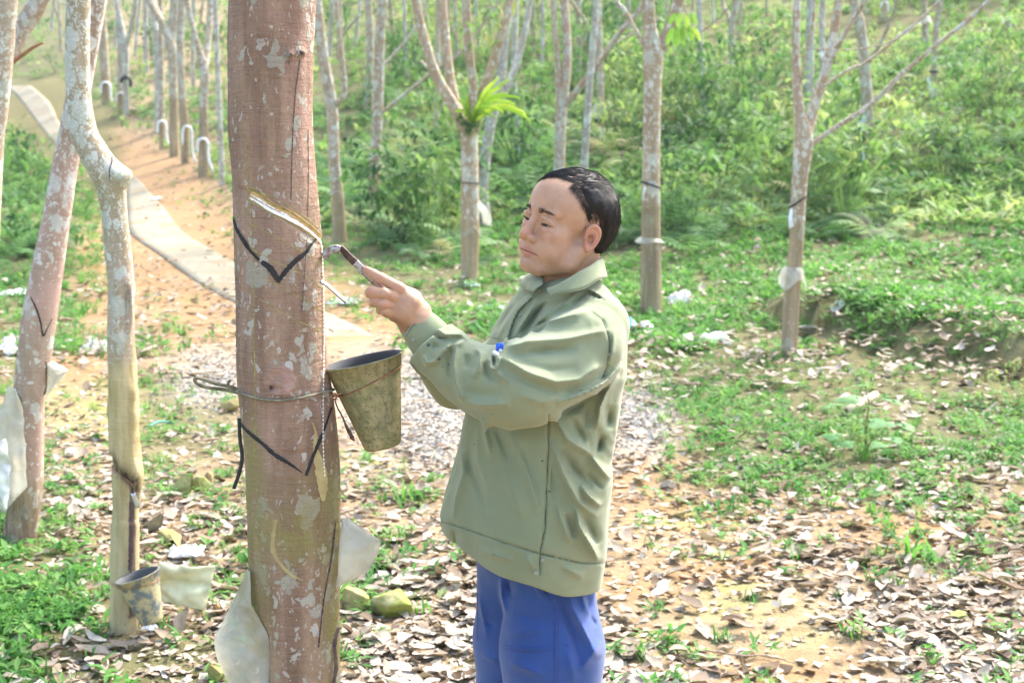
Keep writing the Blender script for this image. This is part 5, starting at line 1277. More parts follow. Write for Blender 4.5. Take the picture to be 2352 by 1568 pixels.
idx = np.where((ht > 1) & outside & ~((np.hypot((AV[:, 0] + 2) / 24, (AV[:, 2] - 2) / 42) < 1)))[0]; sd_ = AV[r.choice(idx, 4600)]
lines = strands(sd_, 6, 4.6, 1.1, .4, hair_flow, 1)
hair_mesh(lines, .42, 'hair_strands', hair)
# thin edge hairs over forehead, temple and sideburn, rooted on the scalp
ih = np.where((hair_t(HV) > -5) & (hair_t(HV) < 7) & ((u > 40) | ((u > 8) & (f > 12) & (np.random.default_rng(1).random(nh) < .25))) & (HV[:, 1] > -60) & (s_ear(HV) > 5))[0]
lines = strands(HV[r.choice(ih, 900)], 5, 3.4, .9, .3, lambda p: hair_flow(p) * np.array([1, 1, 1]) - np.array([.9, 0, .0]) * (p[..., 2:3] < 90), 2, .3, HB)
hair_mesh(lines, .34, 'edge_hairs', hair)
fr = []
for i in range(190):
    a = r.random(); p0 = np.array([38 + 20 * r.random(), -44 + 66 * a, 108.]); q, _, _, _ = AB.find_nearest(Vector(p0 + (0, 0, 12))); p0 = np.array(q); d0 = np.array([1, -.75 + .25 * a, 0]) + r.normal(0, .08, 3); L_ = []
    for kk in range(9):
        q, nn, _, _ = HB.find_nearest(Vector(p0)); q = np.array(q); nn = np.array(nn); nn = nn if nn @ (q - np.array([0, 0, 40])) > 0 else -nn
        L_.append(q + nn * (2.2 + .5 * math.sin(kk))); dd = d0 - nn * (d0 @ nn); p0 = q + dd / np.linalg.norm(dd) * (4.2 if a < .75 else 2.6)
    fr.append(np.array(L_))
hair_mesh(fr, .5, 'fringe', hair)
cw = []
for i in range(70):
    s0 = np.array([-84, 20, 78.]) + r.normal(0, 9, 3); d0 = np.array([-.75, .45, .25]) + r.normal(0, .35, 3); d0 /= np.linalg.norm(d0)
    L_ = r.uniform(14, 30); cw.append(catmull([s0, s0 + d0 * L_ * .5 + (0, 0, 2), s0 + d0 * L_ + (0, 0, -L_ * .25)], 6))
for i in range(120):
    s0 = np.array([-95 + 25 * r.random(), 20 + 40 * r.random(), 45 - 85 * r.random()]); q, nn, _, _ = AB.find_nearest(Vector(s0)); q = np.array(q); nn = np.array(nn); d0 = nn * .45 + np.array([0, 0, -1]) + r.normal(0, .2, 3); d0 /= np.linalg.norm(d0)
    cw.append(catmull([q, q + d0 * 6, q + d0 * 13 + (0, 0, -2)], 5))
hair_mesh(cw, .34, 'stray_hairs', hair)
# brows, eyes, lashes
for sg in (1, -1):
    br = []
    for i in range(120):
        a = r.random() ** 1.2; ln = 5.5; p = np.array([100, sg * (13 + 33 * a), 36 + 3.0 * math.sin(a * 2.4) + r.normal(0, 2.9) * (1.05 - .7 * a) - 3.5 * a])
        h = HB.ray_cast(Vector(p), Vector((-1, 0, 0)))
        if h[0] is None: continue
        q = np.array(h[0]) + np.array(h[1]) * .5; dd = np.array([-.25, sg * 1., .45 - .9 * a]) + r.normal(0, .15, 3); dd /= np.linalg.norm(dd)
        br.append(np.array([q, q + dd * ln * .5 + np.array(h[1]) * .6, q + dd * ln + np.array(h[1]) * .2]))
    hair_mesh(br, .36, 'eyebrow', me_root, M_brow)
    c = np.array([73.2, sg * 32.5, 14.6]); V, F = lathe([(12.9 * math.sin(a), 12.9 * math.cos(a)) for a in np.linspace(.001, math.pi - .001, 22)], 28, np.array([.93, .0, -.36]), c)
    cosang = ((V - c) @ np.array([.93, -sg * .1, -.36])) / 12.9
    mk('eyeball', h2w(V), F, M_eye, me_root, attrs=dict(iris=(cosang > .80).astype(float)))
    la = np.array([(88.2 - .018 * (y - 32) ** 2 * 1.0, sg * y, 12.8 - .011 * (y - 33) ** 2 + .07 * (y - 33)) for y in np.linspace(18, 49, 14)])
    V, F = tube(la, np.sin(np.linspace(.3, 2.8, 14)) * 1.15, 6); mkt('lash_line', (h2w(V), F), M_brow, me_root)

LP_ = np.array([(88, 28.5, -54), (92.5, 20, -52), (97.5, 10, -50.4), (99.5, 0, -50.3), (97.5, -10, -50.4), (92.5, -20, -52), (88, -28.5, -54)], float)
LQ_ = []
for q_ in catmull(LP_, 22):
    h_ = HB.ray_cast(Vector(q_ * np.array([1, 1, 1]) + np.array([20, 0, 0])), Vector((-1, 0, 0)))
    LQ_.append(np.array(h_[0]) + (.25, 0, 0))
V, F = tube(np.array(LQ_), np.sin(np.linspace(.5, 2.64, 22)) * 1.15, 6); mkt('lip_line', (h2w(V), F), simple('lip_shadow_tone', (.17, .055, .045), .6), me_root)
# ---- jacket
SIL = np.array([(600, 1235, 1380), (640, 1212, 1398), (680, 1180, 1422), (720, 1155, 1433), (770, 1128, 1437), (850, 1095, 1434), (950, 1070, 1415), (1040, 1050, 1400), (1090, 1037, 1402), (1130, 1025, 1396), (1200, 1009, 1392), (1250, 1014, 1388), (1300, 1022, 1380), (1360, 1030, 1370), (1500, 1030, 1370)], float)
sl = W(SIL[:, 1], SIL[:, 0], 3.0); sr = W(SIL[:, 2], SIL[:, 0], 3.0); zt = sl[::-1, 2]; xlt = sl[::-1, 0]; xrt = sr[::-1, 0]
PE = 2.5; QE = PE / (PE - 1); aL, bF = .20, .135
SUP = (abs(aL * LV[0]) ** QE + abs(bF * FV[0]) ** QE) ** (1 / QE)
FOLDS = [  # points, width px, height mm
 ([(1260, 734), (1237, 743), (1221, 757)], 6, -6), ([(1354, 713), (1303, 726), (1262, 737), (1235, 752)], 12, 5), ([(1400, 757), (1345, 768), (1303, 777), (1213, 783), (1162, 798)], 13, 5),
 ([(1329, 800), (1226, 810), (1172, 818)], 18, -6), ([(1149, 821), (1175, 834), (1213, 857), (1277, 878), (1329, 872), (1388, 834)], 12, 6), ([(1160, 850), (1213, 878), (1277, 902), (1329, 896)], 14, -5),
 ([(1175, 815), (1213, 836), (1265, 851), (1329, 843)], 16, -4), ([(1124, 820), (1126, 844), (1137, 849), (1144, 834), (1147, 816)], 5, 6), ([(1134, 818), (1134, 840)], 5, -9),
 ([(1165, 880), (1149, 859), (1136, 849)], 9, 5), ([(1092, 798), (1105, 814), (1099, 846), (1085, 868)], 9, 6), ([(1072, 812), (1072, 848)], 12, -5), ([(1111, 832), (1119, 859), (1139, 880)], 10, -6),
 ([(1067, 780), (1048, 792), (1042, 834), (1047, 880), (1062, 924)], 9, 7), ([(1033, 797), (1030, 847), (1036, 880)], 10, -5), ([(1003, 754), (1021, 769), (1057, 768), (1072, 780)], 7, 6), ([(996, 768), (1012, 778), (1030, 775)], 5, -6),
 ([(970, 815), (980, 836), (1001, 829), (1016, 808), (1039, 787)], 8, 6), ([(990, 800), (1008, 790)], 9, -5), ([(1052, 921), (1098, 931), (1162, 929), (1171, 910)], 12, 4), ([(1062, 898), (1149, 910)], 18, -4), ([(1185, 905), (1250, 925), (1300, 900)], 14, 3),
 ([(1431, 834), (1393, 875), (1352, 900), (1277, 927)], 10, 9), ([(1365, 905), (1330, 930), (1285, 950)], 13, -9), ([(1411, 752), (1406, 808), (1393, 840)], 9, 4), ([(1422, 859), (1393, 900), (1378, 934), (1370, 987)], 10, 7), ([(1400, 930), (1395, 985)], 12, -6), ([(1352, 925), (1345, 985)], 14, -5),
 ([(1108, 960), (1116, 1002), (1130, 1057)], 9, 6), ([(1132, 972), (1152, 1016), (1168, 1063)], 12, -6), ([(1165, 980), (1185, 1030), (1212, 1085), (1240, 1181)], 14, 5), ([(1196, 1019), (1223, 1098), (1245, 1167)], 13, -4), ([(1152, 1070), (1180, 1130), (1200, 1190)], 18, 4),
 ([(1058, 1030), (1064, 1085), (1047, 1140), (1039, 1194)], 10, 5), ([(1078, 1000), (1080, 1071), (1108, 1140), (1120, 1190)], 15, -5), ([(1095, 980), (1098, 1060), (1130, 1150)], 10, 3),
 ([(1274, 960), (1305, 1011), (1355, 1041), (1366, 1046)], 10, 7), ([(1265, 1012), (1292, 1085), (1328, 1153), (1374, 1189)], 11, 7), ([(1290, 1030), (1319, 1078), (1360, 1120)], 12, -7), ([(1355, 1044), (1382, 1079), (1400, 1101)], 9, 6), ([(1333, 1112), (1347, 1134), (1380, 1164)], 8, 6), ([(1345, 1085), (1385, 1125)], 9, -5),
 ([(1322, 1160), (1330, 1208), (1360, 1258), (1374, 1290)], 8, 7), ([(1339, 1180), (1372, 1250)], 11, -6), ([(1278, 1150), (1289, 1194), (1311, 1250)], 9, 5), ([(1300, 1180), (1320, 1235)], 9, -5), ([(1383, 996), (1371, 1041)], 9, -7), ([(1310, 960), (1345, 1015)], 12, -6), ([(1268, 1060), (1270, 1150)], 8, -4),
 ([(1262, 688), (1228, 722), (1198, 768)], 8, -8), ([(1235, 686), (1205, 735), (1178, 776)], 6, 5), ([(1250, 692), (1222, 740), (1190, 785)], 7, -4), ([(1275, 700), (1240, 735), (1200, 785)], 8, 4), ([(1330, 668), (1290, 700), (1250, 730)], 9, 4), ([(1345, 672), (1310, 700)], 6, -4), ([(1195, 690), (1165, 735), (1140, 780)], 9, 3), ([(1180, 700), (1140, 760)], 7, -3),
 ([(1260, 947), (1260, 1030), (1256, 1112), (1252, 1208), (1241, 1263), (1240, 1330)], 2.6, -3.5), ([(1009, 1194), (1058, 1211), (1152, 1244), (1240, 1271), (1333, 1293), (1390, 1293)], 2.6, -3), ([(1380, 726), (1392, 757), (1402, 788), (1400, 808), (1393, 839), (1380, 877)], 3, -3),
 ([(1100, 1262), (1180, 1288)], 10, 3), ([(1290, 1300), (1340, 1325)], 10, 3), ([(1042, 1215), (1050, 1262)], 9, -4), ([(1205, 1272), (1225, 1310)], 8, 4),
 ([(1382, 650), (1400, 662), (1420, 700)], 8, -2), ([(1345, 664), (1362, 669), (1382, 680)], 3.5, 3.5), ([(1345, 671), (1372, 682), (1391, 692)], 3, -3)]
FK = 2.25
def fold_disp(P, folds, ylim):
    x, y, _ = proj(P); d = np.zeros(len(P)); nearm = sstep(ylim + .05, ylim - .03, P[:, 1])
    for pts, w_, a in folds:
        q = np.array(pts, float)
        m = (x > q[:, 0].min() - 3.2 * w_) & (x < q[:, 0].max() + 3.2 * w_) & (y > q[:, 1].min() - 3.2 * w_) & (y < q[:, 1].max() + 3.2 * w_) & (nearm > 0)
        if not m.any(): continue
        b, p, s = poly_dist(x[m], y[m], pts)
        tap = np.clip(np.sin(math.pi * np.clip(p, 0, 1)), 0, 1) ** .75 if len(pts) < 5 else sstep(-.02, .1, p) * sstep(1.02, .9, p)
        asym = np.where(s > 0, .72, 1.15)
        d[m] += a * (FK if a > 0 else FK * .8) / 1000 * (.8 * np.exp(-(b / (w_ * asym)) ** 2) + .34 * np.exp(-(b / (w_ * .38 * asym)) ** 2)) * tap * nearm[m]
    return d
ARM = [pr(1380, 745, 2.90, 62), pr(1345, 795, 2.85, 79), pr(1283, 850, 2.81, 86), pr(1215, 878, 2.78, 95), pr(1155, 888, 2.79, 86), pr(1098, 872, 2.815, 68), pr(1058, 846, 2.825, 61), pr(1004, 800, 2.84, 56), pr(985, 776, 2.845, 54)]
ARM2 = [pr(1190, 800, 3.12, 56), pr(1118, 872, 3.08, 64), pr(1050, 868, 3.02, 64), pr(990, 820, 2.97, 50)]
CUFC = W(990, 782, 2.845); CUFN = W(956, 742, 2.853) - W(993, 785, 2.845); CUFN /= np.linalg.norm(CUFN); CUFC2 = W(998, 832, 2.97); CUFN2 = W(960, 795, 2.955) - W(1000, 828, 2.97); CUFN2 /= np.linalg.norm(CUFN2)
def s_jacket(P):
    zz = P[:, 2]; xl = np.interp(zz, zt, xlt); xr = np.interp(zz, zt, xrt); cx = (xl + xr) / 2; sc_ = np.maximum((xr - xl) / 2 / SUP, .05)
    q = P - np.stack([cx, np.full(len(P), 3.0), zz], -1); a = q @ LV; b = q @ FV
    m = (np.abs(a / aL) ** PE + np.abs(b / bF) ** PE) ** (1 / PE)
    d = (m - sc_) * .135 * 1.0
    ztop = W(1300, 628, 3.0)[2] - .62 * np.maximum(np.abs(a) - .05, 0) ** 1.25
    d = smax(d, (zz - ztop) * .8, .05)
    hem = W(1200, 1318, 2.9)[2] - .262 * (P[:, 0] - W(1200, 1318, 2.9)[0]) + .004 * np.sin(P[:, 0] * 40) + .30 * (P[:, 1] - 2.9) * .0
    d = smin(d, smax(s_chain(P, ARM, .03), (P - CUFC) @ CUFN, .006), .022); d = smin(d, smax(s_chain(P, ARM2, .03), (P - CUFC2) @ CUFN2, .006), .02)
    d = d - fold_disp(P, FOLDS, 3.02) - .0022 * fbm(P * (14, 14, 9), 3) - .0022 * (.5 - np.abs(vnoise(P * (26, 26, 15) + 1.5 * vnoise(P * 9)[:, None])))
    # the neck opening and the front edge lying over
    x, y, _ = proj(P); b_, p_, s_ = poly_dist(x, y, [(1248, 655), (1221, 684), (1192, 712), (1178, 742), (1166, 778)])
    d = d - .008 * sstep(16, 0, b_) * (s_ > 0) * (P[:, 1] < 3.0) * sstep(640, 670, y) * (y < 790)
    d = smax(d, -s_cone(P, h2w((-22, 0, -60)), h2w((6, 0, -160)), .058, .040), .006)
    return smax(d, hem - zz, .008)
JV, JF = surface_net(s_jacket, W(925, 1360, 3.0) + (0, -.33, -.06), W(1460, 590, 3.0) + (.02, .34, .02), .0042)
jx, jy, _ = proj(JV)
jacket = mk('jacket', JV, JF, M_jacket, me_root)
JB = BVHTree.FromPolygons([tuple(v) for v in JV], [tuple(int(i) for i in f) for f in JF])
def jmark(name, pts, mat, off=.0008, bvh=JB, par=None, nx=2):
    v, f = decal(bvh, pts, off, rough=.1, nx=nx, cx=lambda y: 1230.); return mk(name, v, f, mat, par or jacket)
jmark('side_seam', [(x, y, 1.6) for x, y in ((1260, 950), (1260, 1030), (1256, 1112), (1252, 1208), (1242, 1263), (1240, 1322))], M_thread)
jmark('hem_seam', [(x, y, 1.1) for x, y in ((1012, 1197), (1058, 1211), (1152, 1244), (1240, 1271), (1333, 1293), (1380, 1294))], M_thread)
jmark('armhole_seam', [(x, y, 1.2) for x, y in ((1362, 716), (1380, 730), (1392, 757), (1400, 788), (1399, 808), (1393, 835))], M_thread)
jmark('pocket_seam', [(x, y, 1.1) for x, y in ((1120, 773), (1146, 778))], M_thread); jmark('placket_edge', [(x, y, 2.0) for x, y in ((1222, 684), (1193, 712), (1178, 742), (1166, 778))], M_thread)
def button(px, py, bvh, r=5, par=None):
    h = hitpx(bvh, px, py); n = h[1]; n = n if n @ rays(px, py) < 0 else -n; R_ = px2m(r, h[0][1])
    V, F = lathe([(0.0001, .0), (R_, .0), (R_, .0022), (R_ * .8, .003), (R_ * .62, .0022), (.0001, .002)], 20, n, h[0] + n * .0004); mk('button', V, F, M_button, par or jacket)
    for a in (0, 2.1, 4.2):
        t_ = np.cross(n, [0, 0, 1.]); t_ /= np.linalg.norm(t_); b2 = np.cross(n, t_); p = h[0] + (t_ * math.cos(a) + b2 * math.sin(a)) * R_ * .25
        V, F = lathe([(.0001, .0028), (R_ * .11, .0026), (R_ * .11, .001)], 8, n, p); mk('button_hole', V, F, M_thread, par or jacket)
for i_, (x_, y_, w_) in enumerate(((984, 792, 8), (1008, 824, 6), (1031, 837, 4), (1017, 842, 3), (1131, 951, 3), (1333, 896, 4), (1090, 1020, 3), (1246, 1058, 5), (1262, 1128, 4), (1135, 1273, 3))):
    jmark('stain', [(x_ - w_ * .5, y_ + w_ * .3, w_ * .3), (x_, y_, w_), (x_ + w_ * .5, y_ - w_ * .3, w_ * .3)], M_stain)
button(1247, 1285, JB, 4.2); button(1232, 1314, JB, 5.2); button(1197, 724, JB, 4)
# cuff
def ringp(cx_, cy_, Y, rp, ax, n=40, sq=1.0):
    c = W(cx_, cy_, Y); ax = ax / np.linalg.norm(ax); a = np.cross(ax, [0, 1., 0]); a /= np.linalg.norm(a); b = np.cross(a, ax); R_ = px2m(rp, Y); th = np.linspace(0, 2 * math.pi, n, endpoint=False)
    return c + R_ * (a * np.cos(th)[:, None] + b * np.sin(th)[:, None] * .86)
axc = CUFN
rings = [ringp(1000, 793, 2.845, 46, axc), ringp(996, 789, 2.845, 51, axc), ringp(986, 777, 2.847, 51.5, axc), ringp(971, 759, 2.85, 47, axc), ringp(962, 748, 2.852, 43.5, axc), ringp(957, 742, 2.853, 42, axc), ringp(959, 744, 2.853, 39, axc), ringp(975, 757, 2.85, 38, axc)]
CV = np.concatenate(rings); CV += .0012 * vnoise(CV * 40)[:, None] * [1, 1, 1]; cuff = mk('cuff', CV, grid_faces(len(rings), 40, True), M_jacket, jacket); CB = BVHTree.FromPolygons([tuple(v) for v in CV], [tuple(int(i) for i in f) for f in grid_faces(len(rings), 40, True)])
button(951, 780, CB, 5, cuff); v, f = decal(CB, [(934, 772, 1.1), (948, 748, 1.1), (968, 729, 1.1), (990, 718, 1.1)], .0008, nx=2, cx=lambda y: 965); mk('cuff_stitching', v, f, M_thread, cuff)
axc2 = W(960, 795, 2.955) - W(1000, 828, 2.97)
CV2 = np.concatenate([ringp(1000, 835, 2.975, 44, axc2), ringp(985, 822, 2.965, 44, axc2), ringp(968, 806, 2.955, 40, axc2), ringp(970, 808, 2.955, 36, axc2)]); mk('cuff', CV2, grid_faces(4, 40, True), M_jacket, jacket)
# collar: a folded band round the neck
def sheet(rows, n=46, m=7, th=.0022, noise=.002):
    R_ = [catmull(W(*np.array([p[:2] for p in r_], float).T, np.array([p[2] for p in r_])), n) for r_ in rows]
    G = np.stack([catmull([r_[i] for r_ in R_], m) for i in range(n)]); G += noise * np.stack([vnoise(G * 30), vnoise(G * 30 + 9), vnoise(G * 30 + 19)], -1)
    return solid_sheet(G, th)
V, F = sheet([[(1259, 664, 2.905), (1282, 655, 2.893), (1312, 640, 2.895), (1345, 620, 2.915), (1370, 603, 2.95), (1379, 597, 3.0), (1362, 594, 3.06), (1330, 596, 3.10)],
              [(1256, 664, 2.893), (1282, 655, 2.882), (1313, 638, 2.882), (1348, 617, 2.90), (1375, 599, 2.94), (1385, 594, 3.0), (1364, 588, 3.07), (1330, 590, 3.115)],
              [(1261, 674, 2.880), (1286, 667, 2.868), (1313, 655, 2.868), (1347, 640, 2.885), (1376, 622, 2.925), (1391, 615, 3.0), (1368, 606, 3.09), (1330, 606, 3.13)],
              [(1266, 682, 2.872), (1290, 674, 2.862), (1313, 671, 2.858), (1346, 663, 2.872), (1378, 641, 2.91), (1396, 634, 3.0), (1370, 626, 3.10), (1330, 622, 3.14)]])
collar = mk('collar', V, F, M_jacket, jacket)
CLB = BVHTree.FromPolygons([tuple(v) for v in V], [tuple(int(i) for i in f) for f in F])
V, F = sheet([[(1330, 597, 3.09), (1285, 612, 3.10), (1258, 622, 3.06), (1246, 634, 2.99), (1246, 652, 2.93)], [(1330, 590, 3.115), (1280, 606, 3.12), (1250, 618, 3.07), (1241, 631, 2.985), (1243, 655, 2.92)],
              [(1330, 606, 3.13), (1270, 620, 3.135), (1222, 628, 3.08), (1215, 640, 2.98), (1232, 664, 2.91)], [(1330, 622, 3.14), (1262, 636, 3.14), (1196, 636, 3.07), (1205, 664, 2.975), (1226, 672, 2.91)]], noise=.004); mk('collar', V, F, M_jacket, jacket)
v, f = decal(CLB, [(1270, 677, 1.0), (1290, 670, 1.0), (1313, 665.5, 1.0), (1346, 657, 1.0), (1376, 637, 1.0)], .0008, nx=2); mk('collar_stitching', v, f, M_thread, collar)

# ---- trousers
TF = [([(1305, 1345), (1312, 1392), (1339, 1444), (1372, 1512)], 14, 8), ([(1290, 1350), (1296, 1400), (1318, 1460), (1340, 1540)], 13, -6), ([(1345, 1350), (1352, 1400), (1372, 1440)], 10, -6), ([(1330, 1350), (1345, 1395), (1372, 1430)], 9, 5), ([(1150, 1320), (1152, 1370), (1163, 1410)], 8, 5), ([(1165, 1320), (1175, 1370)], 10, -4),
      ([(1200, 1330), (1230, 1345), (1262, 1390)], 8, 3), ([(1180, 1410), (1262, 1425)], 16, -3), ([(1165, 1460), (1250, 1440)], 12, 3), ([(1160, 1485), (1216, 1492), (1272, 1485)], 3, 2.5), ([(1275, 1350), (1277, 1450), (1276, 1570)], 4, 2.5), ([(1236, 1338), (1267, 1373)], 2.5, -2.5),
      ([(1170, 1520), (1250, 1550)], 14, 4), ([(1100, 1420), (1140, 1440)], 10, -3), ([(1098, 1360), (1120, 1470)], 8, 3), ([(1105, 1500), (1145, 1520)], 10, 3), ([(1380, 1470), (1330, 1540)], 12, 5), ([(1300, 1480), (1320, 1570)], 12, 3)]
def s_tr(P):
    d = s_ell(P, (.05, 3.02, .84), (.12, .10, .14))
    n = s_chain(P, [(.080, 2.965, .80, .094), (.087, 2.955, .62, .108), (.088, 2.95, .44, .106), (.08, 2.96, .09, .092), (.08, 2.95, .03, .09)], .03)
    f = s_chain(P, [(.022, 3.06, .80, .10), (.012, 3.075, .60, .093), (.012, 3.08, .44, .092), (.02, 3.09, .09, .085), (.02, 3.09, .03, .085)], .03)
    d = smin(d, smin(n, f, .008), .02)
    return smax(d - fold_disp(P, TF, 3.2) - .002 * fbm(P * (12, 12, 7), 3), .035 - P[:, 2], .01)
TV, TFc = surface_net(s_tr, (-.15, 2.75, .02), (.30, 3.26, .86), .0048); tr_ = mk('trousers', TV, TFc, M_trouser, me_root)
TRB = BVHTree.FromPolygons([tuple(v) for v in TV], [tuple(int(i) for i in f) for f in TFc])
for n_, L in (('side_seam', ((1272, 1352), (1274, 1450), (1273, 1567))), ('side_seam', ((1280, 1352), (1282, 1450), (1281, 1567))), ('pocket_seam', ((1236, 1336), (1252, 1356), (1267, 1373))), ('pocket_hem', ((1160, 1481), (1216, 1487), (1270, 1481))), ('pocket_hem', ((1162, 1489), (1216, 1496), (1270, 1490))), ('pocket_seam', ((1097, 1360), (1097, 1470)))):
    v, f = decal(TRB, [(x, y, 1.3) for x, y in L], .0008, nx=2, cx=lambda y: 1230.); mk(n_, v, f, M_threadb, tr_)
for x, y in ((.075, 2.95), (.015, 3.09)):
    V, F = surface_net(lambda P: smax(smin(s_ell(P, (x - .09, y - .06, .035), (.075, .06, .045)), smin(s_ell(P, (x - .02, y - .015, .045), (.09, .05, .05)), s_ell(P, (x + .01, y, .07), (.05, .05, .07)), .03), .03), .002 - P[:, 2], .004), (x - .2, y - .15, -.01), (x + .1, y + .08, .16), .005)
    mk('shoe', V, F, M_dark_strap, me_root)
# ---- things he carries
pen = empty('pen', W(1148, 795, 2.9), 'blue capped pen sticking out of the chest pocket of the olive jacket', 'pen')
pb_ = hitpx(JB, 1148, 800)[0] + np.array([0, -.006, 0]); M_blue = simple('blue_plastic', (.02, .12, .72), .3, .05, spec=.5); M_whitep = simple('white_plastic_clip', (.75, .75, .8), .35, .05)
V, F = tube(np.array([pb_ + (-.003, 0, -.035), pb_ + (.001, -.001, -.008), pb_ + (.002, -.002, .002)]), [.004, .004, .004], 10); mkt('barrel', (V, F), M_whitep, pen)
V, F = tube(np.array([pb_ + (.002, -.001, .0), pb_ + (.003, -.001, .008), pb_ + (.004, -.001, .012)]), [.0048, .0048, .0042], 12); mkt('cap', (V, F), M_blue, pen)
V, F = solid_sheet(np.stack([np.array([pb_ + (-.0075, -.004, .011), pb_ + (-.0075, -.004, -.004)]), np.array([pb_ + (.003, -.005, .013), pb_ + (-.003, -.005, -.004)])], 1), .0015); mk('clip', V, F, M_blue, pen)
pb2 = hitpx(JB, 1139, 812)[0] + np.array([0, -.004, 0]); V, F = tube(np.array([pb2 + (-.006, 0, .004), pb2 + (.000, -.001, .001), pb2 + (.006, 0, -.003)]), [.0045, .0052, .0048], 4); o = mkt('paper_packet', (V, F), M_whitep, None, smooth=False, loc=pb2); tag(o, 'small white packet peeking from the chest pocket below the blue pen', 'packet')

# ---- tapping knife
kn = empty('tapping_knife', W(800, 595, 2.835), 'hooked steel tapping knife with a brown stained shaft held in the raised hand', 'knife')
t = NT('knife_steel'); n1 = t.noise(120, 5, rough=.7); t.col(t.mix(t.ramp(n1, .4, .62), (.42, .43, .45, 1), (.20, .13, .10, 1))); t.b.inputs['Metallic'].default_value = .55; t.rough(.4); t.bump(n1, .3, .002); M_kn = t.m
M_kdark = simple('stained_steel', (.085, .05, .045), .6, .4, 90, metal=.3, bump=.5, bscale=220)
def bar(pts, ws, th, Yc, mat, name, bev=.3):
    C = catmull(W(*np.array(pts, float).T, np.array(Yc)), 18); w_ = np.interp(np.linspace(0, 1, 18), np.linspace(0, 1, len(ws)), ws) * .00087; th_ = np.interp(np.linspace(0, 1, 18), np.linspace(0, 1, len(th)), th)
    T = np.gradient(C, axis=0); T /= np.linalg.norm(T, axis=1)[:, None]; B = np.tile([0, 1., 0], (18, 1)); A_ = np.cross(T, B); A_ /= np.linalg.norm(A_, axis=1)[:, None]; B = np.cross(A_, T)
    prof = [(-.5, -.25), (-.38, -.5), (.1, -.5), (.5, -.05), (.5, .3), (.4, .5), (-.4, .5), (-.5, .3)]
    V = np.stack([C + A_ * w_[:, None] * a + B * th_[:, None] * b for a, b in prof], 1).reshape(-1, 3); F = grid_faces(18, 8, True)
    V = np.concatenate([V, C[:1], C[-1:]]); a = np.arange(8); b = (a + 1) % 8
    F = np.concatenate([F, np.stack([b, a, np.full(8, 144), np.full(8, 144)], -1), np.stack([a + 136, b + 136, np.full(8, 145), np.full(8, 145)], -1)])
    return mkt(name, (V, F), mat, kn, smooth=False)
bar([(884, 668), (862, 648), (835, 622), (815, 602)], [13, 17, 18, 18], [.006, .007, .007, .007], [2.842, 2.838, 2.836, 2.835], M_kn, 'handle')
bar([(816, 603), (800, 588), (788, 574), (780, 567)], [18, 17, 15, 13], [.008, .009, .010, .010], [2.835, 2.835, 2.835, 2.834], M_kdark, 'shank')
H1 = catmull(W(*np.array([(784, 566), (772, 563), (758, 567), (746, 577), (739, 585)], float).T, 2.825), 14); H2 = catmull(W(*np.array([(778, 582), (771, 580), (763, 583), (757, 590), (751, 598)], float).T, 2.822), 14); H3 = catmull(W(*np.array([(776, 575), (768, 571), (757, 575), (748, 582), (742, 588)], float).T, 2.846), 14)
G = np.stack([catmull([a, b - np.array([0, .004, 0]), c], 7) for a, b, c in zip(H3, H1, H2)]); V, F = solid_sheet(G, .0028); mk('blade', V, F, M_kn, kn)
# ------------------------------------------------------------------ cups, plastic, stones and single plants
t = NT('mossy_cup'); n1 = t.noise(34, 6, rough=.7); n2 = t.noise(130, 6, rough=.8); v = t.mapv((1, 1, .2)); n3 = t.noise(60, 4, v)
c = t.mix(t.ramp(n1, .38, .6), (.36, .31, .17, 1), (.22, .22, .10, 1)); c = t.mix(t.math('MULTIPLY', t.ramp(n2, .5, .64), .75), c, (.06, .065, .06, 1)); c = t.mix(t.math('MULTIPLY', t.ramp(n3, .5, .7), .35), c, (.12, .12, .09, 1))
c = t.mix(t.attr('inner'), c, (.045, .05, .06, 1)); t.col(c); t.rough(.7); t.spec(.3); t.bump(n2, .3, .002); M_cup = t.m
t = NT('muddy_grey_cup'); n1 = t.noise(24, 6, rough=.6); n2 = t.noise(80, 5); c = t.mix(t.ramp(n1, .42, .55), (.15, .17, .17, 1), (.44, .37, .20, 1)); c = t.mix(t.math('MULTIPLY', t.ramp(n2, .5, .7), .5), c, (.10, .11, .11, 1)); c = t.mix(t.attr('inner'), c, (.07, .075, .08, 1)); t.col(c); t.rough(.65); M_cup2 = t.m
t = NT('dark_cup'); n1 = t.noise(30, 5); t.col(t.mix(t.ramp(n1, .4, .65), (.07, .08, .06, 1), (.16, .17, .08, 1))); t.rough(.5); M_cup3 = t.m
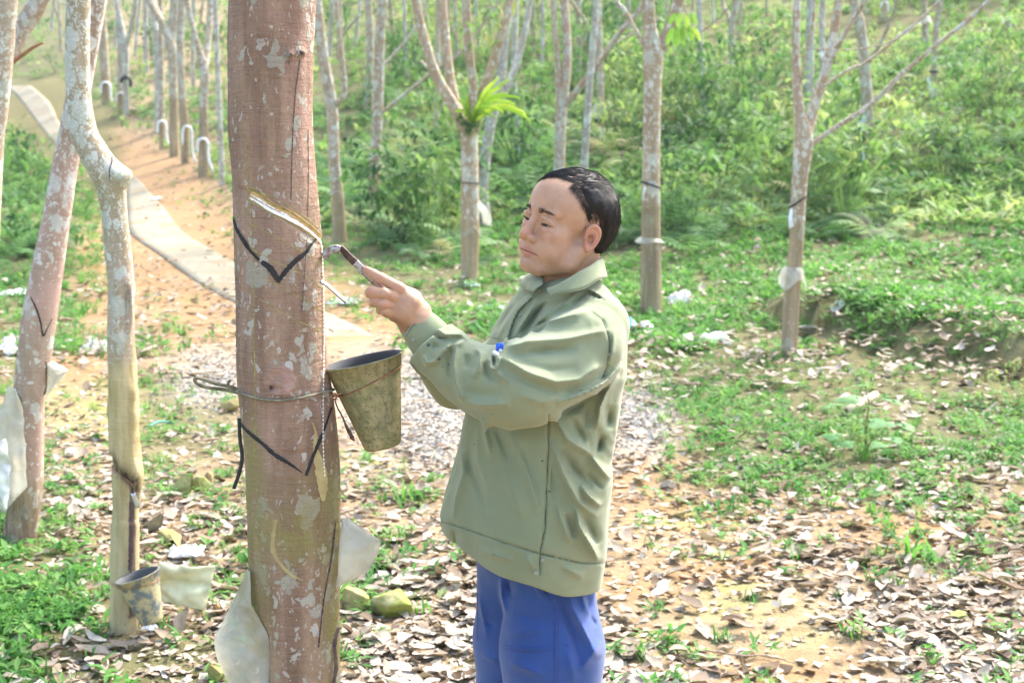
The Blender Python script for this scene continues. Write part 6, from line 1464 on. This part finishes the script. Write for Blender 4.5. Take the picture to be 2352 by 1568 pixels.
def cup(label, rim, bot, rr, rb, Y, mat, name='latex_cup', wire=None, group='latex collecting cups', dent=.02, tiltY=0, seg=56):
    A = W(rim[0], rim[1], Y + tiltY); B = W(bot[0], bot[1], Y); ax = A - B; H = np.linalg.norm(ax); ax /= H; R1 = px2m(rr, Y); R0 = px2m(rb, Y)
    root = empty(name, B, label, 'cup', group)
    def ro(h): return R0 + (R1 - R0) * h / H
    prof = [(.0005, .0), (R0 * .9, 0), (R0, .004)] + [(ro(h), h) for h in np.linspace(.01, H * .86, 9)] + [(ro(H * .87) + .0018, H * .87), (ro(H * .98) + .0015, H * .98), (R1 + .004, H * .985), (R1 + .005, H), (R1 + .001, H + .001), (R1 - .003, H - .002)] + [(ro(h) - .004, h) for h in np.linspace(H * .9, .008, 6)] + [(.0005, .007)]
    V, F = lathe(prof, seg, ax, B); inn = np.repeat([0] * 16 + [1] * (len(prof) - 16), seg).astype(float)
    V += ax * 0 + (dent * R1 * vnoise(V * 9))[:, None] * (V - (B + ((V - B) @ ax)[:, None] * ax)) / (R1)
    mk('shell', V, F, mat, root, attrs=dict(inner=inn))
    if wire:
        h0, k_, ph = wire; a = np.cross(ax, [0, 1., 0]); a /= np.linalg.norm(a); b = np.cross(ax, a); th = np.linspace(0, 2 * math.pi, 60)
        hh = h0 * H + k_ * np.cos(th - ph); C = B + ax * hh[:, None] + (ro(hh) + .0022)[:, None] * (a * np.cos(th)[:, None] + b * np.sin(th)[:, None])
        V, F = tube(C, np.full(60, .0014), 6, .4, 200, up=ax); mkt('wire', (V, F), M_wire_r, root)
    return root, A, B, ax, H
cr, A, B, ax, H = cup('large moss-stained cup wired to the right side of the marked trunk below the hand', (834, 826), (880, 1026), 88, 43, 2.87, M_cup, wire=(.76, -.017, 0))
V, F = tube(catmull(W(*np.array([(758, 913), (766, 911), (775, 906), (784, 902)], float).T, 2.80), 12), np.full(12, .0016), 6, .5, 200); mkt('wire', (V, F), M_wire_r, cr)
for i in range(3):
    th = np.linspace(0, 7 + i, 24); c = W(768, 912, 2.795); C = c + np.stack([.006 * np.cos(th) * (1 - th / 14), .004 * np.sin(th * 1.3 + i), .007 * np.sin(th) * (1 - th / 20)], -1); V, F = tube(C, np.full(24, .0012), 5, .4, 200); mkt('wire', (V, F), M_wire_r, cr)
V, F = tube(catmull(W(*np.array([(768, 915), (775, 935), (788, 960), (798, 985), (806, 1000), (814, 1012)], float).T, 2.80), 30), np.interp(np.arange(30), [0, 14, 20, 26, 29], [.0014, .0018, .0036, .0048, .001]), 7, .6, 120); mkt('hanging_wire', (V, F), simple('rusted_end', (.10, .055, .04), .9, .4, 100), cr)
c2, A, B, ax, H = cup('tilted grey cup caked with mud, tied to the ochre stem of the bent tree', (314, 1320), (350, 1427), 51, 27, YS - .10, M_cup2, wire=(.84, .010, .3), tiltY=-.0)
C = catmull(W(*np.array([(255, 1338), (262, 1345), (275, 1348), (288, 1345)], float).T, [YS - .03, YS - .065, YS - .09, YS - .12]), 14); V, F = tube(C, np.full(14, .0013), 6); mkt('wire', (V, F), M_wire_r, c2)
V, F = tube(catmull(W(*np.array([(316, 1440), (318, 1455), (314, 1470), (316, 1485)], float).T, YS - .09), 10), np.full(10, .0016), 6); mkt('wire', (V, F), M_metal, c2)
Yc = ghit(1855, 786)[1]; cup('dark green cup standing upright on the ground beside the tree with the long bare branch', (1855, 750), (1855, 784), 20, 12, Yc, M_cup3)
Yc = ghit(306, 262)[1]; cup('tiny black cup at the foot of the forked trunk in the row above the path', (306, 252), (306, 262), 8, 5, Yc, M_dark_strap, seg=20)
Yc = ghit(428, 312)[1]; 

# crumpled plastic on the ground
def crumple(label, cx, cy, wp, hp, mat, seed=0, up=.5, cat='plastic sheet', yaw=0, name='plastic_sheet', flatn=1.):
    P0 = ghit(cx, cy + hp * .4); Y = P0[1]; w_ = px2m(wp, Y); d_ = max(px2m(hp, Y) * 2.2, w_ * .35); r = np.random.default_rng(seed)
    n, m = 30, 22; u, v_ = np.meshgrid(np.linspace(-.5, .5, n), np.linspace(-.5, .5, m), indexing='ij')
    ed = 1 + .25 * vnoise(np.stack([np.arctan2(v_, u) * 1.5, u * 0 + seed, v_ * 0], -1))
    x = u * w_ * ed; y = v_ * d_ * ed; c_, s_ = math.cos(yaw), math.sin(yaw); x, y = x * c_ - y * s_, x * s_ + y * c_
    X = P0[0] + x; Yy = P0[1] + y; Z = gh(X.ravel(), Yy.ravel()).reshape(X.shape) + .02
    q = np.stack([u * 5 + seed, v_ * 5, u * 0], -1); Z += up * px2m(hp, Y) * (np.abs(vnoise(q)) + .5 * np.abs(vnoise(q * 2.3)) + .2 * vnoise(q * 5)) * (1 - (np.maximum(abs(u), abs(v_)) * 2) ** 4 * .7)
    V, F = solid_sheet(np.stack([X, Yy, Z], -1), .003); o = mk(name, V, F, mat, loc=P0); tag(o, label, cat, 'plastic litter on the ground')
M_pw = simple('weathered_white_sheet', (.72, .71, .69), .5, .15, 6, spec=.4)
M_pb = NT('pale_blue_bag'); t = M_pb; t.col((.42, .72, .80, 1)); t.rough(.3); t.translucent(.3, (.5, .85, .9, 1)); M_pb = t.m
crumple('long crumpled dirty white sheet lying right of the man, before the skirted tree', 1618, 778, 110, 36, M_pw, 1, .7)
crumple('folded white sheet on the grass at the foot of the sturdy ringed tree', 1562, 690, 58, 30, M_pw, 2, 1.)
crumple('small white scrap on the grass beyond the dark green cup', 1926, 705, 30, 12, M_film_w, 3, .9)
crumple('faint white scrap on the slope just right of the white skirted trunk', 1858, 622, 34, 10, M_film_w, 4, .5)
crumple('thin white strip on the ground between the fern-bearing tree and the chest of the man', 1135, 706, 78, 12, M_film_w, 5, .5)
crumple('white scrap at the foot of the fern-bearing tree', 1082, 656, 34, 12, M_pw, 6, .8)
crumple('pale sheet lying over the edge of the concrete path right of the big trunk', 785, 690, 70, 22, M_pw, 7, .4)
crumple('long white strip among weeds at the left edge', 30, 672, 80, 18, M_film_w, 8, .5)
crumple('small white strip between the leaning and the bent tree', 130, 690, 30, 8, M_film_w, 9, .5)
crumple('crumpled pale sheet between the leaning tree and the bent tree', 216, 800, 62, 30, M_film, 10, .9)
crumple('crumpled sheet half hidden behind the leaning reddish tree', 30, 800, 60, 40, M_pw, 11, .9)
crumple('white sheet lying behind the translucent bag by the muddy cup', 425, 1275, 90, 24, M_pw, 12, .9)
crumple('white slip under the tilted muddy cup', 345, 1450, 40, 12, M_film_w, 13, .6)
crumple('white scrap on the far bend of the path edge', 360, 455, 24, 10, M_film_w, 14, .4)
crumple('small white scrap on the slope under the ringed skirt tree, left of the leaf pile', 1220, 690, 22, 8, M_film_w, 15, .5)
# knotted bags
def bag(label, cx, cy, wp, hp, mat, seed):
    P0 = ghit(cx, cy + hp / 2); Y = P0[1]; a = px2m(wp, Y) / 2; b = px2m(hp, Y)
    th = np.linspace(0, 2 * math.pi, 30, endpoint=False); V = []
    for u in np.linspace(0, 1, 16):
        r_ = a * (math.sin(math.pi * min(u * .85 + .12, 1)) ** .7) * (1 - .55 * max(0, u - .6) / .4); V.append(np.stack([r_ * np.cos(th), r_ * np.sin(th), np.full(30, u * b)], -1))
    V = np.concatenate(V); V *= (1 + .16 * vnoise(V / a * 2 + seed) + .08 * vnoise(V / a * 6))[:, None]; o = mk('knotted_bag', V + P0 + (0, 0, .004), grid_faces(16, 30, True), mat, loc=P0); tag(o, label, 'bag', 'plastic litter on the ground')
bag('pale blue knotted plastic bag on the grass just right of the shoulder of the man', 1449, 750, 28, 36, M_pb, 1); bag('round white plastic bag beside the pale blue one', 1482, 752, 42, 28, M_film_w, 4)
# translucent bag hanging behind the muddy cup
bgm = film('rain_guard', [(368, 1288), (362, 1320), (362, 1350), (366, 1372)], [(494, 1298), (488, 1330), (480, 1366), (472, 1398)], YS + .05, YS + .10, None, simple('yellowed_film', (.62, .62, .42), .25, .15, 8, spec=.5), wob=.03); bgm.name = 'plastic_bag'
tag(bgm, 'yellowish translucent plastic bag spread out right of the muddy cup', 'plastic bag', 'plastic litter on the ground')
# stones
def stone(label, cx, cy, wp, hp, col, seed, moss=0.0, yoff=0):
    P0 = ghit(cx, cy + hp * .45); Y = P0[1]; a = px2m(wp, Y) / 2; b = px2m(hp, Y) / 2; r = np.random.default_rng(seed)
    nrm = r.normal(0, 1, (16, 3)); nrm /= np.linalg.norm(nrm, axis=1)[:, None]; dd = r.uniform(.62, 1, 16)
    def f(P):
        q = (P - P0 - (0, 0, b * .8)) / (a, a * .8, b); d = np.full(len(P), -9.)
        for n_, k in zip(nrm, dd): d = smax(d, q @ n_ - k, .07)
        return (d + .08 * fbm(q * 3 + seed, 4)) * b
    V, F = surface_net(f, P0 - (a * 1.4, a * 1.2, b * .8), P0 + (a * 1.4, a * 1.2, b * 2.4), min(a, b) / 9, 2)
    t = NT('stone_%d' % seed); n1 = t.noise(28, 6, rough=.65); n2 = t.noise(9, 4); c = t.mix(t.ramp(n1, .35, .65), tuple(np.array(col) * .65) + (1,), tuple(col) + (1,))
    if moss: c = t.mix(t.math('MULTIPLY', t.ramp(n2, .35, .55), moss), c, t.mix(n1, (.15, .19, .03, 1), (.36, .40, .09, 1)))
    t.col(c); t.rough(.9); t.spec(.15); t.bump(n1, .6, .01); o = mk('stone', V, F, t.m, loc=P0); tag(o, label, 'stone', 'stones among the leaves')
stone('green and ochre mossy stone touching the right side of the marked trunk', 818, 1374, 84, 66, (.46, .38, .20), 1, .6)
stone('bright green mossy stone, right one of the two beside the marked trunk', 905, 1378, 100, 78, (.42, .38, .20), 2, .95)
stone('upright ochre stone leaning at the left of the marked trunk, right of its pair', 480, 1095, 26, 42, (.46, .34, .18), 3, .1); stone('greenish block stone, middle one of the three left of the marked trunk', 455, 1108, 40, 46, (.34, .31, .15), 4, .5)
stone('flat green brown stone, left one of the three left of the marked trunk', 413, 1122, 44, 40, (.36, .33, .17), 5, .4); stone('large rough ochre stone among leaves right of the spout of the bent tree', 383, 1228, 66, 44, (.42, .34, .17), 6, .3)
stone('small brown stone above the large rough ochre one', 347, 1205, 34, 30, (.36, .30, .19), 7, .1); stone('small orange stone near the dry leaves left of the marked trunk', 496, 1185, 30, 18, (.46, .33, .18), 8, 0)
stone('ochre stone behind the strap loop of the marked trunk', 533, 930, 34, 34, (.44, .34, .16), 9, .2); stone('small reddish stone below the three stones left of the marked trunk', 420, 1150, 34, 22, (.42, .25, .15), 10, 0)
stone('mossy stone at the bottom edge beside the film of the marked trunk', 498, 1545, 50, 42, (.40, .32, .14), 11, .5); stone('orange brown stone left of the film of the marked trunk', 505, 1400, 36, 22, (.45, .28, .13), 12, .1)
stone('pale stone on the grass left of the broad leaved sapling', 1850, 932, 28, 16, (.52, .46, .34), 13, 0); stone('flat pale yellow stone on the grass, left of the pale one by the sapling', 1760, 946, 24, 12, (.52, .52, .34), 14, 0)
stone('pale stone in the soil right of the jacket hem of the man', 1535, 1112, 40, 20, (.50, .44, .36), 15, 0); stone('dark mossy stone among leaves in the lower right', 2205, 1410, 44, 26, (.30, .27, .14), 16, .5); stone('low mossy stone in bare soil at the right, above the leaf drift', 1945, 1202, 36, 14, (.28, .27, .15), 17, .6)
stone('orange stone under the yellowish bag by the muddy cup', 345, 1275, 32, 26, (.45, .33, .20), 18, 0); stone('dark earthy stone lying in weeds behind the slim red-spotted tree', 905, 503, 44, 26, (.22, .16, .11), 19, .2)
# bamboo and sticks
t = NT('bamboo'); t.col(t.mix(t.noise(20, 4), (.56, .42, .28, 1), (.66, .52, .36, 1))); t.rough(.5); M_bam = t.m
P0 = ghit(1942, 955); P1 = ghit(2010, 935) + (0, 0, .05); ax = P1 - P0; L_ = np.linalg.norm(ax); R_ = px2m(10, P0[1]); V, F = lathe([(R_ * .6, .06), (R_ * .62, 0), (R_, 0), (R_ * .98, L_ * .3), (R_ * 1.12, L_ * .33), (R_, L_ * .36), (R_, L_ * .7), (R_ * 1.1, L_ * .73), (R_ * .97, L_ * .76), (R_ * .95, L_), (R_ * .5, L_)], 20, ax, P0 + (0, 0, R_ * 1.1)); o = mk('bamboo_piece', V, F, M_bam, loc=P0); tag(o, 'short cut piece of bamboo lying behind the broad leaved sapling', 'bamboo')
def stick(label, pts, r0, r1=None, mat=None, lift=.012):
    G = catmull([ghit(*p) + (0, 0, lift + (i % 2) * .012) for i, p in enumerate(pts)], 24); V, F = tube(G, np.linspace(r0, r1 or r0 * .5, 24), 8, .25, 30, seed=pts[0][0]); o = mkt('stick', (V, F), mat or M_brownstem, loc=G[0]); tag(o, label, 'stick', 'fallen sticks')
M_stk = simple('dry_stick', (.36, .28, .19), .9, .25, 40)
stick('curved dry stick on the leaves right of the marked trunk, level with its lower V', [(786, 1148), (812, 1138), (840, 1137), (868, 1144)], .012, .006, M_stk); stick('long thin twig on the grass right of the man', [(1640, 845), (1690, 872), (1740, 888), (1790, 893)], .008, .003, M_stk)
stick('thick fallen branch between the leaning tree and the bent tree', [(155, 1090), (175, 1108), (195, 1124), (208, 1140)], .022, .012, M_stk); stick('grey stick against the left side of the marked trunk', [(515, 1275), (540, 1268), (566, 1256)], .014, .009, M_stk)
stick('thin twig lying across bare soil at the bottom right', [(1620, 1500), (1700, 1520), (1760, 1512), (1830, 1540)], .004, .002, M_stk); stick('reddish twig on mossy soil below the trousers side, lower right', [(1560, 1330), (1600, 1345), (1650, 1352)], .004, .002, M_wire_r); stick('thin twig in the leaf drift at the bottom right corner', [(2190, 1520), (2240, 1500), (2300, 1510)], .005, .002, M_stk)
stick('teal plastic ribbon lying on leaves between the bent tree and the marked trunk', [(342, 984), (365, 977), (390, 974), (410, 977)], .008, .004, simple('teal_plastic', (.05, .34, .27), .4))
# the broad leaved sapling and a few plants that stand out
def lobed(L, Wd, n=16):
    th = np.linspace(0, 2 * math.pi, n, endpoint=False); V = [(0, 0, 0)]
    for ring in (.5, 1.):
        for a in th:
            r_ = ring * (.5 + .14 * math.cos(3 * a + math.pi) + .03 * math.cos(7 * a)); V.append((r_ * math.sin(a) * Wd, L * (.5 * ring * 0 + r_ * math.cos(a)) + L * .4, -.12 * L * ring ** 2 + .02 * L * math.cos(5 * a) * ring))
    F = [[0, 1 + i, 1 + (i + 1) % n, 1 + (i + 1) % n] for i in range(n)] + [[1 + i, 1 + n + i, 1 + n + (i + 1) % n, 1 + (i + 1) % n] for i in range(n)]
    return np.array(V), F
M_sap = leaf_mat('sapling_leaf', [(.10, .26, .10), (.16, .34, .13), (.22, .38, .17)], tr=.4, gain=1.3)
P0 = ghit(1992, 1045); sap = empty('sapling', P0, 'broad leaved light green sapling growing beside the piece of bamboo', 'plant')
V, F = tube(catmull([P0, W(1988, 990, P0[1]), W(1996, 930, P0[1]), W(1990, 905, P0[1])], 14), np.linspace(.008, .004, 14), 6); mkt('stem', (V, F), M_stem, sap)
for i, (x, y, wp, dy, var_) in enumerate([(1965, 905, 60, -.1, .9), (2035, 912, 62, .0, .8), (1925, 925, 48, .15, .8), (2062, 968, 60, -.1, .9), (2010, 958, 60, -.3, .3), (1975, 960, 50, .1, .4), (1925, 992, 50, -.1, .3), (2045, 1000, 46, -.2, .5), (1950, 1010, 44, -.2, .4), (2010, 1012, 40, -.3, .5), (1985, 880, 44, .1, 1.)]):
    c = W(x, y, P0[1] + dy); a0 = W(1991, min(y + 25, 1040), P0[1]); V, F = tube(catmull([a0, (a0 + c) / 2 + (0, 0, .03), c], 8), np.full(8, .0025), 5); st_ = mkt('leaf_stalk', (V, F), M_stem, sap)
    lv, lf = lobed(px2m(wp, P0[1]) * .8, px2m(wp, P0[1])); a = math.atan2(-(x - 1991), dy * 200 + 1e-3) if True else 0; el = -.25; lv = np.stack([lv[:, 0], lv[:, 1] * math.cos(el), lv[:, 1] * math.sin(el) + lv[:, 2]], -1)
    lv = np.stack([lv[:, 0] * math.cos(a) - lv[:, 1] * math.sin(a), lv[:, 0] * math.sin(a) + lv[:, 1] * math.cos(a), lv[:, 2]], -1) + c
    mk('leaf', lv, fixfaces(lf), M_sap, sap, attrs=dict(var=np.full(len(lv), var_)))
def plant(label, cx, cy, size, temps, mat, seed, cat='fern', name='fern', z=1., v0=.5, part='fronds'):
    P0 = ghit(cx, cy); tv, tf = temps[seed % len(temps)][:2]; r = np.random.default_rng(seed); a = r.uniform(0, 6.28); v = tv * size * (1, 1, z); v = np.stack([v[:, 0] * math.cos(a) - v[:, 1] * math.sin(a), v[:, 0] * math.sin(a) + v[:, 1] * math.cos(a), v[:, 2]], -1) + P0
    o = mk(name, v, tf, mat, loc=P0, attrs=dict(var=np.clip(v0 + .25 * vnoise(v * 6), 0, 1))); tag(o, label, cat, 'plants that stand out on the slope')
plant('wide pale fern at the foot of the trunk with the white flap', 1950, 470, .95, ferns, M_fern, 1, v0=.75); plant('light feathery fern between the forked limbs on the right', 1925, 240, .9, ferns, M_fern, 2, v0=.8); plant('fern spreading left of the sturdy ringed tree foot', 1440, 560, .7, ferns, M_fern, 3, v0=.7)
plant('yellowing fern low on the slope, below the wide pale one', 2010, 540, .7, ferns, M_fern, 4, v0=.9); plant('small fern on the grass behind the raised hand', 970, 600, .5, ferns, M_fern, 5, v0=.7); plant('large fern at the left edge above the leaning tree', 60, 470, .9, ferns, M_fern, 0, v0=.5); plant('dark fern under the one at the left edge', 30, 590, .8, ferns, M_fern, 3, v0=.35)
plant('round leafy bush left of the fern-bearing tree', 965, 590, .75, shrubs, M_shrub, 1, 'bush', 'bush', v0=.6); plant('bright bushy weed at the foot of the sapling', 1985, 1052, .30, shrubs, M_shrub, 2, 'bush', 'bush', v0=.8); plant('tall leafy bush on the slope at the far right', 2230, 330, 1.5, shrubs, M_shrub, 3, 'bush', 'bush', v0=.4)
plant('dark leafy bush behind the row of sturdy trees, right of the man', 1660, 450, 1.2, shrubs, M_shrub, 4, 'bush', 'bush', v0=.25); plant('low bush with pale leaves at the right edge near the washed out step', 2310, 930, .28, shrubs, M_shrub, 5, 'bush', 'bush', v0=.9); plant('dark bush beside the path bend at the left edge', 40, 560, 1.0, shrubs, M_shrub, 6, 'bush', 'bush', v0=.3)
plant('spiky grass clump in bare soil at the lower right', 1745 + 350, 1290, .22, tufts, M_grass, 2, 'grass clump', 'grass_clump', v0=.6); plant('grass clump right of the film of the marked trunk', 925, 1160, .2, tufts, M_grass, 3, 'grass clump', 'grass_clump', v0=.6)
# ------------------------------------------------------------------ the air
zs_ = [c for o in sc.objects if o.type == 'MESH' for c in ((o.matrix_basis @ Vector(b))[2] for b in o.bound_box)]
hz = bpy.data.meshes.new('haze'); X0, X1, Y0_, Y1_, Z0, Z1 = -130, 130, -14, 165, -3.5, max(45.0, 6.0 + float(Zg.max()))
hv = [(x, y, z_) for x in (X0, X1) for y in (Y0_, Y1_) for z_ in (Z0, Z1)]
hz.from_pydata(hv, [], [(0, 1, 3, 2), (4, 6, 7, 5), (0, 4, 5, 1), (2, 3, 7, 6), (0, 2, 6, 4), (1, 5, 7, 3)]); hz.update()
m = bpy.data.materials.new('haze_air'); m.use_nodes = True; nt_ = m.node_tree; nt_.nodes.clear()
o_ = nt_.nodes.new('ShaderNodeOutputMaterial'); v_ = nt_.nodes.new('ShaderNodeVolumePrincipled'); v_.inputs['Density'].default_value = .0007; v_.inputs['Color'].default_value = (.93, .96, 1, 1); v_.inputs['Anisotropy'].default_value = .3
nt_.links.new(v_.outputs[0], o_.inputs['Volume']); hz.materials.append(m); ho = bpy.data.objects.new('haze', hz); COL.objects.link(ho); tag(ho, 'thin bright haze between the trees', 'haze', kind='stuff')
